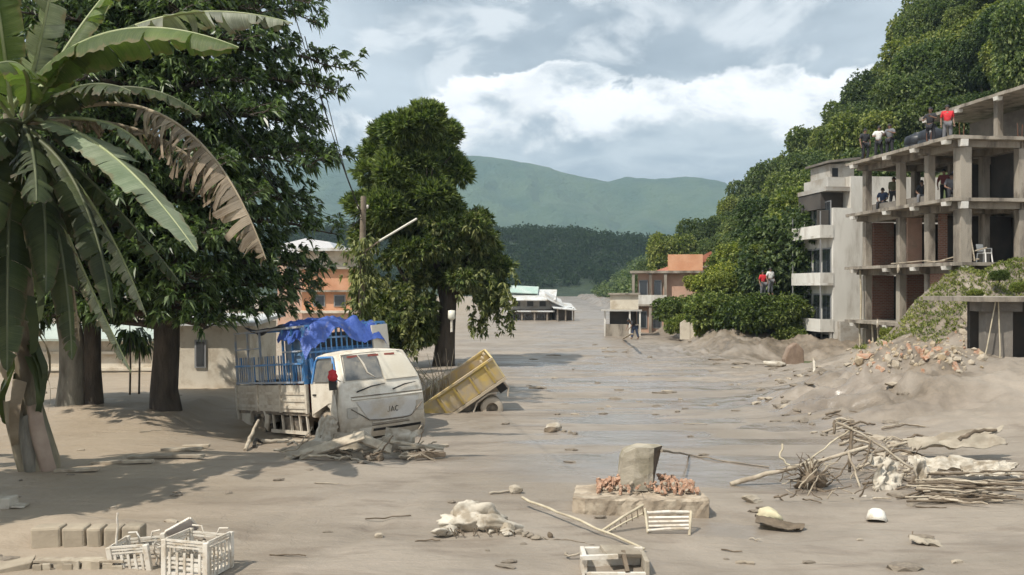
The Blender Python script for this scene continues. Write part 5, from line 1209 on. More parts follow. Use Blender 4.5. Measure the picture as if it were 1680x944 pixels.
# ------------------------------------------------------------------ the yellow tipper
M_YEL = mat('tipper_yellow', (0.56, 0.395, 0.10), (0.50, 0.36, 0.12), 2, 0.6, 0.2, 25, dirt=(0.40, 0.32, 0.22), dscale=2.2, dlo=0.36, dhi=0.58)
M_YELD = mat('tipper_rib', (0.36, 0.25, 0.06), (0.42, 0.30, 0.08), 2, 0.7)
tpr = thing('yellow_tipper', 'yellow tipper truck nose-down in the mud with one wheel raised', 'truck', at(724, 690, 25.6))
tpr.scale = (0.84, 0.84, 0.84)
tpr.rotation_euler = (Matrix.Rotation(R(6), 4, 'Z') @ Matrix.Rotation(R(-34), 4, 'Y') @ Matrix.Rotation(R(6), 4, 'X')).to_euler()
bdy = MB().box((1.15, 0, 0.40), (2.9, 0.05, 0.76)).build('side_panel', M_YEL, tpr)
MB().box((1.15, 1.8, 0.40), (2.9, 0.05, 0.76)).build('side_panel', M_YEL, tpr)
MB().box((1.15, 0.9, 0.03), (2.88, 1.74, 0.06)).build('floor', M_YEL, tpr)
MB().box((2.63, 0.9, 0.42), (0.06, 1.86, 0.80)).build('tailgate', mat('tailgate_mud', (0.52, 0.44, 0.26), (0.56, 0.45, 0.20), 2, 0.7), tpr)
for x in (0.30, 0.95, 1.60, 2.25): 
    MB().box((x, -0.05, 0.38), (0.07, 0.06, 0.70)).build('rib', M_YELD, bdy); MB().box((x+0.10, -0.035, 0.40), (0.05, 0.03, 0.66)).build('rib', M_YEL, bdy)
MB().box((1.15, -0.03, 0.80), (2.95, 0.12, 0.07)).build('top_rail', M_YEL, bdy); MB().box((1.15, 1.82, 0.80), (2.95, 0.12, 0.07)).build('top_rail', M_YEL, tpr)
for i in range(3): MB().box((0.66+i*0.65, -0.045, 0.70), (0.55, 0.04, 0.035)).build('panel_seam', M_YELD, bdy)
MB().box((1.2, -0.02, -0.05), (2.9, 0.10, 0.10)).build('bottom_rail', mat('rail_mud', (0.46, 0.38, 0.27)), tpr)
for y in (0.35, 1.45): MB().box((0.9, y, -0.27), (3.2, 0.12, 0.22)).build('chassis_rail', M_CHAS, tpr)
for i in range(5): MB().box((-0.2+i*0.22, 0.12, -0.36), (0.07, 0.5, 0.22), (0, 0.3, 0)).build('cross_member', M_CHAS, tpr)
for k in range(3): MB().bar((0.1, 0.08, -0.30-0.08*k), (0.95, 0.06, -0.30-0.08*k), 0.05, 0.03).build('leaf_spring', M_TYREM if k == 1 else M_CHAS, tpr)
wheel(tpr, 1.66, 0.18, -0.70, 0.40, 0.26, M_TYREM); wheel(tpr, 1.66, 0.48, -0.70, 0.40, 0.24, M_TYRE); wheel(tpr, 1.66, 1.6, -0.70, 0.40, 0.28, M_TYREM, 1)
MB().tube([(1.0, 0.02, -0.75), (1.05, 0.02, -0.42), (1.35, 0.02, -0.20), (1.85, 0.02, -0.18), (2.1, 0.02, -0.32)], 0.035, 6).build('mudguard_stay', M_TYREM, tpr)
MB().tube([(1.66, 0.2, -0.7), (1.66, 1.6, -0.7)], 0.09, 8).build('axle', M_CHAS, tpr)
MB().box((2.35, 0.9, -0.3), (0.3, 1.3, 0.35)).build('rear_frame', M_BLACK, tpr)
MB().tube([(2.5, 0.1, -0.1), (2.55, 0.05, -0.4), (2.35, 0.02, -0.65)], 0.04, 6).build('tail_arm', M_TYREM, tpr)
for k in range(3): MB().lathe([(0.0, 0.12), (0.05, 0.09), (0.06, 0.0)], (2.25+0.12*k, 0.15+0.4*k, 0.83), 'Z', 9).build('hinge', M_YEL, tpr)
# ------------------------------------------------------------------ loose things on the mud
M_WOOD = mat('driftwood', (0.36, 0.30, 0.22), (0.46, 0.40, 0.31), 4, 0.9, 0.4, 25, dirt=(0.26, 0.21, 0.155), dscale=3, stretch=(1, 1, 1))
M_WOODD = mat('driftwood_dark', (0.10, 0.075, 0.05), (0.17, 0.13, 0.09), 4, 0.9, 0.5, 25)
M_CLOTHW = mat('cloth_white', (0.55, 0.505, 0.425), (0.46, 0.41, 0.335), 3, 0.85, 0.5, 22, dirt=(0.30, 0.25, 0.185), dscale=3.0, dlo=0.42, dhi=0.60)
M_PLASTIC = mat('plastic_white', (0.66, 0.62, 0.55), (0.58, 0.53, 0.45), 3, 0.5, 0.1, 30, dirt=(0.42, 0.35, 0.26), dscale=4, dlo=0.45, dhi=0.65)
M_STONE = mat('stone_muddy', (0.30, 0.26, 0.20), (0.38, 0.33, 0.26), 3, 0.9, 0.7, 14, dirt=(0.24, 0.20, 0.15))
M_CLOD = mat('clod', (0.17, 0.14, 0.11), (0.25, 0.21, 0.16), 5, 0.9, 0.6, 20)
M_RUBB = mat('rubble_brick', (0.36, 0.18, 0.11), (0.42, 0.25, 0.165), 3, 0.95, 0.5, 16, dirt=(0.45, 0.36, 0.27), dscale=2, island=0.25)
M_RUBY = mat('rubble_ochre', (0.32, 0.245, 0.155), (0.38, 0.30, 0.20), 3, 0.95, 0.5, 16, dirt=(0.45, 0.38, 0.28))
M_RUBP = mat('rubble_pale', (0.34, 0.29, 0.22), (0.42, 0.36, 0.28), 3, 0.95, 0.5, 16, dirt=(0.34, 0.28, 0.21))
def rock_mesh(name, seed, s=(1, 1, 1), rough=0.25, sub=2, cut=0.0):
    import bmesh
    bm = bmesh.new(); bmesh.ops.create_icosphere(bm, subdivisions=sub, radius=1.0); rng = np.random.default_rng(seed)
    pl = [(unit(rng.normal(size=3)), rng.uniform(0.55, 0.85)) for _ in range(9)]
    for v in bm.verts:
        p = np.array(v.co)
        for n_, d in pl:
            k = p.dot(n_)-d
            if k > 0: p = p-n_*k*0.92
        p = p*(1+rough*0.25*rng.normal()); v.co = Vector(p*np.array(s))
    me = bpy.data.meshes.new(name); bm.to_mesh(me); bm.free(); return me
ROCKS = [rock_mesh('stone', 300+i, (1, 0.8, 0.6), 0.2, 1) for i in range(6)]
def stick(name, label, pts, r, m=M_WOOD, cat='stick', group=None, n=7, bend=0.01):
    pts = [Vector(p) for p in pts]; o = pts[0].copy()
    out = []
    for i, (a, b) in enumerate(zip(pts[:-1], pts[1:])):
        for k in range(5):
            f = k/5; out.append(a.lerp(b, f)-o+Vector((random.gauss(0, bend), random.gauss(0, bend), random.gauss(0, bend))))
    out.append(pts[-1]-o); N = len(out)
    ob = MB().tube(out, [r*(1.0-0.35*i/N)*(1+0.08*random.gauss(0, 1)) for i in range(N)], n).build(name, m)
    ob.location = o; return tag(ob, label, cat, group, 'thing')
def plank(label, a, b, wd, th, m=M_WOOD, up=(0, 0, 1), name='plank', group=None, cat='plank'):
    a = Vector(a); b = Vector(b); ob = MB().bar((0, 0, 0), b-a, wd, th, up).build(name, m, None, None, min(wd, th)*0.15); ob.location = a
    return tag(ob, label, cat, group, 'thing')
def rag(name, label, loc, w_, d_, amp, seed, m, rot=(0, 0, 0), n=16, sc=2.2, cat='cloth', curl=0.0, group=None):
    rows = []
    for i in range(n+1):
        r = []
        for j in range(n+1):
            u, v = i/n-0.5, j/n-0.5
            h = float(fbm(np.array([u*sc+seed*3.1]), np.array([v*sc-seed*1.7]), 4)[0]); h2 = float(fbm(np.array([u*sc-seed]), np.array([v*sc+seed*4.3]), 4)[0])
            ed = 1+0.18*h2
            r.append(Vector((u*w_*ed+0.12*h2*w_, v*d_*ed+0.12*h*d_, amp*h+amp*0.5*abs(h2)+curl*(u*u)*w_)))
        rows.append(r)
    top = rows; mb = MB().grid(top); 
    mb.grid([[p-Vector((0, 0, 0.012)) for p in r][::-1] for r in rows])
    o = mb.build(name, m); o.location = loc; o.rotation_euler = rot; return tag(o, label, cat, group, 'thing')
def lump(name, label, loc, s, seed, m, rot=(0, 0, 0), rough=0.2, sub=3, cat='rock', group=None, smooth=True, noise=0.25):
    me = rock_mesh(name, seed, s, rough*0.3, sub)
    co = np.empty(len(me.vertices)*3); me.vertices.foreach_get('co', co); co = co.reshape(-1, 3)
    sz = np.array(s); q = co/sz; n_ = fbm(q[:, 0]*1.6+seed, q[:, 1]*1.6+q[:, 2]*1.3, 4)
    co = co*(1+noise*n_[:, None]); me.vertices.foreach_set('co', co.ravel())
    if smooth and cat not in ('rock', 'clod', 'lump', 'pebble', 'stone'): me.polygons.foreach_set('use_smooth', [True]*len(me.polygons))
    me.update(); o = link(name, me, m); o.location = loc; o.rotation_euler = rot; return tag(o, label, cat, group, 'thing')

# --- concrete footing with an upright stone and brick rubble
sb = gp(1055, 846); Ys = sb.y
M_SLAB = mat('slab_concrete', (0.37, 0.30, 0.225), (0.44, 0.37, 0.28), 2.5, 0.92, 0.7, 14, dirt=(0.25, 0.20, 0.145), dscale=3.0, dlo=0.42, dhi=0.60)
sl_ = thing('concrete_footing', 'thick muddy concrete slab lying in the foreground mud', 'slab', (sb.x, Ys, -0.04))
def chip_slab(poly, h, seed, m, parent, name):
    """slab with broken, uneven sides"""
    rng = np.random.default_rng(seed); pts = []
    for (x0, y0), (x1, y1) in zip(poly, poly[1:]+poly[:1]):
        n = max(2, int(math.hypot(x1-x0, y1-y0)/0.07))
        for i in range(n): f = i/n; pts.append((x0+(x1-x0)*f, y0+(y1-y0)*f))
    rows = []; c = np.mean(np.array(pts), 0)
    for k, z in enumerate((-0.1, 0.02, h*0.35, h*0.7, h*0.93, h)):
        rows.append([Vector((x+rng.normal()*0.006-(0.012*(x-c[0])/abs(x-c[0]+1e-6) if k == 5 else 0), y+rng.normal()*0.007+(0.012 if k == 5 and y < c[1] else 0), z+rng.normal()*0.004)) for x, y in pts])
    mb = MB().grid(rows, False, True)
    top = rows[-1]; cen = [Vector((c[0]+(p.x-c[0])*q, c[1]+(p.y-c[1])*q, h+0.012*rng.normal())) for q in (0.6, 0.2) for p in top]
    n = len(top); mb.grid([top, cen[:n], cen[n:]], False, True); mb.addm(cen[n:], [tuple(range(n))])
    return mb.build(name, m, parent)
chip_slab([(-1.10, 0.16), (-0.92, 0.0), (1.02, -0.12), (1.06, 0.05), (1.02, 0.85), (-0.2, 1.15), (-1.0, 0.95)], 0.30, 2, M_SLAB, sl_, 'slab_body')
ps = at(1050, 800, Ys+0.55)
st_ = thing('upright_stone', 'tall broken concrete block standing on the foreground slab', 'stone', (ps.x, Ys+0.5, 0.28))
M_BLOCK = mat('block_concrete', (0.33, 0.29, 0.225), (0.40, 0.355, 0.28), 2.5, 0.92, 0.5, 18, dirt=(0.24, 0.21, 0.15), dscale=2.5)
mb = MB(); rng_ = np.random.default_rng(4); rows = []
for k in range(9):
    f = k/8; z = 0.70*f; lx = -0.34+0.05*f-(0.0 if f < 0.8 else -0.10*(f-0.8)*5); rx = 0.20+0.02*f; bx2 = 0.22+0.16*f
    rows.append([Vector((x+rng_.normal()*0.004, y+rng_.normal()*0.004, z+rng_.normal()*0.004-(0.05 if (k == 8 and x < -0.1) else 0))) for x, y in ((lx, 0), (lx*0.35, -0.04), (rx*0.6, -0.03), (rx, 0.0), (bx2, 0.20), (bx2-0.02, 0.34), (0, 0.42), (lx, 0.36))])
mb.grid(rows, False, True); mb.addm(rows[-1], [tuple(range(8))]); mb.build('block', M_BLOCK, st_)
MB().addm([rows[k][3]+Vector((0.006, -0.002, 0)) for k in range(9)]+[rows[k][4]+Vector((0.008, 0.0, 0)) for k in range(9)], [(k, k+9, k+10, k+1) for k in range(8)]).build('painted_shade_face', mat('face_shade', (0.06, 0.045, 0.035), (0.11, 0.085, 0.06), 6, 0.9, 0.5, 20), st_)  # shade of the right face painted on as a dark skin
rp = thing('brick_rubble', 'orange brick rubble heaped round the upright stone', 'rubble', (ps.x, Ys+0.45, 0.30))
rng_ = np.random.default_rng(8)
for i in range(420):
    u = rng_.uniform(-1, 1); x = u*0.82; y = 0.20+rng_.normal()*0.17
    if abs(x) < 0.25 and y > 0: continue
    hgt = 0.30*(1-abs(x)/0.85)**0.8*max(0.1, 1-abs(y-0.22)/0.45)
    s = rng_.uniform(0.022, 0.06); o = link('brick_piece', ROCKS[i % 6], None, rp); o.location = (x+0.1, y-0.02, hgt*rng_.random()+0.02); o.scale = (s, s, s); o.rotation_euler = rng_.uniform(0, 6, 3)
    o.data = ROCKS[i % 6]
def chunk(seed):
    r_ = np.random.default_rng(seed); m_ = MB().box((0, 0, 0), (1.9, 1.05, 0.75)); m_.v = [tuple(np.array(v)*(1+0.22*r_.normal(size=3))) for v in m_.v]; return m_.mesh('brick_piece')
BR = [chunk(40+i) for i in range(6)]
for m_ in BR: m_.materials.append(M_RUBB)
PR = [m_.copy() for m_ in ROCKS]
for m_ in PR: m_.materials.append(M_RUBP)
YR = [m_.copy() for m_ in ROCKS]
for m_ in YR: m_.materials.append(M_RUBY)
CL = [m_.copy() for m_ in ROCKS]
for m_ in CL: m_.materials.append(M_CLOD)
for i, o in enumerate(list(rp.children)): o.data = BR[i % 6] if i % 5 else PR[i % 6]

# --- pile of white sacks
p = gp(795, 872)
for i, (dx, dy, sx, sy, sz, lb) in enumerate(((-0.35, 0.12, 0.36, 0.24, 0.20, 'muddy white sack at the left of the foreground sack heap'), (0.18, 0.05, 0.42, 0.22, 0.17, 'muddy white sack at the right of the foreground sack heap'), (-0.08, 0.28, 0.40, 0.24, 0.30, 'muddy white sack on top of the foreground sack heap'), (-0.55, -0.12, 0.22, 0.14, 0.09, 'small slumped bag at the left foot of the sack heap'), (0.36, -0.10, 0.20, 0.12, 0.08, 'small slumped bag at the right foot of the sack heap'))):
    lump('sack', lb, (p.x+dx, p.y+dy, p.z+sz*0.45), (sx, sy, sz), 500+i, M_CLOTHW, (0.1*i, 0.2, 0.3*i), 0.3, 4, 'sack', 'sacks in the foreground heap', noise=0.75)
for i in range(16):
    x = p.x-0.68+1.25*random.random(); y = p.y-0.16-0.10*random.random()
    stick('straw', 'dark straw trailing from under the foreground sack heap', [(x, y, p.z+0.10), (x+random.uniform(-.08, .12), y-0.06, p.z+0.01)], 0.009, M_WOODD, 'straw', 'straw under the foreground sack heap', 5)
for i in range(4):
    q = gp(852+i*9, 876+i*3); lump('mud_clump', 'dark mud clump off the right end of the sack heap', q+Vector((0, 0, 0.02)), (0.09, 0.07, 0.05), 520+i, M_CLOD, (0, 0, i), cat='clod', group='clumps by the sack heap', sub=2)
# --- bamboo and broken chair in front of the slab
stick('bamboo_pole', 'long thin bamboo pole slanting down in front of the concrete slab', [gp(856, 833, 0.16), gp(930, 862, 0.14), gp(1058, 907, 0.05)], 0.022, M_BAM, 'pole')
a0 = gp(985, 874, 0.02)
bf = thing('broken_chair', 'broken white chair frame lying on the mud before the slab', 'chair', a0)
q = lambda px, py, dy, z: Vector((at(px, py, a0.y+dy).x-a0.x, dy, z-a0.z))
for nm, a, b, r in (('back_rail', q(988, 875, 0, 0.03), q(1056, 838, 0.25, 0.35), 0.020), ('back_rail', q(992, 880, -0.05, 0.0), q(1060, 852, 0.25, 0.24), 0.014), ('seat_rail', q(1060, 848, 0.2, 0.24), q(1134, 848, 0.2, 0.25), 0.024), ('seat_rail', q(1062, 878, 0.0, 0.03), q(1130, 876, 0.0, 0.06), 0.020), ('leg', q(1134, 846, 0.2, 0.26), q(1131, 888, -0.05, -0.03), 0.024), ('leg', q(1058, 842, 0.22, 0.30), q(1063, 880, 0.0, 0.0), 0.020)):
    MB().tube([a, a.lerp(b, 0.5)+Vector((0, 0, 0.012)), b], r, 7).build(nm, M_PLASTIC if 'seat' in nm else M_BAM, bf)
for i in range(5):
    f = i/4; a = q(1064, 850, 0.2-0.2*f, 0.235-0.2*f); b = q(1130, 850, 0.2-0.2*f, 0.24-0.185*f)
    MB().bar(a, b, 0.03, 0.008, (0, -0.7, 0.7)).build('slat', M_PLASTIC, bf)
for i in range(7):
    f = i/6; a = q(1000, 870, 0.03, 0.06).lerp(q(1054, 842, 0.23, 0.33), f); b = q(1000, 880, -0.02, 0.0).lerp(q(1056, 856, 0.2, 0.2), f); MB().tube([a, b], 0.008, 5).build('spindle', M_WOODD, bf)
stick('mud_sunk_cord', 'thin dark cord half sunk in the mud left of the bottom box', [gp(885, 886, 0.015), gp(930, 886, 0.012), gp(975, 895, 0.01)], 0.010, M_CLOD, 'cord')
lump('dark_stone', 'small dark pointed stone right of the sack heap', gp(903, 882, 0.03), (0.05, 0.05, 0.06), 540, M_WOODD, sub=2)
# --- broken box at the bottom edge
b0 = gp(1008, 938); bo = thing('broken_crate_box', 'broken muddy box with a dark hollow at the bottom edge', 'box', (b0.x, b0.y, -0.05))
for (x0, y0, x1, y1, h, m) in ((-0.40, -0.2, 0.38, -0.16, 0.10, M_PLASTIC), (-0.42, -0.2, -0.36, 0.25, 0.30, M_PLASTIC), (0.36, -0.2, 0.42, 0.3, 0.24, M_STONE), (-0.36, 0.24, 0.40, 0.30, 0.28, M_PLASTIC)):
    bx_part('side', bo, x0, x1, y0, y1, 0, h, m, 0.012)
MB().bar((-0.45, -0.22, 0.29), (0.02, -0.20, 0.30), 0.06, 0.05).build('rim', M_PLASTIC, bo); MB().bar((0.12, 0.1, 0.27), (0.14, -0.2, 0.10), 0.05, 0.05).build('rib', M_WOODD, bo)
MB().box((0.1, 0.15, 0.26), (0.5, 0.25, 0.06), (0.2, 0.1, 0.3)).build('lid_piece', M_STONE, bo, bevel=0.01)
bx_part('floor', bo, -0.35, 0.35, -0.15, 0.235, 0.0, 0.03, M_BLACK)
stick('mud_coated_hook', 'short mud-coated bent rod beside the bottom box', [gp(928, 915, 0.06), gp(932, 919, 0.05), gp(965, 918, 0.07)], 0.018, M_STONE, 'rod')
# --- plastic crates and block wall in the left corner
def crate(name, label, loc, rot, W_=0.62, D_=0.44, H_=0.42, miss=(), open_front=False):
    t = thing(name, label, 'crate', loc, rot, 'plastic crates in the left corner')
    for sx in (-1, 1):
        for sy in (-1, 1):
            MB().box((sx*W_/2, sy*D_/2, H_/2), (0.07, 0.055, H_)).build('corner_post', M_PLASTIC, t, bevel=0.008)
    for side in range(4):
        if side in miss: continue
        L_ = (W_ if side % 2 == 0 else D_)-0.06; s = 1 if side < 2 else -1
        pan = None
        for k, (z, h) in enumerate(((0.03, 0.06), (0.12, 0.028), (0.175, 0.028), (0.23, 0.028), (H_-0.085, 0.022), (H_-0.045, 0.022), (H_-0.008, 0.026))):
            c = (0, -s*D_/2, z) if side % 2 == 0 else (s*W_/2, 0, z); d = (L_, 0.022, h) if side % 2 == 0 else (0.022, L_, h)
            if k == 6 and side == 2:   # dipped handle rim
                MB().tube([(-L_/2, c[1], z+0.05), (-L_/4, c[1], z+0.05), (-L_/6, c[1], z-0.06), (L_/6, c[1], z-0.06), (L_/4, c[1], z+0.04), (L_/2, c[1], z+0.05)], 0.014, 5).build('rim', M_PLASTIC, t); continue
            MB().box(c, d).build('slat', M_PLASTIC, t)
        for k in range(5 if side % 2 == 0 else 6):
            u = (k+0.5)/(5 if side % 2 == 0 else 6)*L_-L_/2
            c = (u, -s*D_/2-s*0.014, 0.17) if side % 2 == 0 else (s*W_/2+s*0.014, u, 0.2); d = (0.035, 0.012, 0.28) if side % 2 == 0 else (0.012, 0.03, 0.36)
            MB().box(c, d).build('rib', M_PLASTIC, t)
    MB().box((0, 0, 0.02), (W_-0.05, D_-0.05, 0.02)).build('base', M_PLASTIC, t); return t
c2 = at(325, 944, 11.25); crate('plastic_crate', 'open white plastic crate standing upright in the left corner', (c2.x, 11.25, 0.0), (0, 0, R(-16)), 0.60, 0.52, 0.46, ())
# a front of its own with a torn-out middle
ct = crate('plastic_crate', 'crushed white plastic crate leaning left of the upright crate', (at(232, 944, 11.5).x, 11.5, -0.08), (R(5), R(-7), R(-10)), 0.52, 0.40, 0.42, (1,))
ld = thing('loose_panel', 'loose grey crate panel propped on the upright crate', 'panel', (at(300, 878, 11.65).x, 11.62, 0.42), (R(-55), R(-28), R(12)))
MB().box((0, 0, 0), (0.34, 0.22, 0.02)).build('panel', mat('panel_grey', (0.30, 0.27, 0.26), (0.36, 0.33, 0.31), 4, 0.6), ld, bevel=0.006)
for a, b in (((-0.17, -0.11, 0.012), (0.17, -0.11, 0.012)), ((-0.17, 0.11, 0.012), (0.17, 0.11, 0.012)), ((-0.17, -0.11, 0.012), (-0.17, 0.11, 0.012)), ((0.17, -0.11, 0.012), (0.17, 0.11, 0.012))): MB().bar(a, b, 0.03, 0.03).build('rim', M_PLASTIC, ld)
for i in range(9):
    x = at(258+i*3.2, 900, 11.4).x; stick('plastic_strip', 'splintered white plastic strips between the two crates', [(x, 11.42+0.02*(i % 3), 0.02), (x+random.uniform(-.03, .06), 11.36, 0.22+0.1*random.random()), (x+random.uniform(-.1, .12), 11.3, 0.33+0.1*random.random())], 0.013, M_PLASTIC, 'strip', 'splintered strips between the crates', 5)
stick('crate_upright', 'thin white upright rod left of the crushed crate', [(at(190, 944, 11.45).x, 11.45, 0.0), (at(191, 860, 11.45).x, 11.45, 0.30), (at(193, 845, 11.5).x, 11.5, 0.68)], 0.018, M_PLASTIC, 'rod')
wl = thing('block_wall', 'low mud-coated wall of concrete blocks in the left corner', 'wall', (at(48, 914, 11.95).x, 11.95, -0.05), (0, 0, R(1.5)))
M_BLK = mat('block_mud', (0.30, 0.25, 0.185), (0.37, 0.31, 0.23), 2, 0.92, 0.5, 14, dirt=(0.22, 0.185, 0.135))
xx = 0.0
for i, wd in enumerate((0.42, 0.33, 0.22, 0.24, 0.28)):
    MB().box((xx+wd/2, 0.12, 0.20), (wd-0.018, 0.26, 0.42+0.02*random.random()), (0.03*random.gauss(0, 1), 0.03*random.gauss(0, 1), 0.05*random.gauss(0, 1))).build('block', M_BLK, wl, bevel=0.035); xx += wd
pf = thing('board_fence', 'row of upright boards sunk in the mud below the block wall', 'fence', (at(52, 944, 11.2).x, 11.25, -0.3))
xx = 0.0
for i in range(9):
    wd = random.uniform(0.09, 0.15); MB().box((xx+wd/2, 0.02*random.gauss(0, 1), 0.19), (wd-0.012, 0.03, 0.42+0.05*random.gauss(0, 1)), (0.08*random.gauss(0, 1), 0.03*random.gauss(0, 1), 0)).build('board', M_WOOD if i % 3 else M_BLK, pf, bevel=0.004); xx += wd
MB().box((0.55, 0.10, 0.415), (1.15, 0.16, 0.035)).build('top_board', M_WOOD, pf, bevel=0.006)
bk = thing('sunken_dark_box', 'dark slanted board end at the very left of the bottom edge', 'board', (at(20, 944, 11.2).x, 11.2, 0.0), (0, 0, R(20)))
MB().prism([(-0.2, 0), (0.18, 0), (0.22, 0.16), (-0.2, 0.10)], 0.35, Matrix(((1, 0, 0, 0), (0, 0, 1, 0), (0, 1, 0, -0.05), (0, 0, 0, 1)))).build('board', M_BLK, bk, bevel=0.01)
# --- white box corner and litter in the shade on the left
wb_ = thing('white_box', 'small white box at the left edge in the tree shade', 'box', gp(8, 832)); MB().box((0, 0, 0.08), (0.30, 0.3, 0.18)).build('box_body', M_CLOTHW, wb_, bevel=0.02); MB().box((0.26, -0.02, 0.03), (0.20, 0.25, 0.02), (0, 0.1, 0.1)).build('flap', M_CLOTHW, wb_)
for i, (px, py, L_) in enumerate(((265, 740, 0.9), (150, 762, 1.2), (210, 752, 1.6), (90, 775, 0.8), (300, 735, 0.6))):
    a = gp(px, py, 0.03); plank(['pale plank end nearest the lorry in the left shade', 'long plank lying left in the tree shade', 'mud-coated log across the tree shade', 'short plank by the banana stem', 'thin plank at the far edge of the shade'][i], a, a+Vector((L_, 0.10*L_*(i % 2), 0.02)), 0.14, 0.06, M_WOOD if i != 2 else M_STONE)
# --- debris tangle on the right
def Tz(px, py, z): return gat(px, py, z)
def pol(label, pts, r, m=M_WOOD, group=None, cat='pole'): return stick('bamboo_pole', label, pts, r, m, cat, group)
T = lambda px, py, Y: at(px, py, Y)
plank('pale plank leaning beside the bending person at the shack', gat(1022, 556, 0.0), gat(1036, 548, 1.1), 0.16, 0.06, M_WOOD)
rr = np.random.default_rng(58)
for i in range(50):
    px = rr.uniform(850, 1330); py = 562+rr.random()*120; q = gp(px, py); s = rr.uniform(0.05, 0.13)*(q.y/25)
    o = link('flow_debris', CL[i % 6] if i % 6 else PR[i % 6], None); o.location = q+Vector((0, 0, s*0.1)); o.scale = (s*rr.uniform(1.2, 3.2), s, s*rr.uniform(0.4, 0.9)); o.rotation_euler = (0, 0, rr.uniform(-0.4, 0.4))
    tag(o, 'dark debris lump carried along the distant mud flow', 'debris', 'debris carried along the distant flow', 'thing')
for i in range(30):
    px = rr.uniform(1345, 1500); py = rr.uniform(648, 705); q = gp(px, py); L_ = rr.uniform(0.4, 1.3); a = rr.uniform(-0.5, 0.5)
    stick('mound_branch', 'dark branch strewn over the broken edge of the mud mound', [q+Vector((0, 0, 0.04)), q+Vector((L_*0.5*math.cos(a), 0.1, 0.14)), q+Vector((L_*math.cos(a), L_*math.sin(a)*0.6, 0.06))], rr.uniform(0.015, 0.04), M_WOODD if i % 3 else M_WOOD, 'branch', 'branches over the edge of the mud mound', 5)
pol('long pale pole rising left to right out of the debris tangle', [T(1197, 794, 16.25), T(1300, 768, 16.4), T(1432, 731, 16.6)], 0.045)
pol('pole sloping down right from the peak of the debris tangle', [T(1372, 692, 17.0), T(1420, 716, 16.9), T(1498, 770, 16.6)], 0.028)
pol('thin pole leaning left from the peak of the tangle', [T(1398, 702, 17.0), T(1340, 745, 16.8), T(1298, 772, 16.5)], 0.020, M_BAM)
pol('short upright stick at the left of the tangle', [T(1284, 728, 16.6), T(1280, 750, 16.5), T(1297, 766, 16.4)], 0.022, M_BAM)
pol('slanted stick dropping through the middle of the tangle', [T(1392, 742, 16.5), T(1405, 780, 16.3), T(1417, 820, 15.9)], 0.026)
pol('thin dark stick beside the dropping stick in the tangle', [T(1398, 765, 16.6), T(1410, 800, 16.3), T(1418, 815, 16.1)], 0.016, M_WOODD)
pol('dark upright post under the peak of the tangle', [T(1397, 704, 17.0), T(1396, 730, 16.9), T(1394, 775, 16.7)], 0.040, M_WOODD)
pol('second dark post at the far left peak of the tangle', [T(1369, 690, 17.6), T(1368, 712, 17.5)], 0.035, M_WOODD)
pol('pale crossbar at the top of the tangle', [T(1372, 686, 17.5), T(1402, 690, 17.4)], 0.022)
pol('dark stick under the long pole on its right', [T(1430, 722, 16.6), T(1424, 740, 16.5), T(1420, 760, 16.4)], 0.022, M_WOODD)
pol('dark branch lying along the foot of the tangle', [T(1330, 800, 15.9), T(1370, 812, 15.8), T(1398, 816, 15.75)], 0.03, M_WOODD)
pol('branch slanting behind the root ball', [T(1352, 800, 16.2), T(1378, 778, 16.4), T(1392, 757, 16.5)], 0.020, M_WOODD)
pol('stick leaning on the white cloth', [T(1432, 806, 15.9), T(1444, 768, 16.1), T(1452, 742, 16.3)], 0.020)
pol('curved stick under the white cloth', [T(1460, 812, 15.8), T(1490, 795, 15.9), T(1510, 770, 16.1)], 0.020, M_WOODD)
rb = thing('root_ball', 'tangled brown root ball under the left of the debris poles', 'root ball', gp(1332, 804))
lump_o = rock_mesh('core', 700, (0.32, 0.24, 0.22), 0.3, 3); cr = link('core', lump_o, M_WOODD, rb); cr.location = (0, 0.1, 0.16)
rr = np.random.default_rng(12)
for i in range(46):
    a = rr.uniform(0, 6.28); e = rr.uniform(-0.1, 1.3); r1 = rr.uniform(0.35, 0.75)
    d = Vector((math.cos(a)*math.cos(e), math.sin(a)*math.cos(e)*0.7, math.sin(e)))
    MB().tube([d*0.15+Vector((0, 0.1, 0.16)), d*0.34+Vector((rr.normal()*0.06, 0.1, 0.16+rr.normal()*0.05)), d*r1+Vector((rr.normal()*0.1, 0.08, 0.10-0.15*r1))], [0.018, 0.012, 0.005], 4).build('root', M_WOODD if i % 4 else M_WOOD, rb)
rag('white_cloth', 'crumpled white cloth hanging in the middle of the debris tangle', T(1455, 785, 16.0), 0.62, 0.85, 0.20, 2, M_CLOTHW, (R(58), R(22), R(18)), 34, 5.5)
rag('white_cloth', 'narrow white strip of cloth hanging left of the big white sheet', T(1512, 782, 15.85), 0.26, 0.66, 0.14, 5, M_CLOTHW, (R(74), 0, R(5)), 22, 4.0)
rag('white_sheet', 'large dirty white sheet draped over the stick bundle on the right', T(1580, 766, 16.6), 1.85, 0.50, 0.15, 9, M_CLOTHW, (R(18), R(3), R(-3)), 44, 5.0)
rag('white_sheet', 'second lower fold of white sheet toward the right edge', T(1620, 772, 16.2), 0.9, 0.30, 0.10, 14, M_CLOTHW, (R(30), R(-4), R(2)), 30, 5.0)
rag('dirty_cloth', 'muddy cloth scrap at the foot of the tangle beside the white bowl', T(1425, 826, 15.2), 0.5, 0.35, 0.14, 17, M_CLOTHW, (R(15), 0, 0.3), 14, 3)
rr = np.random.default_rng(15)
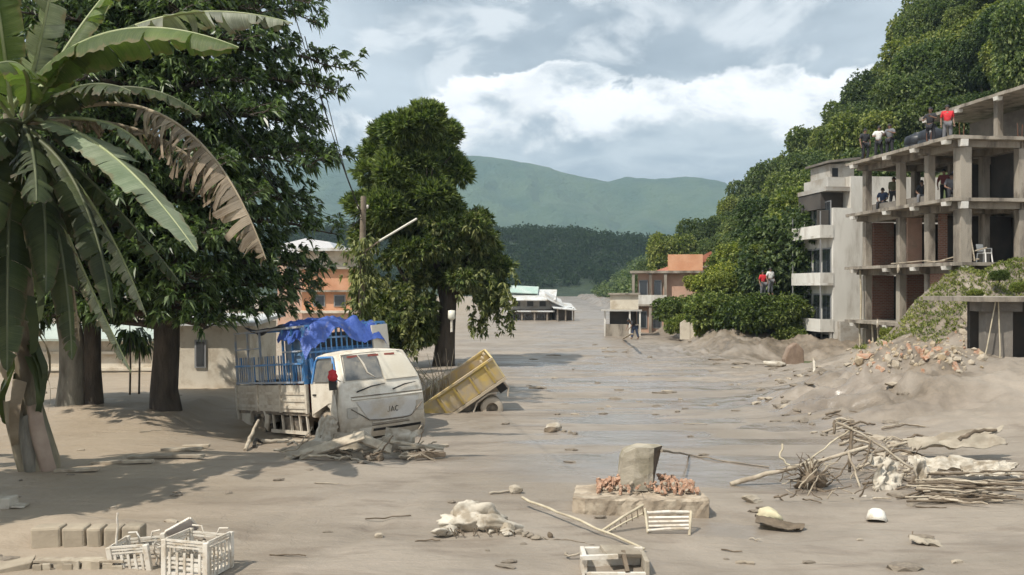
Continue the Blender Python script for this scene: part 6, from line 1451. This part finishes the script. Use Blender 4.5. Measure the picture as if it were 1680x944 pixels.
for i in range(34):
    x0 = rr.uniform(1485, 1545); x1 = rr.uniform(1600, 1700); y = rr.uniform(776, 822); z_ = 0.34-(y-776)*0.0065
    stick('bundled_stick', 'long thin stick in the flattened bundle under the white sheet', [Tz(x0, y, z_), Tz((x0+x1)/2, y+rr.normal()*2, z_+0.02), Tz(x1, y+rr.normal()*5, z_+0.02)], rr.uniform(0.012, 0.028), M_WOODD if i % 2 else M_WOOD, 'stick', 'sticks bundled under the white sheet', 6)
rr = np.random.default_rng(16)
for i in range(48):
    x0 = rr.uniform(1270, 1490); y0 = rr.uniform(760, 820); Y = 5242/(min(y0, 815)-472)-0.25; a = rr.uniform(-1.2, 1.2); L_ = rr.uniform(20, 55)
    stick('splinter', 'short splinter of wood scattered through the debris tangle', [T(x0, y0, Y), T(x0+L_*math.cos(a), min(825, y0+L_*math.sin(a)), Y-0.1)], rr.uniform(0.008, 0.018), M_WOODD if i % 2 else M_WOOD, 'splinter', 'splinters in the debris tangle', 5)
rag('brown_sacking', 'strip of brown sacking arching behind the white sheet', T(1570, 722, 18.6), 1.9, 0.5, 0.22, 21, M_STONE, (R(20), R(-8), 0), 18, 3)
stick('dark_branch', 'dark curved branch on the ridge behind the white sheet', [T(1572, 722, 18.5), T(1600, 708, 18.6), T(1635, 706, 18.6)], 0.045, M_WOODD, 'branch')
pol('pale stick lying along the top of the mound', [T(1482, 722, 19.0), T(1530, 718, 19.0), T(1560, 712, 19.1)], 0.03)
# --- scattered singles
bw = thing('white_bowl', 'upturned white bowl on the mud in front of the tangle', 'bowl', gp(1438, 856), (R(-24), R(10), 0)); MB().lathe([(0.0, 0.20), (0.07, 0.198), (0.12, 0.16), (0.145, 0.08), (0.15, 0.0), (0.135, 0.0), (0.11, 0.12), (0.0, 0.17)], n=22).build('shell', mat('bowl_white', (0.72, 0.69, 0.62), None, rough=0.45, dirt=(0.5, 0.44, 0.35), dscale=6), bw)
lump('yellowish_sack', 'yellowish white torn bundle lying on a dark curled shell', gp(1262, 858, 0.10), (0.22, 0.16, 0.14), 720, mat('bundle_yellow', (0.55, 0.50, 0.33), (0.48, 0.42, 0.28), 4, 0.8, 0.3, 20), (0, 0.3, 0), cat='bundle', noise=0.4)
rag('dark_shell', 'dark curled sheet under the yellowish bundle', gp(1275, 868, 0.05), 0.66, 0.34, 0.10, 33, M_WOODD, (R(10), R(8), R(-14)), 14, 2, 'sheet', 0.25)
rag('mud_scrap', 'muddy curled scrap right of the bowl near the right edge', gp(1517, 893, 0.05), 0.40, 0.20, 0.10, 35, M_STONE, (0, R(10), R(-20)), 12, 2, 'scrap')
stick('forked_twig', 'short twig sticking from the muddy scrap', [gp(1500, 892, 0.05), gp(1497, 884, 0.10)], 0.012, M_WOODD, 'twig')
lump('mud_stone', 'oblong mud-coated stone left of the yellowish bundle', gp(1235, 824, 0.04), (0.20, 0.10, 0.08), 740, M_STONE, (0.1, 0.1, 0.3))
lump('mud_stone', 'round mud-coated stone with a trailing stick behind the sacks', gp(846, 809, 0.05), (0.13, 0.10, 0.09), 741, M_STONE)
stick('mud_stick', 'mud-coated stick trailing left from the round stone', [gp(803, 811, 0.02), gp(838, 808, 0.03)], 0.025, M_STONE)
lump('white_bundle', 'small white and dark bundle out in the middle of the wet flow', gp(906, 706, 0.08), (0.26, 0.16, 0.13), 742, M_CLOTHW, (0, 0, 0.2), cat='bundle', noise=0.4)
lump('dark_lump', 'dark lump under the small white bundle in the flow', gp(903, 709, 0.03), (0.20, 0.12, 0.10), 743, M_WOODD, cat='lump')
for i in range(3): lump('mud_clump', 'small dark clump trailing right of the white bundle in the flow', gp(926+i*9, 709+i*2, 0.02), (0.08, 0.06, 0.05), 744+i, M_CLOD, cat='clod', group='clumps by the bundle in the flow', sub=2)
stick('sunken_cable', 'dark mud-coated cable stretching right from the upright stone', [T(1086, 738, 14.6), gp(1130, 748, 0.02), gp(1180, 757, 0.02), gp(1262, 768, 0.02)], 0.020, M_CLOD, 'cable')
stick('sunken_stick', 'mud-sunk stick at the bottom right of the open mud', [gp(1208, 924, 0.01), gp(1238, 926, 0.015)], 0.03, M_STONE)
lump('pale_pebble', 'pale pebble alone on the mud left of the sacks', gp(622, 882, 0.03), (0.07, 0.05, 0.05), 750, M_RUBP, sub=2, cat='pebble')
# --- wreckage piled in front of the lorry
rr = np.random.default_rng(77)
plank('broad pale plank propped against the front of the lorry', Tz(492, 748, 0.06), Tz(598, 714, 0.48), 0.30, 0.05, M_WOOD, (0, -0.5, 1))
plank('plank sloping right from the plank propped on the lorry', Tz(578, 714, 0.46), Tz(642, 738, 0.12), 0.25, 0.05, M_WOOD, (0, -0.6, 1))
plank('flat plank sticking out right of the lorry wreckage', Tz(655, 735, 0.16), Tz(735, 731, 0.12), 0.16, 0.06, M_WOOD)
plank('dark plank lying right of the lorry front', Tz(680, 748, 0.08), Tz(730, 745, 0.08), 0.16, 0.10, M_WOODD)
plank('upper plank pointing right from under the bumper', Tz(640, 724, 0.28), Tz(728, 737, 0.10), 0.14, 0.05, M_WOOD)
stick('leaning_stake', 'pale stake leaning out of the mud by the lorry rear wheel', [T(403, 738, 20.4), T(412, 715, 21.2), T(424, 690, 22.0)], 0.05, M_WOOD, 'stake')
stick('bent_rubber', 'black bent rubber scrap beside the leaning stake', [gp(416, 736, 0.05), gp(420, 728, 0.12), gp(430, 730, 0.05)], 0.045, M_BLACK, 'scrap')
stick('mud_log', 'mud-coated log half sunk beside the lorry', [gp(428, 728, 0.05), gp(470, 727, 0.06), gp(505, 726, 0.04)], 0.06, M_STONE, 'log')
rag('torn_white_panel', 'torn white panel with folds in front of the lorry bumper', Tz(657, 726, 0.22), 0.8, 0.6, 0.26, 41, M_CLOTHW, (R(62), R(8), R(-4)), 16, 2.6, 'panel')
rag('grey_sheet', 'mud-grey tent-like sheet propped under the lorry bumper', Tz(588, 732, 0.18), 1.1, 0.6, 0.28, 43, M_STONE, (R(48), R(6), R(4)), 18, 2.4, 'sheet')
rag('grey_sheet', 'low mud-grey sheet trailing left from the wreckage', Tz(525, 738, 0.12), 1.5, 0.55, 0.18, 45, M_STONE, (R(22), R(-6), R(4)), 18, 2.8, 'sheet')
rag('mud_drape', 'pointed mud-soaked drape over the lorry front wheel', Tz(532, 706, 0.4), 0.75, 0.62, 0.16, 47, M_CLOTHW, (R(66), 0, R(-40)), 14, 2.2, 'cloth', -0.4)
for i in range(44):
    x0 = rr.uniform(430, 705); y0 = rr.uniform(726, 754); Y = 5242/(y0-472)-0.5; a = rr.normal()*0.35; L_ = rr.uniform(18, 60)
    stick('wreck_stick', 'thin broken stick in the wreckage before the lorry', [T(x0, y0, Y), T(x0+L_*math.cos(a)*0.5, y0-abs(rr.normal())*4, Y), T(x0+L_*math.cos(a), min(y0+L_*math.sin(a), 757), Y)], rr.uniform(0.012, 0.035), (M_WOODD, M_WOOD, M_STONE)[i % 3], 'stick', 'sticks in the wreckage before the lorry', 5)
for i in range(16):
    lump('wreck_lump', 'dark mud lump in the wreckage before the lorry', Tz(rr.uniform(560, 690), rr.uniform(733, 752), 0.04), (rr.uniform(.08, .2), 0.12, rr.uniform(.05, .11)), 800+i, (M_WOODD, M_CLOD, M_STONE)[i % 3], cat='lump', group='lumps in the wreckage before the lorry', sub=2, noise=0.4)
# --- thin bent reeds beside the lorry
rd = thing('dead_reeds', 'dead bent reeds standing between the lorry and the tipper', 'reeds', gp(705, 668))
for i in range(26):
    x = rr.normal()*0.32; MB().tube([(x, rr.normal()*0.2, -0.1), (x+rr.normal()*0.1, 0, 0.6+0.3*rr.random()), (x+rr.normal()*0.35, 0, 0.7+1.1*rr.random())], [0.018, 0.014, 0.006], 4).build('reed', M_BAM if i % 2 else M_WOOD, rd)
wp = thing('white_torn_sheet', 'small torn white sheet with a rusty base behind the tipper body', 'sheet', at(752, 628, 27.6)); MB().prism([(-0.05, 0), (0.18, -0.05), (0.32, 0.55), (-0.02, 0.62)], 0.03, Matrix(((1, 0, 0, 0), (0, 0, 1, 0), (0, 1, 0, 0), (0, 0, 0, 1)))).build('sheet', M_CLOTHW, wp)
# --- clods strewn over the mud
rr = np.random.default_rng(55)
for i in range(80):
    px = rr.uniform(-20, 1700); py = 560+380*rr.random()**1.1
    if 380 < px < 740 and 560 < py < 760: continue
    q = gp(px, py)
    if q.y > 60: continue
    s = rr.uniform(0.025, 0.075)*(1+q.y/28)
    o = link('mud_clod', CL[i % 6] if i % 9 else PR[i % 6], None); o.location = q+Vector((0, 0, s*0.15)); o.scale = (s*rr.uniform(0.9, 2.2), s, s*rr.uniform(0.4, 0.8)); o.rotation_euler = (0, 0, rr.uniform(-0.5, 0.5))
    zn = ('by the left bank trees', 'left') if px < 380 else ('across the near foreground mud', 'near') if py > 760 else ('out in the wet middle flow', 'flow') if px < 1240 else ('below the concrete buildings', 'right'); tag(o, 'small clod lying loose '+zn[0], 'clod', 'clods '+zn[0], 'thing')
for i in range(12):
    px = rr.uniform(-20, 1650); py = 570+360*rr.random(); q = gp(px, py)
    if 360 < px < 850 and py < 760: continue
    L_ = rr.uniform(0.2, 0.8)*(0.6+q.y/40); a = rr.normal()*0.3
    stick('stray_twig', ('short twig lying loose on the near foreground mud' if py > 760 else 'short twig lying loose on the farther mud'), [q+Vector((0, 0, 0.015)), q+Vector((L_*math.cos(a), L_*math.sin(a), 0.03))], 0.010*(0.8+q.y/30), M_WOODD if i % 2 else M_STONE, 'twig', ('twigs on the near mud' if py > 760 else 'twigs on the farther mud'), 5)

# ------------------------------------------------------------------ rubble fan under the concrete frame
rf = thing('rubble_fan', 'fan of pale and orange rubble spilling below the concrete frame', 'rubble', (14.5, 36, 0))
rr = np.random.default_rng(91); n = 0
def terr(px, py):
    Y = 24+np.arange(0, 30, 0.1); X = (px-840)/FPX*Y; d = CAMH+(472-py)/FPX*Y-mud_height(X, Y); i = np.argmax(d < 0)
    return (99, 0, 0) if not (d < 0).any() else (Y[i], X[i], CAMH+(472-py)/FPX*Y[i])
tries = 0
while n < 290 and tries < 4000:
    tries += 1
    px = rr.uniform(1395, 1612); c = 583-(px-1400)*0.07; py = c+rr.normal()*19
    if py < 538 or py > 615: continue
    Y, x, z = terr(px, py)
    if Y > 40: continue
    s = rr.uniform(0.05, 0.15)*(1.0 if n % 9 else 1.8)
    src = PR if rr.random() < 0.45 else (YR if rr.random() < 0.8 else BR)
    o = link('stone', src[n % 6], None, rf); o.location = (x-14.5, Y-36, z+s*0.25); o.scale = (s, s, s*0.8); o.rotation_euler = rr.uniform(0, 6, 3); n += 1
for i, (px, py, Y, L_, a) in enumerate(((1580, 525, 35, 1.4, 0.7), (1592, 560, 33.5, 1.6, 0.4), (1560, 572, 34, 1.2, -0.2))):
    p = at(px, py, Y); plank(['weathered plank leaning on the grassy bank by the platform', 'long plank lying on the rubble by the platform pillar', 'short plank lower on the rubble fan'][i], p, p+Vector((L_*math.cos(a), 0.2, L_*math.sin(a))), 0.28, 0.06, M_WOOD, (0, -1, 0.3))
# clods and lumps along the broken fringe of mud
for i in range(120):
    px = rr.uniform(1240, 1500); py = 590+rr.random()*75; Y = 0; q = gp(px, py); s = rr.uniform(0.06, 0.22)
    o = link('mud_clod', CL[i % 6] if i % 3 else PR[i % 6], None); o.location = q+Vector((0, 0, s*0.1)); o.scale = (s*rr.uniform(1, 2.2), s, s*0.7); o.rotation_euler = (0, 0, rr.uniform(0, 6))
    tag(o, 'lump of mud in the churned fringe below the rubble', 'clod', 'lumps in the churned fringe below the rubble', 'thing')
lump('pale_bundle', 'pale bundle lying on the mud left of the white building', gp(1270, 603, 0.12), (0.55, 0.3, 0.22), 940, M_CLOTHW, (0, 0.2, -0.3), cat='bundle', noise=0.45)
stick('white_stake', 'white stake leaning from the mud below the white building', [gp(1338, 632, 0.0), gp(1334, 622, 0.7)], 0.06, M_CLOTHW, 'stake')
lump('mud_boulder', 'dark boulder next to the white stake', gp(1346, 626, 0.15), (0.3, 0.25, 0.3), 941, M_CLOD)
pbk = thing('ruined_mud_wall', 'broken brown stub of wall at the foot of the white building', 'wall', at(1296, 600, 44.5)-Vector((0, 0, 0.3)))
MB().prism([(-0.2, 0), (0.75, 0), (0.70, 1.1), (0.35, 1.45), (0.0, 1.2), (-0.25, 0.6)], 0.6, Matrix(((1, 0, 0, 0), (0, 0, 1, 0), (0, 1, 0, 0), (0, 0, 0, 1)))).build('stub', mat('mud_brick', (0.20, 0.14, 0.10), (0.27, 0.20, 0.15), 3, 0.95, 0.6, 12), pbk, bevel=0.06)
# ------------------------------------------------------------------ bushes along the right bank and plants on the slope
def bush_mesh(seed, dens=130, L=0.34, Wd=0.15, flat=0.75, k=6):
    rng = np.random.default_rng(seed); lob = [(0, 0, 0.75, 0.8, 0.8, 0.75*flat)]
    for i in range(8):
        a = 6.283*i/8+rng.normal()*0.3; lob.append((math.cos(a)*0.62, math.sin(a)*0.62, 0.45+0.7*rng.random()*flat, 0.42+0.2*rng.random(), 0.42+0.2*rng.random(), (0.36+0.2*rng.random())*flat))
    P, D = lobes_points(lob, dens*2.6, rng, 0.4); V, F = tufts(P, D+np.array([0, 0, 0.35]), k, L, Wd, 0.9, 0.25, rng)
    me = npmesh('foliage', V, F); return me
BUSH = [bush_mesh(200+i, 380, L=0.125, Wd=0.065) for i in range(4)]
for b_ in BUSH: b_.materials.append(L_BUSH)
BST = MB(); 
for q in range(5): BST.tube([(0, 0, -0.2), (0.2*math.cos(q*1.3), 0.2*math.sin(q*1.3), 0.4), (0.5*math.cos(q*1.3), 0.5*math.sin(q*1.3), 0.9)], [0.05, 0.04, 0.015], 5)
BST = BST.mesh('stems'); BST.materials.append(M_BARK)
rr = np.random.default_rng(31)
def bush(px, py, Y, rpx, label, group=None, name='bush', hs=1.0):
    """bush whose middle is seen at px,py"""
    s = rpx*Y/FPX; p = at(px, py, Y); t = thing(name, label, 'bush', (p.x, Y, p.z-0.8*s*hs), (0, 0, rr.uniform(0, 6)), group); t.scale = (s, s, s*hs)
    link('stems', BST, None, t); link('foliage', BUSH[int(rr.integers(4))], None, t); return t
named = [(1108, 505, 63, 34, 'round light-green bush right of the pink house'), (1150, 500, 62, 34, 'bush between the pink house and the big riverside thicket'), (1180, 500, 56, 52, 'broad dark bush in the riverside thicket'), (1235, 512, 54, 54, 'largest bush overhanging the eroded bank'), (1285, 508, 53, 46, 'bush against the balcony building at bank level'), (1195, 455, 60, 46, 'pale upper bush in the riverside thicket'), (1250, 462, 60, 40, 'bright bush below the people on the path'), (1292, 440, 57, 40, 'bright green bush left of the upper balcony'), (1225, 415, 66, 40, 'yellow-green bush up the slope above the thicket'), (1275, 400, 64, 38, 'upper bush beside the balcony building'), (1190, 425, 72, 30, 'bush behind the orange house'), (1318, 360, 62, 36, 'bush growing above the top balcony'), (1120, 530, 60, 26, 'low scrub on the bank under the round bush'), (1300, 545, 52, 26, 'low scrub at the corner of the balcony building'), (1160, 540, 56, 22, 'low weeds on the broken bank wall')]
for a in named: bush(*a)
for i in range(40):
    px = rr.uniform(1150, 1310); py = 545-(px-1075)*0.02-rr.random()*150*min(1, (px-1050)/160); Y = rr.uniform(55, 70)
    bush(px, py, Y, rr.uniform(16, 30), 'small shrub filling the riverside thicket', 'shrubs in the riverside thicket', 'shrub', rr.uniform(0.8, 1.3))
# grass and weeds on the earth slope: one mass
rg2 = np.random.default_rng(63)
gx_ = rg2.uniform(14.6, 22.5, 6000); gy_ = rg2.uniform(31.5, 38.6, 6000); gz_ = mud_height(gx_, gy_)
pxs = 840+FPX*gx_/gy_; keep = (gz_ > 1.7+1.6*fbm(gx_/1.3, gy_/1.3, 3))
C = np.stack([gx_, gy_, gz_], -1)[keep]
V, F = tufts(C, np.repeat([[0, 0, 1.0]], len(C), 0), 5, 0.20, 0.035, 0.7, 0.3, rg2)
tag(link('grass', npmesh('grass', V, F), L_GRASS), 'green and yellow grass on the earth slope', 'grass', kind='stuff')
for i, (px, py, Y, r, lb) in enumerate(((1640, 450, 36, 14, 'yellow-green bush on the top of the grassy bank'), (1600, 480, 36, 12, 'small bush lower on the grassy bank'), (1672, 470, 33, 14, 'bush above the platform at the right edge'), (1545, 522, 37, 14, 'weedy bush at the foot of the brick corner'), (1505, 535, 38, 18, 'low weeds beside the rubble fan'), (1460, 545, 41, 14, 'sprig of weeds in front of the lowest slab'))):
    b_ = bush(px, py, Y, r, lb)
# ------------------------------------------------------------------ utility pole, lamp arm and wires
M_POLE = mat('pole_wood', (0.16, 0.125, 0.09), (0.22, 0.18, 0.13), 3, 0.9, 0.5, 20)
M_WIRE = mat('wire_black', (0.015, 0.015, 0.016), None, rough=0.6)
pb = Vector((at(594, 600, 36).x, 36, 0)); up_ = thing('utility_pole', 'old wooden utility pole with creepers beside the vine-covered tree', 'pole', pb)
MB().tube([(0, 0, -0.5), (-0.02, 0, 3.5), (0.06, 0, 7.3)], [0.17, 0.15, 0.11], 10).build('post', M_POLE, up_)
for x in (-0.16, 0.22): MB().lathe([(0.0, 0.16), (0.04, 0.15), (0.05, 0.06), (0.03, 0.0)], (x, 0, 6.8), 'Z', 8).build('insulator', M_PLASTIC, up_)
rng_ = np.random.default_rng(88); C = np.array([[rng_.normal()*0.28, rng_.normal()*0.2, rng_.uniform(0.5, 5.6)] for _ in range(420)]); V, F = tufts(C, np.array([[c[0], c[1], -0.2] for c in C]), 6, 0.24, 0.09, 0.9, 0.5, rng_)
link('creeper', npmesh('creeper', V, F), L_VINE, up_)
la = thing('tube_lamp', 'slanting white tube lamp arm in front of the vine-covered tree', 'lamp', at(622, 396, 35.4)); e_ = at(684, 359, 35.2)-at(622, 396, 35.4)
MB().tube([(0, 0, 0), e_*0.5, e_], 0.045, 8).build('tube', mat('lamp_white', (0.72, 0.70, 0.60), None, rough=0.4), la); MB().bar(Vector((-0.7, 0.5, -0.42)), (0, 0, 0), 0.05).build('bracket', M_POLE, la)
top = at(592, 345, 36)
ends = [((440, -120), 13, 0.3), ((500, 60), 24, 0.4), ((520, 90), 26, 0.5), ((300, 100), 18, 1.0), ((330, 120), 18, 1.3), ((420, 260), 22, 0.9), ((430, 280), 22, 1.1), ((280, 300), 20, 0.8)]
for i, ((px, py), Y, sag) in enumerate(ends):
    b = at(px, py, Y); a = top+Vector((0.02*(i % 4), 0, -0.12*(i % 4))); n = 14
    pts = [a.lerp(b, k/n)-Vector((0, 0, sag*4*(k/n)*(1-k/n))) for k in range(n+1)]
    o = MB().tube([p-a for p in pts], 0.014 if Y > 20 else 0.009, 5).build('overhead_wire', M_WIRE); o.location = a
    tag(o, ['overhead wire climbing steepest to the top of the frame', 'overhead wire ending in the big tree crown near its tip', 'overhead wire just right of the crown tip', 'slack overhead wire crossing the banana leaves', 'lowest slack wire crossing the banana leaves', 'upper of two wires sagging left of the pole', 'lower of two wires sagging left of the pole', 'wire running behind the dead banana frond'][i], 'wire', 'overhead wires from the utility pole', 'thing')
ml = thing('meter_lamp', 'small white lamp on a short stem against the dark trunk', 'lamp', at(741, 545, 39.6)); MB().tube([(0, 0, 0), (0, 0, 0.55)], 0.06, 8).build('stem', M_PLASTIC, ml); MB().lathe([(0.0, 0.98), (0.16, 0.96), (0.17, 0.62), (0.10, 0.55), (0, 0.55)], n=14).build('shade', mat('lamp_white', (0.72, 0.70, 0.60)), ml)
MB().bar((0, 0.1, 0.2), (0, 0.9, 0.2), 0.05).build('bracket', M_POLE, ml)

# ------------------------------------------------------------------ things on the concrete floors
chh = thing('plastic_chair', 'white plastic chair on the second floor of the concrete frame', 'chair', fbp(1.35, 0.5, 4.7), (0, 0, R(25)))
M_CH = mat('chair_white', (0.72, 0.70, 0.66), None, rough=0.45)
MB().box((0, 0, 0.43), (0.45, 0.44, 0.04)).build('seat', M_CH, chh, bevel=0.012)
for sx in (-1, 1):
    for sy in (-1, 1): MB().bar((sx*0.20, sy*0.19, 0.42), (sx*0.23, sy*0.23, 0), 0.05).build('leg', M_CH, chh)
    MB().bar((sx*0.22, 0.20, 0.65), (sx*0.22, -0.18, 0.65), 0.05, 0.03).build('armrest', M_CH, chh); MB().bar((sx*0.22, -0.18, 0.65), (sx*0.21, -0.18, 0.44), 0.04).build('arm_post', M_CH, chh)
MB().box((0, 0.23, 0.68), (0.44, 0.03, 0.34), (R(-10), 0, 0)).build('backrest', M_CH, chh, bevel=0.012)
for i, (a, b, lb) in enumerate(((fbp(-0.7, 0.9, 4.75), fbp(0.9, -0.3, 5.35), 'plank slanting up beside the corner column on the second floor'), (fbp(-0.8, 1.4, 4.76), fbp(0.6, -0.2, 4.85), 'plank lying on the slab edge by the corner column'), (fbp(0.3, -0.3, 4.75), fbp(0.15, -0.25, 5.75), 'upright lath leaning on the corner column'), (fbp(-0.75, 4.4, 4.76), fbp(-0.4, 1.9, 4.85), 'long plank along the slab edge left of the corner column'))):
    plank(lb, a, b, 0.14, 0.05, M_WOOD)
for i, (x, y, z) in enumerate(((-0.95, 3.5, 4.5), (-0.97, 5.3, 1.75))): lump('white_rag', ['white rag caught on the second floor slab edge', 'white rag caught on the lowest slab edge'][i], fbp(x, y, z), (0.09, 0.09, 0.25), 990+i, M_CLOTHW, cat='rag')
# ------------------------------------------------------------------ air
hz = MB().box((0, 1500, 225), (6300, 3200, 470)); 
hm = bpy.data.materials.new('haze'); hm.use_nodes = True; ht = NT(hm.node_tree); ht.n.clear()
hv = ht.add('ShaderNodeVolumePrincipled', {'Color': (0.62, 0.83, 1.0), 'Density': 0.00027}); hv.inputs['Anisotropy'].default_value = 0.2
ho = ht.add('ShaderNodeOutputMaterial'); ht.l.new(hv.outputs[0], ho.inputs['Volume'])
tag(hz.build('haze', hm), 'thin pale blue haze over the whole valley', 'haze', kind='stuff')
